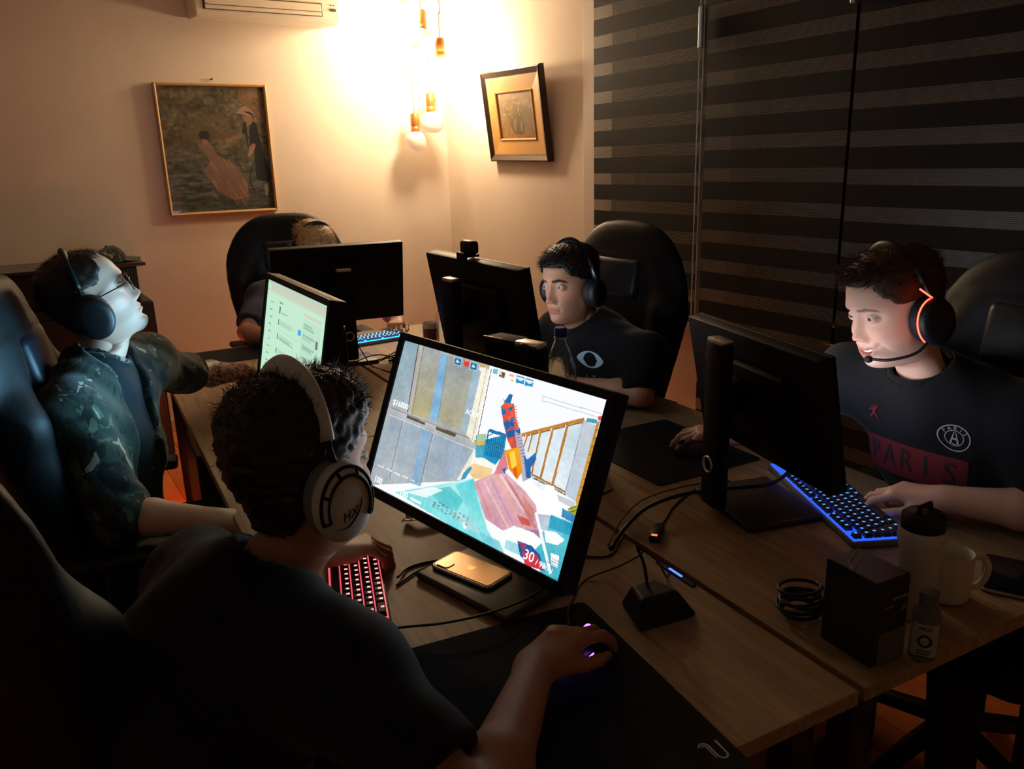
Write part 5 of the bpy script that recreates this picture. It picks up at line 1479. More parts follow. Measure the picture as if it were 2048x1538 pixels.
def page_picture():
    h, w_ = 260, 462; r = np.random.default_rng(4)
    a = canvas(h, w_, (196, 236, 208))
    R_ = lambda x0, y0, x1, y1, c, al=1.0: pfill(a, [(x0, y0), (x1, y0), (x1, y1), (x0, y1)], c, al)
    R_(0, 0, 1, .035, (188, 214, 196)); R_(.06, .035, .98, .075, (206, 206, 186)); R_(0, .075, 1, .10, (200, 214, 194))
    for k in range(9): R_(.08, .18 + k * .066, .115 + .02 * r.random(), .19 + k * .066, (120, 160, 150))
    R_(.075, .795, .20, .85, (70, 176, 226))
    R_(.25, .15, .31, .163, (110, 140, 130)); R_(.255, .19, .275, .25, (70, 90, 80)); R_(.30, .23, .40, .238, (140, 170, 158))
    y = .30
    for k in range(5):
        R_(.255, y, .270, y + .05, (96, 108, 96))
        for q in range(4): R_(.285, y + .012 * q + .002, .285 + .16 + .10 * r.random(), y + .012 * q + .007, (128, 158, 144), .8)
        R_(.255, y + .085, .62, y + .087, (172, 206, 186)); y += .125
    R_(.60, .29, .65, .335, (70, 176, 226))
    R_(.66, .14, .93, .165, (206, 214, 198)); R_(.66, .19, .93, .93, (186, 224, 200), .7)
    y = .22
    for k in range(8):
        for q in range(3): R_(.68, y + .014 * q, .68 + .10 + .09 * r.random(), y + .014 * q + .006, (120, 150, 136), .85)
        y += .085
    R_(.875, .30, .905, .36, (120, 110, 100)); R_(.875, .70, .905, .78, (60, 66, 66)); R_(.882, .715, .898, .765, (210, 220, 214))
    return a
game, GT, gsw, gsh, gsc = monitor('tilted monitor showing a bright shooter game with an orange and blue gun', (.717, 1.211, 1.179), -76.96, 20.5, 2.8, .555, .335, game_picture(), .35, base=(.25, .185), boff=(0, -.022), col_h=.445, lcol=(.82, .93, 1.0))
def on_screen(root, u, v, txt, size, m, sc_c, sw, sh, rot=0.0, xs=1.0, ext=.0001):
    M = sc_c @ Matrix.Translation(((u - .5) * sw, (.5 - v) * sh, .0008)) @ Matrix.Rotation(math.radians(rot), 4, 'Z')
    return text_mesh('lettering', txt, size, m, root, M, ext=ext, xs=xs)
wtxt = emat('screen_white', (1, 1, 1), 1.3); dtxt = emat('screen_grey', srgb(90, 110, 112), .9)
for q in ((.070, .419, '$16000', .0165), (.455, .312, 'AQUI', .0140), (.052, .952, '100', .018), (.215, .958, '100', .017), (.862, .950, '30', .024), (.915, .962, '/ 90', .014)):
    on_screen(game, *q, wtxt, gsc, gsw, gsh)
page, PT, psw, psh, psc = monitor('monitor with a pale green web page, facing the man in glasses', (.597, 1.959, 1.24), -92.05, 11.4, .4, .555, .335, page_picture(), 3.4, base=(.24, .19), lcol=(.26, .66, 1.0), col_h=.38, spread=84)
monitor('back of the far monitor in front of the blond man', (1.137, 3.131, 1.218), 171.8, 10, 0, .530, .320, None, .4, base=(.22, .17), boff=(0, .04), col_h=.38)
cammon, CT, _, _, _ = monitor('back of the monitor with a black webcam on its top edge', (1.197, 2.096, 1.244), 89.7, 10, -.6, .555, .335, None, .42, base=(.24, .19), boff=(0, .03), lcol=(.78, .86, 1.0), col_h=.445)
monitor('back of the monitor in front of the smiling man', (1.353, 1.162, 1.150), 74.1, 10.7, 0, .500, .285, None, .52, base=(.24, .20), boff=(0, -.02), lcol=(.82, .86, 1.0), col_h=.395, spread=76)

# webcam
wc = thing('webcam', 'black webcam clipped on the top edge of a monitor', 'webcam', (0, 0, 0))
wc.matrix_world = Matrix.Translation((1.197, 2.096, 1.244)) @ Matrix.Rotation(math.radians(89.7), 4, 'Z') @ Matrix.Translation((.012, .015, .001))
MB().box((0, .008, .030), (.072, .030, .040), bev=.010, seg=3).build('housing', BLK, wc, smooth=True, angle=40)
MB().box((0, .034, .002), (.050, .012, .030), bev=.004).build('clip', BLK, wc); MB().box((0, .012, .0055), (.046, .052, .008), bev=.003).build('hinge', BLK, wc)
MB().lathe([(.010, 0), (.010, .004), (.006, .003), (.002, .002)], 20, Matrix.Translation((0, -.007, .031)) @ Matrix.Rotation(math.radians(90), 4, 'X')).build('lens', mat('lens_glass', (.01, .01, .015), .08), wc, smooth=True)

# ------------------------------------------------------------------ keyboards
keyd = mat('keycap_black', (.022, .020, .020), .5, spec=.4)
def keyboard(label, loc, rz, rows, led, glowm, casem, keym, under=.0):
    """rows: list of (y units from the front, [(x units, width units)...]); local x = user's right, y = away from the user"""
    u = .01905
    r = thing('keyboard', label, 'keyboard', loc, rz)
    xs = [x for _, ks in rows for x, w_ in ks] ; xe = [x + w_ for _, ks in rows for x, w_ in ks]
    W = max(xe) * u; D_ = (max(y for y, _ in rows) + 1) * u
    mb = MB(); mb.box((0, 0, .009), (W + .012, D_ + .012, .014), bev=.003); mb.build('case', casem, r, smooth=True, angle=40)
    MB().box((0, 0, .0172), (W + .004, D_ + .004, .0024)).build('backlight', glowm, r)
    for s_ in (-1, 1): MB().box((s_ * W * .36, D_ * .42, .0015), (.05, .016, .003), bev=.001).build('foot', casem, r)
    cache = {}
    for y, ks in rows:
        for x, w_ in ks:
            if w_ not in cache:
                hw, hd = (w_ * u - .0022) / 2, (u - .0022) / 2
                v = [(sx * (hw - q), sy * (hd - q) + (.0006 if z > .01 else 0), z) for z, q in ((.0195, 0), (.0225, .0006), (.0290, .0026)) for sx, sy in ((-1, -1), (1, -1), (1, 1), (-1, 1))]
                f = [(0, 3, 2, 1), (8, 9, 10, 11)] + [(4 * l + k, 4 * l + (k + 1) % 4, 4 * l + 4 + (k + 1) % 4, 4 * l + 4 + k) for l in (0, 1) for k in range(4)]
                m_ = MB(); m_.add(v, f)
                m_.cur = 1
                if w_ < 4:                                   # glowing legend, set in the top
                    lx, ly = .0026, .0030
                    m_.add([(-lx, -ly + .003, .02915), (lx, -ly + .003, .02915), (lx, ly + .003, .02915), (-lx, ly + .003, .02915)], [(0, 1, 2, 3)])
                o = m_.build('key', [keym, led], r); cache[w_] = o.data
            else: o = link(bpy.data.objects.new('key', cache[w_]), r)
            o.location = ((x + w_ / 2) * u - W / 2, (y + .5) * u - D_ / 2, 0)
    return r
def row(*ws, x=0.0):
    out = []
    for w_ in ws:
        if w_ < 0: x += -w_; continue
        out.append((x, w_)); x += w_
    return out
R60 = [(0, row(1.25, 1.25, 1.25, 6.25, 1.25, 1.25, 1.25, 1.25)), (1, row(2.25, *[1] * 10, 2.75)), (2, row(1.75, *[1] * 11, 2.25)), (3, row(1.5, *[1] * 12, 1.5)), (4, row(*[1] * 13, 2))]
RFULL = [(0, row(1.25, 1.25, 1.25, 6.25, 1.25, 1.25, 1.25, 1.25, -.25, 1, 1, 1, -.25, 2, 1, 1)), (1, row(2.25, *[1] * 10, 2.75, -1.25, 1, -1.25, 1, 1, 1, 1)), (2, row(1.75, *[1] * 11, 2.25, -3.5, 1, 1, 1, 1)), (3, row(1.5, *[1] * 12, 1.5, -.25, 1, 1, 1, -.25, 1, 1, 1, 1)), (4, row(*[1] * 13, 2, -.25, 1, 1, 1, -.25, 1, 1, 1, 1)), (5.2, row(1, -1, 1, 1, 1, 1, -.5, 1, 1, 1, 1, -.5, 1, 1, 1, 1, -.25, 1, 1, 1))]
keyboard('black keyboard with pinkish red backlit keys on the near desk', (.466, 1.333, DZ), math.radians(-108.6), R60, emat('key_red', (1.0, .30, .30), 2.2), emat('glow_red', (1.0, .10, .14), 1.0), BLK, keyd)
keyboard('keyboard with deep blue backlight on a pale plate before the smiling man', (1.518, 1.065, DZ), math.radians(62.4), RFULL, emat('key_blue', (.10, .42, 1.0), 1.1), emat('glow_blue', (.012, .07, 1.0), 2.0), mat('keyboard_grey', srgb(120, 118, 112), .5), mat('keycap_violet', (.030, .022, .040), .5))
keyboard('far keyboard with cyan blue backlight by the blond man', (1.300, 3.395, DZ), math.radians(183), RFULL, emat('key_cyan', (.05, .55, 1.0), 6.0), emat('glow_cyan', (.01, .22, 1.0), 6.0), mat('keyboard_silver', srgb(140, 140, 140), .4, .3), mat('keycap_pale', srgb(150, 150, 155), .5))

# ------------------------------------------------------------------ mouse mats and mice
cloth = mat('mat_cloth', (.011, .012, .015), .9, spec=.2, bump=.2, bscale=900)
def rrect(w_, d, r_, n=6):
    out = []
    for cx, cy, a0 in ((w_ / 2 - r_, d / 2 - r_, 0), (-w_ / 2 + r_, d / 2 - r_, 90), (-w_ / 2 + r_, -d / 2 + r_, 180), (w_ / 2 - r_, -d / 2 + r_, 270)):
        for k in range(n + 1):
            a = math.radians(a0 + 90 * k / n); out.append((cx + r_ * math.cos(a), cy + r_ * math.sin(a)))
    return out
def mousemat(label, c, w_, d, rz):
    r = thing('mouse_mat', label, 'mouse mat', (c[0], c[1], DZ), rz)
    MB().prism(rrect(w_, d, .012), .0004, .0038).build('cloth_pad', cloth, r)
    pts = [(x, y, .0026) for x, y in rrect(w_ - .001, d - .001, .012)]; pts.append(pts[0])
    MB().tube(pts, .0014, 6, cap=False).build('stitched_edge', mat('mat_stitch', (.014, .014, .018), .8), r, smooth=True)
    return r
mm = mousemat('large black mouse mat with a white snake logo at the desk corner', (.566, .850), .39, .455, math.radians(-8))
pts = []
def sn(t0, t1, cx, cy, r_, n=9): return [(cx + r_ * math.cos(t), cy + r_ * math.sin(t), .0042) for t in np.linspace(t0, t1, n)]
lg = sn(PI * .9, 0, -.006, .010, .0062) + sn(0, 0, .0002, -.006, 0, 1) + sn(-.0, -PI * .0, .0002, -.006, 0, 1) + sn(PI, 2 * PI, .0065, -.008, .0063) + [(.0128, .014, .0042)]
mb = MB(); mb.tube([(x * 1.15, y * 1.15, .0042) for x, y, z in lg], (.0017), 6); mb.tube([(x * 1.15 - .0055 * 0, y * 1.15, .0042) for x, y, z in sn(PI * .95, 0, -.006, .010, .0026) + [(-.0034, -.010, .0042)]], .0014, 6)
o = mb.build('logo', mat('print_white', srgb(190, 190, 190), .7), mm, smooth=True); o.location = (.163, -.188, 0); o.scale = (1, 1, .3); o.location.z = .0029
mousemat('black mouse mat under the right hand of the smiling man', (1.450, 1.560), .34, .40, math.radians(-4))
mousemat('black mouse mat on the far edge of the desks beside the blond man', (.770, 3.530), .34, .26, math.radians(-4))
mousemat('black mouse mat before the man at the webcam monitor', (1.46, 2.46), .30, .40, math.radians(-4))
purple = emat('mouse_purple', (.36, .10, 1.0), 5.0)
def mouse(label, loc, rz, led):
    r = thing('mouse', label, 'mouse', loc, rz)
    mb = MB(); mb.sphere((0, 0, 0), 1.0, 28, 18)
    V = np.array(mb.v); V[:, 2] = np.maximum(V[:, 2], -.12); V = np.sign(V) * np.abs(V) ** np.array([.8, .85, 1])
    V *= [.0315, .062, .038]; V[:, 0] *= 1 - .12 * np.exp(-((V[:, 1]) / .02) ** 2); V[:, 2] += .005
    mb.v = [tuple(p) for p in V]; mb.build('shell', mat('mouse_black', (.014, .014, .016), .4), r, smooth=True)
    MB().lathe([(.0105, -.0035), (.0115, -.002), (.0115, .002), (.0105, .0035)], 20, Matrix.Translation((0, .038, .0305)) @ Matrix.Rotation(math.radians(90), 4, 'Y')).build('scroll_wheel', led or BLK, r, smooth=True)
    if led:
        MB().tube([(.0325, .012, .016), (.0335, -.018, .014)], .0014, 6).build('light_strip', led, r)
        MB().tube([(-.0325, .012, .016), (-.0335, -.018, .014)], .0014, 6).build('light_strip', led, r)
        for k in range(3): MB().sphere((.012 + .008 * k, -.0575 + .004 * k, .013), .0026, 10, 6).build('light_dot', led, r, smooth=True)
        MB().tube(bez([(0, .034, .0385), (.004, .026, .0405), (-.002, .014, .0425)], 5), .0018, 6).build('light_strip', led, r)
    return r
mouse('black mouse with violet lights under the near player\'s hand', (.672, .920, DZ + .004), math.radians(-75), purple)
mouse('dark mouse under the hand of the smiling man on the far mat', (1.495, 1.480, DZ + .004), math.radians(70), None)

# ------------------------------------------------------------------ gaming chairs
leather = mat('chair_leatherette', (.004, .004, .0045), .52, spec=.22, bump=.15, bscale=350)
leather2 = mat('chair_panel', (.005, .007, .012), .42, spec=.35, bump=.12, bscale=350)
def chair_field():
    B = Field((-.36, -.30, .42), (.36, .22, 1.36), .011)
    fl = (0, 1, 0)
    # shell of the back, forward = +y, leaning back
    lean = lambda z: -.115 - .20 * (z - .5)
    c = lambda x, z, y=0: (x, lean(z) + y, z)
    B.cone(c(0, .52), c(0, .85), .235, .245, flat=fl, fs=.20, k=.03); B.cone(c(0, .85), c(0, 1.0), .245, .235, flat=fl, fs=.20, k=.03)
    B.cone(c(-.10, 1.045), c(.10, 1.045), .155, flat=fl, fs=.26, k=.06)
    B.cone(c(-.085, 1.125), c(.085, 1.125), .095, flat=fl, fs=.40, k=.05)
    for s_ in (-1, 1):
        B.cone(c(s_ * .225, .60, .03), c(s_ * .255, .98, .035), .040, .052, k=.04); B.cone(c(s_ * .255, .98, .035), c(s_ * .165, 1.13, .02), .050, .036, k=.04)
    return B.surface()
_cv, _cq = chair_field()
def seat_field():
    B = Field((-.36, -.30, .36), (.36, .34, .60), .011)
    B.cone((-.10, -.16, .455), (.10, -.16, .455), .20, flat=(0, 0, 1), fs=.22, k=.03); B.cone((-.10, .16, .455), (.10, .16, .455), .17, flat=(0, 0, 1), fs=.24, k=.04)
    for s_ in (-1, 1): B.cone((s_ * .225, -.20, .475), (s_ * .235, .22, .470), .050, .045, k=.03)
    return B.surface()
_sv, _sq = seat_field()
def make_chair():
    r = thing('gaming_chair', 'x', 'chair', group=None)
    npmesh('backrest', _cv, _cq, leather, r); npmesh('seat', _sv, _sq, leather, r)
    mb = MB(); P = []
    mb.box((0, 0, 0), (.27, .05, .15), bev=.024, seg=3); o = mb.build('headrest_pillow', leather2, r, smooth=True); o.location = (0, -.165, 1.085); o.rotation_euler = (.2, 0, 0)
    mb = MB()
    for s_ in (-1, 1): mb.tube(bez([(s_ * .165, -.235, 1.12), (s_ * .200, -.19, .98), (s_ * .188, -.135, .72), (s_ * .178, -.115, .58)], 8), .0032, 6)
    mb.build('piping', mat('chair_stitch', srgb(70, 70, 74), .6), r, smooth=True)
    for s_ in (-1, 1):
        mb = MB(); mb.box((s_ * .315, -.02, .665), (.085, .26, .028), bev=.012, seg=3); a_ = mb.build('armrest', PADM, r, smooth=True, angle=40)
        mb = MB(); mb.box((s_ * .315, -.02, .56), (.045, .07, .19), bev=.01); mb.box((s_ * .27, -.02, .455), (.12, .06, .025), bev=.006); mb.build('armrest_post', BLK, r, smooth=True, angle=40)
        mb = MB(); mb.tube([(s_ * .20, -.105, .44), (s_ * .235, -.125, .50), (s_ * .235, -.125, .60)], .016, 8); mb.build('hinge', steel, r, smooth=True)
    MB().lathe([(.045, .10), (.030, .16), (.030, .27), (.022, .27), (.022, .37), (.10, .385), (.10, .405)], 20).build('gas_lift', steel, r, smooth=True, angle=40)
    for k in range(5):
        a = k * 2 * PI / 5 + .3; d = Vector((math.cos(a), math.sin(a), 0))
        mb = MB(); mb.tube([(d * .03) + Vector((0, 0, .125)), d * .16 + Vector((0, 0, .115)), d * .315 + Vector((0, 0, .082))], [(.030, .024), (.026, .020), (.020, .014)], 10)
        leg = mb.build('base_leg', BLK, r, smooth=True, angle=50)
        w2 = MB()
        for q in (-1, 1): w2.lathe([(.022, -.009), (.029, -.006), (.029, .006), (.022, .009)], 18, Matrix.Translation(d * .31 + Vector((-d.y, d.x, 0)) * q * .013 + Vector((0, 0, .0292))) @ Vector((0, 0, 1)).rotation_difference(Vector((-d.y, d.x, 0))).to_matrix().to_4x4())
        w2.tube([d * .31 + Vector((0, 0, .085)), d * .31 + Vector((0, 0, .03))], .008, 8)
        w2.build('caster', BLK, leg, smooth=True, angle=40)
    return r
ch0 = make_chair()
spots = [((-.02, 1.33), -52, 'black gaming chair behind the near player, its shoulder catching warm light'),
         ((.19, 2.22), -100, 'black gaming chair behind the man in glasses at the left edge'),
         ((1.25, 3.98), 178, 'black gaming chair with the blond man against the back wall'),
         ((1.78, 2.36), 92, 'black gaming chair behind the dark haired man at the webcam monitor'),
         ((1.84, .90), 88, 'black gaming chair behind the smiling man on the right')]
for i, ((x, y), rz, lab) in enumerate(spots):
    c = ch0 if i == 0 else copy_tree(ch0)
    c.location = (x, y, 0); c.rotation_euler = (0, 0, math.radians(rz)); c['label'] = lab; c.scale = (1, 1, 0.98 if i == 0 else 1); c['group'] = 'gaming chairs around the desks'
# ------------------------------------------------------------------ camouflage and the five people
def camo_mat(name, base, cols, scale):
    m = bpy.data.materials.new(name); m.use_nodes = True; nt = m.node_tree; b = nt.nodes['Principled BSDF']
    tc = nt.nodes.new('ShaderNodeTexCoord'); prev = None
    rgb = nt.nodes.new('ShaderNodeRGB'); rgb.outputs[0].default_value = tuple(base) + (1,); prev = rgb.outputs[0]
    for k, (c, th, sc_) in enumerate(cols):
        mp = nt.nodes.new('ShaderNodeMapping'); mp.inputs['Location'].default_value = (k * 3.7, k * 1.3, k * 2.1); mp.inputs['Scale'].default_value = (1, 1, .55); nt.links.new(tc.outputs['Object'], mp.inputs[0])
        n = nt.nodes.new('ShaderNodeTexNoise'); n.inputs['Scale'].default_value = scale * sc_; n.inputs['Detail'].default_value = 3.5; n.inputs['Distortion'].default_value = 1.2
        nt.links.new(mp.outputs[0], n.inputs['Vector'])
        r = nt.nodes.new('ShaderNodeMapRange'); r.inputs[1].default_value = th; r.inputs[2].default_value = th + .012; nt.links.new(n.outputs[0], r.inputs[0])
        mx = nt.nodes.new('ShaderNodeMix'); mx.data_type = 'RGBA'; nt.links.new(r.outputs[0], mx.inputs[0]); nt.links.new(prev, mx.inputs[6]); mx.inputs[7].default_value = tuple(c) + (1,)
        prev = mx.outputs[2]
    nt.links.new(prev, b.inputs['Base Color']); b.inputs['Roughness'].default_value = .85; b.inputs['Specular IOR Level'].default_value = .25; b.inputs['Sheen Weight'].default_value = .15
    n = nt.nodes.new('ShaderNodeTexNoise'); n.inputs['Scale'].default_value = 700; nt.links.new(tc.outputs['Object'], n.inputs['Vector'])
    bp = nt.nodes.new('ShaderNodeBump'); bp.inputs['Strength'].default_value = .25; bp.inputs['Distance'].default_value = .001; nt.links.new(n.outputs[0], bp.inputs['Height']); nt.links.new(bp.outputs[0], b.inputs['Normal'])
    return m
camo = camo_mat('camouflage', srgb(40, 52, 42), [(srgb(18, 22, 20), .52, 9), (srgb(74, 88, 64), .60, 11), (srgb(150, 138, 118), .64, 13), (srgb(26, 34, 30), .60, 16)], 1.7)
knit = mat('black_jersey', (.0045, .0045, .0055), .85, spec=.25, bump=.25, bscale=800, sheen=.05)
hood = mat('black_hoodie', (.004, .004, .0045), .9, spec=.2, bump=.3, bscale=700, sheen=.05)

# near player, seen from behind
H1 = head_matrix((.312, 1.074, 1.110), (.97, .22, -.06), roll=-4)
J1 = dict(fwd=(.97, .15, 0), pelvis=(.06, 1.03, .52), chest=(.140, 1.045, .815), neck=(.228, 1.062, .955), shL=(.180, 1.258, .888), shR=(.275, .862, .905),
          elL=(.225, 1.470, .795), wrL=(.430, 1.395, .803), elR=(.350, .665, .800), wrR=(.575, .880, .790), kneL=(.42, 1.17, .56), kneR=(.42, .92, .56), ftL=(.38, 1.2, 0), ftR=(.36, .9, 0))
person('man seen from behind wearing a white headset, black t-shirt, playing at the near desk', opt_front, H1, J1,
       dict(name='t_shirt', mat=knit, sleeve=.72, cuffr=.066, seed=11, fit=1.04, neckr=.062, neckdrop=.006, wr=.0026),
       dict(L=dict(fwd=(.95, -.02, -.10), nrm=(.1, 0, 1), side=-1, fing=[(35, 45, 30), (30, 45, 30), (30, 45, 30), (35, 45, 30)], spread=1.3, thumb=(.9, 20)),
            R=dict(fwd=(.93, .34, .04), nrm=(-.15, .0, 1), side=1, fing=[(20, 28, 20), (20, 30, 20), (28, 38, 25), (34, 40, 25)], spread=1.1, thumb=(.55, 25))))
hs1 = headset('white headset with a black fork and script logo on the near player', H1, hs_styles[0], ex=.082, top=.141)
# logo on the right ear cup
X_ = Matrix.Translation((.080, .004, -.022)) @ Matrix.Rotation(math.radians(4), 4, 'Y') @ Matrix.Rotation(math.radians(90), 4, 'Y') @ Matrix.Rotation(math.radians(90), 4, 'Z')
lm = mat('logo_dark', (.012, .014, .02), .5)
tm = text_mesh('logo', 'HX', .017, lm, hs1, X_ @ Matrix.Translation((-.002, -.012, .0512)) @ Matrix.Rotation(math.radians(16), 4, 'Z'), shear=.35, ext=.0004)
mb = MB()
mb.tube([X_ @ Vector(p) for p in bez([(-.022, -.030, .0485), (-.004, -.028, .0508), (.010, -.014, .0515), (.016, -.002, .0512), (.018, .008, .0506)], 6)], [.0004 + .0009 * math.sin(PI * i / 24) for i in range(25)], 6)
mb.build('logo_stroke', lm, hs1, smooth=True)

# man in glasses, profile
H2 = head_matrix((.172, 2.290, 1.212), (.95, -.06, .37), roll=2)
J2 = dict(fwd=(.86, -.50, 0), pelvis=(.10, 2.22, .54), chest=(.135, 2.230, .865), neck=(.165, 2.262, 1.045), shL=(.285, 2.425, .995), shR=(.070, 2.085, .965),
          elL=(.450, 2.590, .905), wrL=(.640, 2.790, .840), elR=(.140, 1.965, .745), wrR=(.330, 1.850, .725), kneL=(.44, 2.22, .56), kneR=(.40, 1.98, .56), ftL=(.42, 2.25, 0), ftR=(.38, 1.95, 0))
def tattoo(V, sk):
    a, b = A(*J2['elL']), A(*J2['wrL']); t = ((V - a) @ (b - a)) / ((b - a) @ (b - a)); d = np.linalg.norm(V - a - np.clip(t, 0, 1)[:, None] * (b - a), axis=1)
    n = np.sin(V @ [150, 60, 210] + 2 * np.sin(V @ [90, -130, 40])) * np.sin(V @ [-70, 160, 120] + 1.5 * np.sin(V @ [60, 60, -150]))
    m = smooth01(t, .0, .10) * smooth01(-t, -1.1, -.95) * (d < .07) * smooth01(n, -.05, .12)
    return sk * (1 - .85 * m[:, None]) + np.array(srgb(30, 38, 36)) * .85 * m[:, None]
r2, sh2, off2 = person('man in glasses looking up at his screen in an open camouflage jacket, tattooed forearm', opt_left, H2, J2,
       dict(name='jacket', mat=camo, sleeve=dict(L=.90, R=1.12), cuffr=.060, seed=21, fit=1.10, neckr=.070, neckdrop=-.012, wr=.0055, wf=44,
            cut=[((.235, 2.200, 1.10), (.245, 2.135, .70), .060, .066), ((.200, 2.235, 1.10), (.235, 2.200, 1.02), .072, .066)]),
       dict(L=dict(fwd=(.55, .62, -.42), nrm=(.2, .2, 1), side=-1, fing=[(25, 30, 20)] * 4), R=dict(fwd=(.97, -.02, -.08), nrm=(0, 0, 1), side=1, fing=[(30, 35, 25)] * 4)), tattoo=tattoo)
# dark t-shirt under the jacket
S = Field((-.15, 2.0, .55), (.42, 2.5, 1.15), .006)
pe, ch, nk = A(*J2['pelvis']), A(*J2['chest']), A(*J2['neck']); fw_ = A(*J2['fwd']) / np.linalg.norm(A(*J2['fwd']))
S.cone((pe + ch) / 2, ch, .142, .150, flat=fw_, fs=.74, k=.05); S.cone(ch, lerp(ch, nk, .75), .148, .085, flat=fw_, fs=.80, k=.05); S.cone(lerp(ch, nk, .72), nk, .086, .068, k=.03)
for s_ in 'LR': S.cone(lerp(ch, nk, .6), A(*J2['sh' + s_]) * .7 + nk * .3, .07, .05, k=.05)
hn = A(*(H2 @ Vector((0, -.026, -.10)))); d_ = (hn - nk) / np.linalg.norm(hn - nk); S.cone(nk - d_ * .012, nk + d_ * .2, .062, .08, op='sub')
S.wrinkle(.0015, 40, 5)
v_, q_ = S.surface(); npmesh('t_shirt', v_ + off2, q_, mat('navy_shirt', (.012, .016, .020), .85, spec=.25), r2)
# ribbed cuffs
for s_, t_ in (('R', .12),):
    el, wr = A(*J2['el' + s_]), A(*J2['wr' + s_]); c0 = lerp(el, wr, t_ - .10); c1 = lerp(el, wr, t_ + .03)
    MB().tube([c0 + off2, (c0 + c1) / 2 + off2, c1 + off2], [.057, .061, .052], 24).build('cuff', hood, r2, smooth=True)
el, sh_ = A(*J2['elL']), A(*J2['shL']); c0 = lerp(sh_, el, .84); c1 = lerp(sh_, el, .96)
MB().tube([c0 + off2, (c0 + c1) / 2 + off2, c1 + off2], [.060, .062, .054], 24).build('cuff', hood, r2, smooth=True)
hs2 = headset('black over ear headset on the man in glasses', H2, hs_styles[1], ex=.082, top=.123, fwdtilt=-6)
# eyeglasses
gl = bpy.data.objects.new('eyeglasses', None); COL.objects.link(gl); gl.matrix_world = H2 @ Matrix.Translation((0, 0, 0)); tag(gl, 'black framed eyeglasses on the man looking up', 'glasses')
fm = mat('glasses_black', (.008, .008, .010), .25)
for s_ in (-1, 1):
    P_ = [(s_ * .033 + x, .1035 - .10 * (abs(s_ * .033 + x) - .03) ** 1 * .25, z - .001) for x, z in [(px, pz_) for px, pz_ in rrect(.050, .034, .012, 5)]]
    P_.append(P_[0]); MB().tube(P_, .0019, 6, cap=False).build('rim', fm, gl, smooth=True)
    MB().add(P_[:-1], [tuple(range(len(P_) - 1))]).build('lens', mat('lens_clear', (1, 1, 1), .02, trans=1.0, ior=1.05), gl)
    MB().tube([(s_ * .0585, .0995, .008), (s_ * .072, .085, .008), (s_ * .0765, .03, .006), (s_ * .077, -.01, .002)], [(.0030, .0016)] * 4, 8).build('temple_arm', fm, gl, smooth=True)
MB().tube(bez([(-.009, .1045, .004), (0, .1075, .007), (.009, .1045, .004)], 5), .0018, 6).build('bridge', fm, gl, smooth=True)

# dark haired man at the webcam monitor
H3 = head_matrix((1.548, 2.118, 1.128), (-.965, -.20, -.06), roll=3)
J3 = dict(fwd=(-1, -.02, 0), pelvis=(1.84, 2.16, .54), chest=(1.690, 2.090, .835), neck=(1.615, 2.105, .975), shL=(1.680, 1.900, .905), shR=(1.645, 2.305, .925),
          elL=(1.625, 1.850, .800), wrL=(1.545, 2.090, .790), elR=(1.58, 2.47, .800), wrR=(1.42, 2.40, .790), kneL=(1.46, 1.95, .56), kneR=(1.46, 2.2, .56), ftL=(1.5, 1.95, 0), ftR=(1.5, 2.2, 0))
r3, sh3, off3 = person('dark haired man in a black shirt with a pale eye logo at the webcam monitor', opt_mid, H3, J3,
       dict(name='shirt', mat=hood, sleeve=dict(L=.93, R=1.5), cuffr=.062, seed=31, fit=1.0, neckr=.060, neckdrop=.004, wr=.0030),
       dict(L=dict(fwd=(-.45, .88, -.02), nrm=(0, 0, 1), side=1 * -1, fing=[(25, 35, 25)] * 4), R=dict(fwd=(-.9, -.2, -.05), nrm=(0, 0, 1), side=1, fing=[(25, 30, 20)] * 4)), gaze=(.10, 1, -.04))
headset('slim black headset on the dark haired man', H3, hs_styles[2], ex=.076, top=.140)

# smiling man on the right
H4 = head_matrix((1.610, 1.020, 1.196), (-.90, .33, -.30), roll=4)
J4 = dict(fwd=(-.99, .12, 0), pelvis=(1.98, .92, .54), chest=(1.790, .970, .862), neck=(1.702, .992, 1.026), shL=(1.775, .790, .962), shR=(1.735, 1.198, .980),
          elL=(1.715, .690, .800), wrL=(1.610, .865, .800), elR=(1.720, 1.380, .800), wrR=(1.575, 1.420, .795), kneL=(1.62, .80, .56), kneR=(1.62, 1.05, .56), ftL=(1.66, .80, 0), ftR=(1.66, 1.05, 0))
r4, sh4, off4 = person('smiling man with a red lit headset and a black shirt with a round crest', opt_right, H4, J4,
       dict(name='shirt', mat=knit, sleeve=dict(L=1.0, R=1.55), cuffr=.062, seed=41, fit=1.04, neckr=.062, neckdrop=.004, wr=.0028),
       dict(L=dict(fwd=(-.35, .92, -.06), nrm=(-.1, 0, 1), side=-1, fing=[(20, 30, 25), (18, 30, 25), (22, 32, 25), (28, 36, 25)], spread=1.3),
            R=dict(fwd=(-.62, .75, -.02), nrm=(0, -.1, 1), side=1, fing=[(20, 25, 18), (20, 28, 18), (25, 32, 22), (30, 36, 22)], spread=1.2)), gaze=(0, 1, -.12))
teeth(H4, r4, Matrix.Translation((off4[0], off4[1], 0)))
collar_ring(J4, H4, .0625, .0022, mat('red_piping', srgb(190, 30, 34), .7), r4, off4, drop=.004)
headset('headset with a red glowing ring and a boom microphone on the smiling man', H4, hs_styles[3], ex=.080, top=.130, mic=-1)

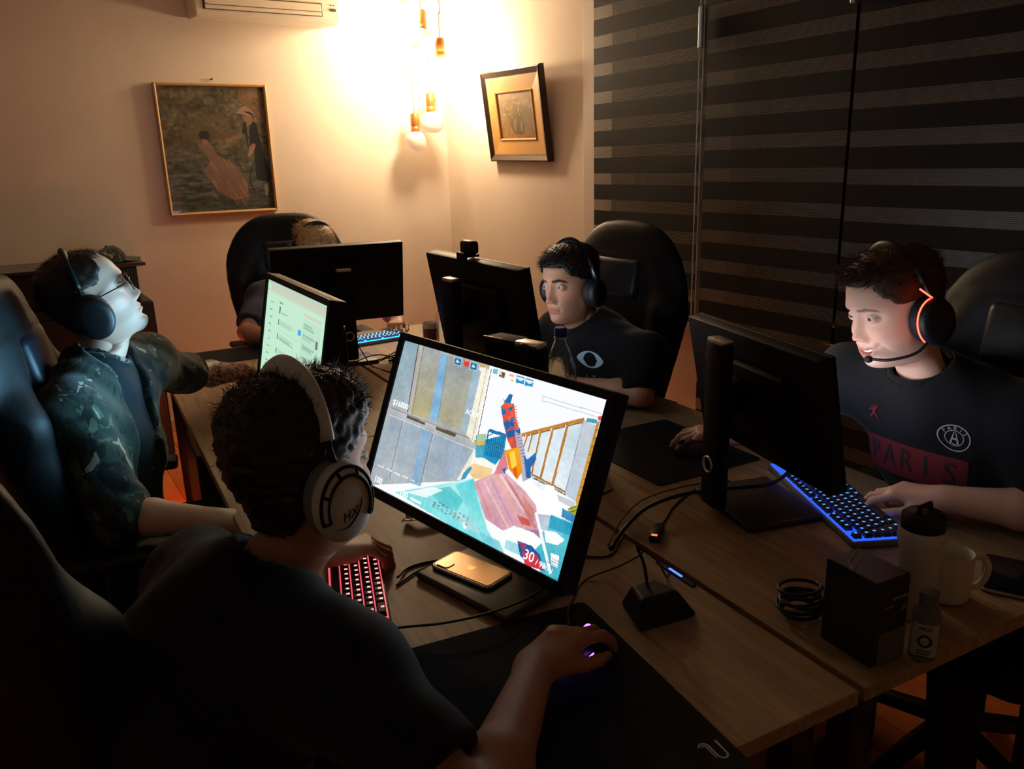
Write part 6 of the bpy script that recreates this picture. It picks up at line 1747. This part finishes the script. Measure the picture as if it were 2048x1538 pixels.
# blond man at the far end
H5 = head_matrix((1.285, 3.865, 1.130), (.06, -.86, -.50), roll=-4)
J5 = dict(fwd=(0, -1, 0), pelvis=(1.23, 4.02, .54), chest=(1.240, 3.99, .835), neck=(1.255, 3.955, .985), shL=(1.455, 3.95, .905), shR=(1.040, 3.96, .905),
          elL=(1.600, 3.745, .800), wrL=(1.555, 3.520, .795), elR=(.895, 3.745, .790), wrR=(.945, 3.53, .785), kneL=(1.34, 3.75, .56), kneR=(1.1, 3.75, .56), ftL=(1.34, 3.8, 0), ftR=(1.1, 3.8, 0))
person('blond man leaning forward behind the far monitor, dark t-shirt', opt_back, H5, J5,
       dict(name='t_shirt', mat=mat('dark_blue_shirt', (.010, .012, .022), .85, bump=.2, bscale=600), sleeve=.8, cuffr=.066, seed=51, fit=1.0, neckr=.062),
       dict(L=dict(fwd=(-.55, -.80, -.06), nrm=(0, .1, 1), side=-1, fing=[(25, 35, 25), (25, 35, 25), (30, 38, 25), (35, 40, 25)], spread=1.3), R=dict(fwd=(.1, -.95, -.05), nrm=(0, 0, 1), side=1, fing=[(20, 25, 20)] * 4)))
headset('thin black headset band over the blond hair', H5, hs_styles[4], ex=.080, top=.142)

# ---- prints on the shirts
def flat_shape(polys, ext=0):
    mb = MB()
    for p in polys: mb.add([(x, y, 0) for x, y in p], [tuple(range(len(p)))])
    return mb
def ring_poly(r0, r1, a0=0, a1=2 * PI, n=48, cx=0, cy=0, sy=1.0):
    mb = MB(); v = []; f = []
    for k in range(n + 1):
        a = a0 + (a1 - a0) * k / n
        v += [(cx + r0 * math.cos(a), cy + r0 * math.sin(a) * sy, 0), (cx + r1 * math.cos(a), cy + r1 * math.sin(a) * sy, 0)]
    for k in range(n): f.append((2 * k, 2 * k + 1, 2 * k + 3, 2 * k + 2))
    return mb.add(v, f)
def print_frame(c, fwd, up=(0, 0, 1)):
    """picture plane facing along fwd; x to the viewer's right"""
    z = Vector(fwd).normalized(); x = Vector(up).cross(z).normalized(); y = z.cross(x)
    return frame(c, x, y, z)
bv4 = bvh_of(sh4); o4 = Vector(tuple(off4))
silver = mat('print_silver', srgb(170, 172, 176), .7); redp = mat('print_red', srgb(96, 14, 20), .8); blackp = mat('print_black', (.012, .010, .012), .85)
dir4 = Vector((.96, -.12, -.22))
F4 = print_frame(Vector((1.58, .894, .938)) + o4, -dir4)
def pr(mbo, nm, m, Fm, par, bv, d_, lift=.0024, sub=0):
    o = mbo.build(nm, m, par); o.data.transform(Fm); return decal(o, bv, d_, lift, sub)
em = ring_poly(.0265, .0285); 
for q in (ring_poly(.0155, .0168), ring_poly(.0050, .0062, cx=0, cy=-.008)): em.add(q.v, q.f)
em.add([(-.0085, -.012, 0), (-.0060, -.012, 0), (-.0008, .013, 0), (-.002, .013, 0)], [(0, 1, 2, 3)]); em.add([(.0085, -.012, 0), (.0060, -.012, 0), (.0008, .013, 0), (.002, .013, 0)], [(3, 2, 1, 0)]); em.add([(-.005, -.002, 0), (.005, -.002, 0), (.0046, .0, 0), (-.0046, .0, 0)], [(0, 1, 2, 3)])
pr(em, 'crest', silver, F4, r4, bv4, dir4)
for k, chx in enumerate('PARIS'):
    a = math.radians(90 + (2 - k) * 27); M_ = F4 @ Matrix.Translation((.0212 * math.cos(a), .0212 * math.sin(a), 0)) @ Matrix.Rotation(a - PI / 2, 4, 'Z')
    decal(text_mesh('lettering', chx, .0105, silver, r4, M_, ext=0), bv4, dir4, .0024)
# red bar with dark letters across the chest
FB = print_frame(Vector((1.58, .986, .856)) + o4, -Vector((.97, -.06, -.24))); dB = Vector((.97, -.06, -.24))
gm = MB(); P_ = np.zeros((6, 30, 3)); 
for i in range(6):
    for j in range(30): P_[i, j] = (-.125 + .25 * j / 29, -.038 + .076 * i / 5, 0)
gm.grid(P_); pr(gm, 'chest_bar', redp, FB, r4, bv4, dB, .0020)
for k, chx in enumerate('PARIS'): decal(text_mesh('lettering', chx, .070, blackp, r4, FB @ Matrix.Translation((-.094 + .047 * k, 0, 0)), ext=0, xs=.85), bv4, dB, .0036)
# small red leaping figure on the other side of the chest
FJ = print_frame(Vector((1.58, 1.075, .950)) + o4, -dB)
jm = flat_shape([[(-.002, .014), (.002, .018), (.006, .015), (.003, .011)], [(-.003, .012), (.004, .010), (.005, 0), (-.002, -.002)], [(.003, .010), (.013, .022), (.015, .021), (.006, .006)], [(-.002, .009), (-.012, .003), (-.013, .005), (-.003, .012)], [(-.002, .001), (-.014, -.012), (-.011, -.014), (.002, -.003)], [(.002, 0), (.014, -.016), (.017, -.013), (.006, .002)]])
pr(jm, 'leaping_figure', redp, FJ, r4, bv4, dB, .0026)
# pale eye logo and letters on the middle man
bv3 = bvh_of(sh3); o3 = Vector(tuple(off3)); d3_ = Vector((.93, .22, -.25))
paleb = mat('print_pale_blue', srgb(150, 176, 190), .75)
F3 = print_frame(Vector((1.50, 2.010, .905)) + o3, -d3_)
lm_ = MB()
for s0, s1 in ((-.050, .050),):
    xs = np.linspace(-.052, .052, 25)
    up_ = .027 * (1 - (xs / .052) ** 2) ** .8; lo_ = -up_
    inn = np.sqrt(np.clip(.023 ** 2 - xs ** 2, 0, None))
    for k in range(24):
        for sg_ in (1, -1):
            y0a, y0b, y1a, y1b = inn[k], inn[k + 1], up_[k], up_[k + 1]
            if y1a > y0a or y1b > y0b: lm_.add([(xs[k], sg_ * min(y0a, y1a), 0), (xs[k + 1], sg_ * min(y0b, y1b), 0), (xs[k + 1], sg_ * y1b, 0), (xs[k], sg_ * y1a, 0)], [(0, 1, 2, 3)])
pr(lm_, 'eye_logo', paleb, F3, r3, bv3, d3_, .0024)
for k, chx in enumerate('IEY'): decal(text_mesh('lettering', chx, .030, mat('print_grey', srgb(110, 116, 120), .8), r3, F3 @ Matrix.Translation((-.022 + .030 * k, -.062, 0)), ext=0), bv3, d3_, .0026)
# eyes are set; camouflage cap on the cabinet
cv = MB(); cv.sphere((0, 0, 0), 1, 28, 18)
V_ = np.array(cv.v); V_[:, 2] = np.maximum(V_[:, 2], -.04); V_ *= [.095, .085, .075]; V_[:, 2] += .006 + .010 * np.sin(V_[:, 0] * 40) * (V_[:, 2] > .01); cv.v = [tuple(p) for p in V_]
cv.build('crown', camo, cp, smooth=True)
g_ = np.zeros((7, 17, 3))
for i, q in enumerate(np.linspace(.078, .150, 7)):
    for j, t in enumerate(np.linspace(-1.05, 1.05, 17)): g_[i, j] = (q * math.cos(t) * 1.08, q * math.sin(t) * (1 - .35 * (i / 6) * abs(math.sin(t))), .012 - .010 * (i / 6) * 1.0 + .010 * (1 - abs(t)) * (i / 6))
b_ = MB(); b_.grid(g_); bo = b_.build('brim', camo, cp, smooth=True); md = bo.modifiers.new('t', 'SOLIDIFY'); md.thickness = .003
MB().sphere((0, 0, .084), (.007, .007, .004), 12, 8).build('button', camo, cp, smooth=True)
# ------------------------------------------------------------------ things on the desks
def phone(label, c, rz, backup, body, sc_=1.0, z=0.0):
    r = thing('phone', label, 'phone', (c[0], c[1], DZ + z), rz)
    W, L = .072 * sc_, .148 * sc_
    MB().prism(rrect(W, L, .011), .0006, .0074).build('body', body, r)
    MB().tube([(x, y, .004) for x, y in rrect(W, L, .011)] + [(W / 2, L / 2 - .011, .004)], .0036, 8, cap=False).build('edge_band', mat('phone_steel', srgb(170, 160, 150), .25, .9), r, smooth=True)
    if backup:
        MB().prism(rrect(W - .006, L - .006, .009), .0074, .0082).build('back_glass', mat('gold_back', srgb(176, 140, 100), .16, .75, var=.06, vscale=60), r)
        MB().prism([(x - .018 * sc_, y + .052 * sc_) for x, y in rrect(.026, .032, .007)], .0082, .0098).build('camera_bump', mat('gold_back2', srgb(160, 128, 96), .2, .7), r)
        # bitten fruit mark
        pts = []
        for t in np.linspace(0, 2 * PI, 40, endpoint=False):
            q = .0088 * (1 + .05 * math.cos(2 * t)) * (1 - .16 * math.exp(-((t - PI / 2) / .3) ** 2)) * (1 - .10 * math.exp(-((t - 3 * PI / 2) / .3) ** 2))
            x, y = q * math.cos(t), q * math.sin(t)
            if math.hypot(x - .0105, y - .001) < .0052: 
                d = math.hypot(x - .0105, y - .001); x, y = .0105 + (x - .0105) / d * .0052, .001 + (y - .001) / d * .0052
            pts.append((x, y))
        lm_ = mat('mark_bright', srgb(236, 190, 120), .2, .9)
        g = MB(); g.add([(x, y, .0084) for x, y in pts], [tuple(range(40))]); g.add([(.0005, .0098, .0084), (.004, .0105, .0084), (.0045, .0145, .0084), (.001, .0135, .0084)], [(0, 1, 2, 3)])
        g.build('fruit_mark', lm_, r)
    else:
        MB().prism(rrect(W - .005, L - .005, .009), .0074, .0079).build('screen', mat('phone_screen_off', (.006, .006, .008), .10), r)
    return r
phone('gold backed phone lying face down on the monitor foot', (.668, 1.243), math.radians(18), True, mat('phone_dark', (.03, .028, .026), .4), z=.0152)
phone('phone with a dark screen and pale edge at the right end of the desk', (1.490, .668), math.radians(-64), False, mat('phone_dark', (.03, .028, .026), .4), 1.02)

# torn snack wrapper
g_ = np.zeros((9, 22, 3)); rg = np.random.default_rng(12)
for i, y in enumerate(np.linspace(-.026, .026, 9)):
    for j, x in enumerate(np.linspace(-.085, .085, 22)):
        g_[i, j] = (x + (.003 if (i % 2 and j in (0, 21)) else 0), y + .004 * math.sin(x * 40), .008 + .006 * math.sin(x * 55 + i * .7) * math.cos(y * 60) + .004 * rg.random() + .010 * math.exp(-((x + .05) / .03) ** 2))
mb = MB(); mb.grid(g_); wrp = mb.build('snack_wrapper', mat('foil_wrapper', srgb(150, 122, 92), .3, .6, var=.3, vscale=30), None, smooth=True); md = wrp.modifiers.new('t', 'SOLIDIFY'); md.thickness = .0008
wrp.location = (.735, 1.500, DZ + .001); wrp.rotation_euler = (0, 0, math.radians(-38)); tag(wrp, 'crumpled foil snack wrapper behind the tilted game screen', 'wrapper')

# mouse bungee: wedge foot and sprung arm
bg = thing('mouse_bungee', 'black wedge shaped cable holder between the mouse mat and the desk gap', 'cable holder', (.875, .955, DZ), math.radians(-8))
poly = [(-.062, -.050), (.062, -.050), (.040, .048), (-.040, .048)]
v = [(x, y, .002) for x, y in poly] + [(x * .62, y * .55 + .008, .042) for x, y in poly]
mb = MB().add(v, [(3, 2, 1, 0), (4, 5, 6, 7)] + [(k, (k + 1) % 4, 4 + (k + 1) % 4, 4 + k) for k in range(4)]); o = mb.build('foot', BLK, bg); md = o.modifiers.new('b', 'BEVEL'); md.width = .006; md.segments = 3
MB().tube(bez([(0, .02, .04), (.002, .035, .075), (-.004, .045, .100), (-.010, .040, .112)], 6), .0030, 8).build('arm', BLK, bg, smooth=True)

def cable(label, pts, r=.0024, m=None, n=10, name='cable', group=None):
    o = MB().tube(bez(pts, n), r, 7).build(name, m or mat('cable_black', (.010, .010, .010), .45), None, smooth=True)
    return tag(o, label, 'cable', group)
z0 = DZ + .0028
cable('thin cord from the violet mouse looped over the wedge cable holder', [(.700, .955, DZ + .010), (.735, 1.020, DZ + .010), (.790, 1.075, z0), (.845, 1.110, z0), (.900, 1.075, DZ + .030), (.895, 1.010, DZ + .085), (.868, .992, DZ + .112), (.93, 1.01, DZ + .06), (.975, 1.03, z0), (.988, 1.035, z0)], .0018)
cable('cable running from the red keyboard under the tilted monitor', [(.545, 1.318, DZ + .008), (.585, 1.350, z0), (.64, 1.345, z0), (.70, 1.32, z0), (.80, 1.34, z0)], .0026)
cable('second cable lying beside the red keyboard lead', [(.535, 1.300, z0), (.60, 1.328, z0), (.66, 1.320, z0), (.72, 1.295, z0)], .0022)
cable('black cord crossing the desk in front of the gold phone', [(.395, 1.170, DZ + .012), (.46, 1.140, DZ + .020), (.53, 1.095, DZ + .028), (.61, 1.075, DZ + .030), (.70, 1.09, DZ + .022), (.80, 1.15, z0), (.90, 1.22, z0)], .0024)
cable('thick cable bundle crossing the desk gap to the smiling man\'s monitor', [(.960, 1.180, z0), (1.03, 1.215, DZ + .020), (1.12, 1.240, DZ + .035), (1.22, 1.225, DZ + .045), (1.31, 1.18, DZ + .050), (1.40, 1.14, DZ + .055), (1.50, 1.16, DZ + .075), (1.56, 1.235, DZ + .05)], .0046)
cable('pale thin cable lying on the thick bundle', [(.965, 1.195, z0), (1.04, 1.240, DZ + .025), (1.13, 1.268, DZ + .040), (1.24, 1.25, DZ + .050), (1.33, 1.205, DZ + .055)], .0018, mat('cable_grey', srgb(90, 88, 84), .4))
cable('cable of the red glowing adapter running to the far monitor', [(1.095, 1.185, DZ + .012), (1.14, 1.215, z0), (1.21, 1.26, z0), (1.30, 1.30, z0)], .0024)
cable('lead trailing from the tilted monitor along the desk gap', [(.86, 1.30, z0), (.925, 1.26, z0), (.975, 1.30, z0), (1.06, 1.39, z0), (1.16, 1.42, z0)], .0022)
cable('short lead behind the tilted monitor near the desk gap', [(.88, 1.20, z0), (.94, 1.16, z0), (1.02, 1.21, z0)], .0022)
CL = ['black cable in the tangle at the far monitor, lowest loop', 'black cable in the tangle at the far monitor, second loop', 'black cable in the tangle at the far monitor, third loop', 'black cable in the tangle at the far monitor, highest loop']
for k, (dx, dy) in enumerate([(0, 0), (.05, -.02), (-.04, .03), (.09, .02)]):
    cable(CL[k], [(1.17 + dx, 3.02 + dy, z0), (1.24 + dx, 2.93, DZ + .03 + .01 * k), (1.33 + dx * .5, 2.88 - dy, DZ + .02), (1.42 + dx * .3, 2.95, z0), (1.46, 3.06 + dy, z0)], .0024, group='cables at the far monitor')
cable('cable hanging from the ring of the far monitor stand', [(1.135, 3.03, DZ + .12), (1.16, 2.99, DZ + .05), (1.18, 2.95, z0), (1.20, 2.80, z0)], .0024)
cable('loose black strap lying before the large plastic bottle', [(1.02, 1.60, z0), (1.06, 1.66, DZ + .02), (1.12, 1.70, DZ + .015), (1.18, 1.70, z0), (1.20, 1.64, z0)], .004)
# adapters
def adapter(label, c, rz, glow_c, s_=1.0):
    r = thing('adapter', label, 'adapter', (c[0], c[1], DZ), rz)
    MB().box((0, 0, .0085), (.022 * s_, .060 * s_, .0155), bev=.003).build('housing', BLK, r, smooth=True, angle=40)
    MB().box((0, .036 * s_, .0085), (.014, .014, .010), bev=.002).build('plug', steel, r)
    if glow_c: MB().box((0, -.026 * s_, .0164), (.012, .007, .0014), bev=.0004).build('light', emat('light_' + glow_c, dict(red=(1, .09, .02), blue=(.05, .14, 1.0))[glow_c], 3.0), r)
    return r
adapter('small adapter with a red glowing end by the desk gap', (1.078, 1.172), math.radians(-52), 'red')
adapter('small red lit adapter among the cables at the far monitor', (1.30, 2.96), math.radians(70), 'red')
bl = thing('power_strip', 'slim black strip with a blue light lying in the gap between the desks', 'power strip', (.999, 1.030, DZ - .006), DR)
MB().box((0, 0, .004), (.012, .11, .012), bev=.003).build('housing', BLK, bl); MB().box((-.0005, 0, .0104), (.005, .038, .0016), bev=.0004).build('light', emat('light_blue', (.05, .14, 1.0), 3.0), bl)

# right end of the desk: boxed gadget, cable coil, thermos, mug, small bottle
bx = thing('box', 'black box with a pale lower front panel at the corner of the desk', 'box', (1.078, .684, DZ), math.radians(-6))
MB().box((0, 0, .074), (.074, .100, .146), bev=.003).build('carton', mat('box_black', (.014, .014, .015), .4, spec=.45), bx)
MB().box((.006, -.0506, .030), (.060, .0016, .054), bev=.0004).build('pale_panel', mat('box_pale', srgb(96, 92, 80), .6), bx)
g = MB()
for p, q in (((-.02, .02), (.03, .045)), ((-.02, .02), (-.035, .0)), ((-.035, .0), (.012, .022)), ((.012, .022), (.03, .045))): g.tube([(p[0], p[1], .1474), (q[0], q[1], .1474)], .0009, 5)
g.build('line_mark', mat('print_grey2', srgb(120, 120, 122), .6), bx)
g = MB().box((.016, -.0506, .112), (.034, .0014, .005), bev=.0004); g.box((.026, -.0506, .092), (.010, .0014, .010), bev=.0004); g.box((-.006, -.0506, .100), (.020, .0014, .003), bev=.0004); g.build('print', mat('print_grey2', srgb(120, 120, 122), .6), bx)
rg = np.random.default_rng(6)
pts = []
for k in range(220):
    t = k / 219 * 2 * PI * 7; q = .036 + .007 * math.sin(t * .37) + .004 * math.sin(t * 1.9)
    pts.append((q * math.cos(t), q * .8 * math.sin(t), .008 + .046 * (k / 219) + .008 * math.sin(t * .5)))
co = MB().tube(pts, .0032, 6).build('cable_coil', mat('cable_black', (.010, .010, .010), .45), None, smooth=True); co.location = (1.075, .800, DZ - .002); tag(co, 'coil of glossy black cable beside the black box', 'cable')
th_ = thing('thermos', 'tall white thermos with a black lid next to the mug', 'thermos', (1.235, .692, DZ)); th_.scale = (.95, .95, .87)
MB().lathe([(.030, .0006), (.033, .004), (.0335, .10), (.0345, .140), (.040, .165), (.0405, .186), (.038, .190)], 36).build('body', mat('thermos_white', srgb(205, 205, 205), .35, spec=.5), th_, smooth=True, angle=50)
MB().lathe([(.036, .188), (.0365, .192), (.0360, .216), (.030, .222), (.001, .2225)], 32).build('lid', BLK, th_, smooth=True, angle=50)
MB().tube([(-.018, 0, .222), (-.016, 0, .236), (.016, 0, .236), (.018, 0, .222)], .0045, 8).build('carry_loop', BLK, th_, smooth=True)
mg = thing('mug', 'plain white mug with its handle to the right, beside the thermos', 'mug', (1.335, .695, DZ), math.radians(-38))
MB().lathe([(.030, .0006), (.037, .003), (.0405, .010), (.0415, .088), (.0400, .0905), (.0382, .088), (.0372, .012), (.030, .008)], 40).build('cup', mat('mug_white', srgb(214, 206, 190), .3, spec=.5), mg, smooth=True, angle=60)
MB().tube(bez([(.039, 0, .078), (.056, 0, .080), (.068, 0, .062), (.066, 0, .040), (.054, 0, .022), (.039, 0, .020)], 6), [(.0065, .0042)] * 31, 10, up=(0, 1, 0)).build('handle', mat('mug_white', srgb(214, 206, 190), .3), mg, smooth=True)
MB().lathe([(.0378, .052), (.001, .0521)], 30).build('tea', mat('tea', (.05, .02, .01), .1), mg)
clear = mat('clear_plastic', (.93, .96, .95), .06, trans=1.0, ior=1.33, bump=.6, bscale=55)
sb = thing('small_bottle', 'small clear bottle with a printed label at the desk corner', 'bottle', (1.133, .612, DZ), math.radians(-58)); sb.scale = (1.15, 1.15, 1.22)
MB().lathe([(.016, .0006), (.0185, .003), (.0185, .062), (.016, .069), (.0095, .074), (.0090, .078)], 28).build('body', mat('cloudy_plastic', srgb(150, 160, 150), .25, trans=.55, ior=1.2), sb, smooth=True, angle=50)
MB().lathe([(.0125, .077), (.0130, .079), (.0125, .096), (.008, .099), (.001, .0992)], 24).build('cap', mat('cap_clear', srgb(120, 124, 120), .3, trans=.3), sb, smooth=True, angle=50)
v = []; f = []
for k in range(13):
    a = -PI / 2 + (-1.0 + 2.0 * k / 12); v += [(.0190 * math.cos(a), .0190 * math.sin(a), z) for z in (.010, .056)]
for k in range(12): f.append((2 * k, 2 * k + 2, 2 * k + 3, 2 * k + 1))
MB().add(v, f).build('label', mat('label_pale', srgb(170, 176, 160), .6), sb, smooth=True)
ink = mat('label_ink', (.02, .025, .022), .7)
Tl = Matrix.Translation((0, -.0194, 0)) @ Matrix.Rotation(math.radians(90), 4, 'X')
text_mesh('lettering', 'PROF', .0072, ink, sb, Tl @ Matrix.Translation((0, .050, 0)))
g = MB()
for k in range(24):
    a0, a1 = k * PI / 12, (k + 1) * PI / 12
    g.add([(r_ * math.cos(a), r_ * math.sin(a) + .033, 0) for r_, a in ((.0060, a0), (.0092, a0), (.0092, a1), (.0060, a1))], [(0, 1, 2, 3)])
for k in range(3): g.add([(-.009, .020 - k * .004, 0), (.009 - .002 * k, .020 - k * .004, 0), (.009 - .002 * k, .0182 - k * .004, 0), (-.009, .0182 - k * .004, 0)], [(0, 1, 2, 3)])
o = g.build('print', ink, sb); o.data.transform(Tl)

# bottles, jar and glass in the middle of the desks
def pet(label, x, y, h, r_, capc, kind, lab=None, name='water_bottle'):
    t = thing(name, label, 'bottle', (x, y, DZ))
    if kind == 'big':
        pr_ = [(.78, .004), (1, .012), (1, .10), (.93, .12), (1, .14), (1, .20), (.95, .215), (1, .23), (1, .40), (.94, .42), (1, .44), (1, .60), (.96, .66), (.80, .74), (.55, .84), (.36, .90), (.34, .93)]
    else:
        pr_ = [(.80, .004), (1, .012), (1, .18), (.92, .21), (1, .24), (1, .34), (.92, .37), (1, .40), (1, .56), (.92, .66), (.68, .78), (.42, .87), (.40, .92)]
    zz = np.linspace(.012, .93, 46); pb = np.array(pr_); prof = [(pr_[0][0] * r_, .004 * h)] + [(float(np.interp(q, pb[:, 1], pb[:, 0])) * r_, q * h) for q in zz]
    mb = MB(); mb.lathe(prof, 40, cap=False); V = np.array(mb.v); ang = np.arctan2(V[:, 1], V[:, 0]); rad = 1 + .016 * np.sin(ang * 9 + V[:, 2] * 60) + .020 * np.sin(ang * 5 - V[:, 2] * 110) * np.sin(V[:, 2] * 47 + ang * 2); V[:, :2] *= rad[:, None]; mb.v = [tuple(p) for p in V]
    mb.add([(0, 0, .004 * h * 3)] + [tuple(p) for p in V[:40]], [(0, 1 + (k + 1) % 40, 1 + k) for k in range(40)])
    o = mb.build('body', clear, t, smooth=True); md = o.modifiers.new('t', 'SOLIDIFY'); md.thickness = .0012
    rc = pr_[-1][0] * r_ * 1.12
    MB().lathe([(rc * 1.02, h * .925), (rc * 1.06, h * .935), (rc * 1.06, h * .985), (rc * .92, h), (.001, h * 1.001)], 28).build('cap', capc, t, smooth=True, angle=50)
    MB().lathe([(rc * 1.12, h * .905), (rc * 1.14, h * .912), (rc * 1.12, h * .920)], 28).build('neck_ring', mat('ring_pale', srgb(200, 210, 205), .3, trans=.4), t, smooth=True)
    if lab: MB().lathe([(r_ * 1.02, h * lab[0]), (r_ * 1.025, h * (lab[0] + lab[1]) / 2), (r_ * 1.02, h * lab[1])], 36, cap=False).build('label', lab[2], t, smooth=True)
    return t
pet('large clear plastic bottle with a blue cap before the dark haired man', 1.262, 1.772, .335, .043, mat('cap_blue', srgb(34, 42, 150), .4), 'big', None)
pet('small clear water bottle behind the webcam monitor, beside the candle jar', 1.580, 3.105, .200, .029, mat('cap_white', srgb(190, 190, 190), .4), 'small', None)
pet('short soft drink bottle with a grey cap and red label by the strap', 1.250, 1.690, .150, .030, mat('cap_grey', srgb(130, 126, 128), .4), 'small', (.10, .52, mat('label_red', srgb(170, 40, 46), .5, var=.5, vscale=90)))
jar = thing('candle_jar', 'glass candle jar with a brownish red label at the far right of the desks', 'candle', (1.575, 3.215, DZ))
mb = MB().lathe([(.034, .001), (.036, .004), (.036, .088), (.0345, .0895), (.033, .088), (.033, .008), (.001, .007)], 36, cap=False); mb.build('glass', mat('jar_cream', srgb(214, 196, 172), .18, spec=.6, coat=.5), jar, smooth=True, angle=60)
MB().lathe([(.0325, .009), (.0325, .062), (.001, .0625)], 30).build('wax', mat('wax_cream', srgb(206, 180, 150), .5), jar, smooth=True, angle=50)
v = []; f = []
for k in range(17):
    a = math.radians(-118) + (-1.05 + 2.1 * k / 16); v += [(.0366 * math.cos(a), .0366 * math.sin(a), z) for z in (.014, .066)]
for k in range(16): f.append((2 * k, 2 * k + 2, 2 * k + 3, 2 * k + 1))
MB().add(v, f).build('label', mat('label_brown', srgb(120, 50, 34), .6), jar, smooth=True)
gla = thing('drinking_glass', 'small glass whose rim shows between the webcam monitor and the tilted screen', 'glass', (1.400, 2.570, DZ))
MB().lathe([(.024, .001), (.026, .004), (.031, .100), (.0298, .1005), (.0248, .008), (.001, .007)], 32, cap=False).build('glass', mat('jar_glass', (.95, .95, .93), .05, trans=.9, ior=1.3), gla, smooth=True, angle=60)
ho = thing('pouch', 'black boxy pouch strapped to the stand top behind the tilted game monitor', 'pouch', (.804, 1.305, 1.120), math.radians(-77))
o = MB().box((0, 0, .036), (.088, .050, .070), bev=.008, seg=3).build('case', mat('pouch_black', (.003, .003, .0035), .7, spec=.15), ho, smooth=True, angle=40)
MB().tube([(-.042, -.024, .0705), (.042, -.024, .0705)], .0014, 6).build('zip', gloss, ho, smooth=True)
MB().box((0, -.0255, .036), (.020, .003, .062), bev=.001).build('band', BLK, ho)
MB().tube(bez([(.044, 0, .050), (.066, -.030, .068), (.088, -.034, .055), (.100, -.032, .010), (.104, -.03, -.05)], 6), .0035, 8).build('strap', BLK, ho, smooth=True)
MB().tube(bez([(.044, 0, .030), (.060, -.034, .040), (.074, -.036, .0), (.080, -.03, -.06)], 6), .003, 8).build('strap', BLK, ho, smooth=True)
# computer tower made up to carry added red light, unseen under the left desks
pc = thing('added_tower', 'black computer tower with red fans standing on the floor under the left desks', 'computer', (.62, 3.34, 0), DR)
MB().box((0, 0, .235), (.20, .42, .43), bev=.006).build('case', mat('case_black', (.012, .012, .012), .4), pc)
for k in (-1, 1):
    for q in (-1, 1): MB().box((k * .08, q * .17, .010), (.03, .05, .018), bev=.003).build('foot', BLK, pc)
for k in range(2):
    g = MB(); g.lathe([(.052, -.002), (.056, 0), (.052, .002)], 32, Matrix.Translation((0, .2112, .13 + k * .16)) @ Matrix.Rotation(math.radians(90), 4, 'X'), cap=False)
    g.build('added_fan_ring', emat('added_fan_glow', (1.0, .07, .03), 12.0), pc, smooth=True)  # glowing rings made up along with the tower
l_ = bpy.data.lights.new('added_red_light', 'POINT'); l_.energy = 5.0; l_.color = (1.0, .20, .07); l_.shadow_soft_size = .06  # added point lamp outside the case, reddens the floor and back wall
lo_ = link(bpy.data.objects.new('added_red_light', l_), pc); lo_.location = (0, .30, .22)
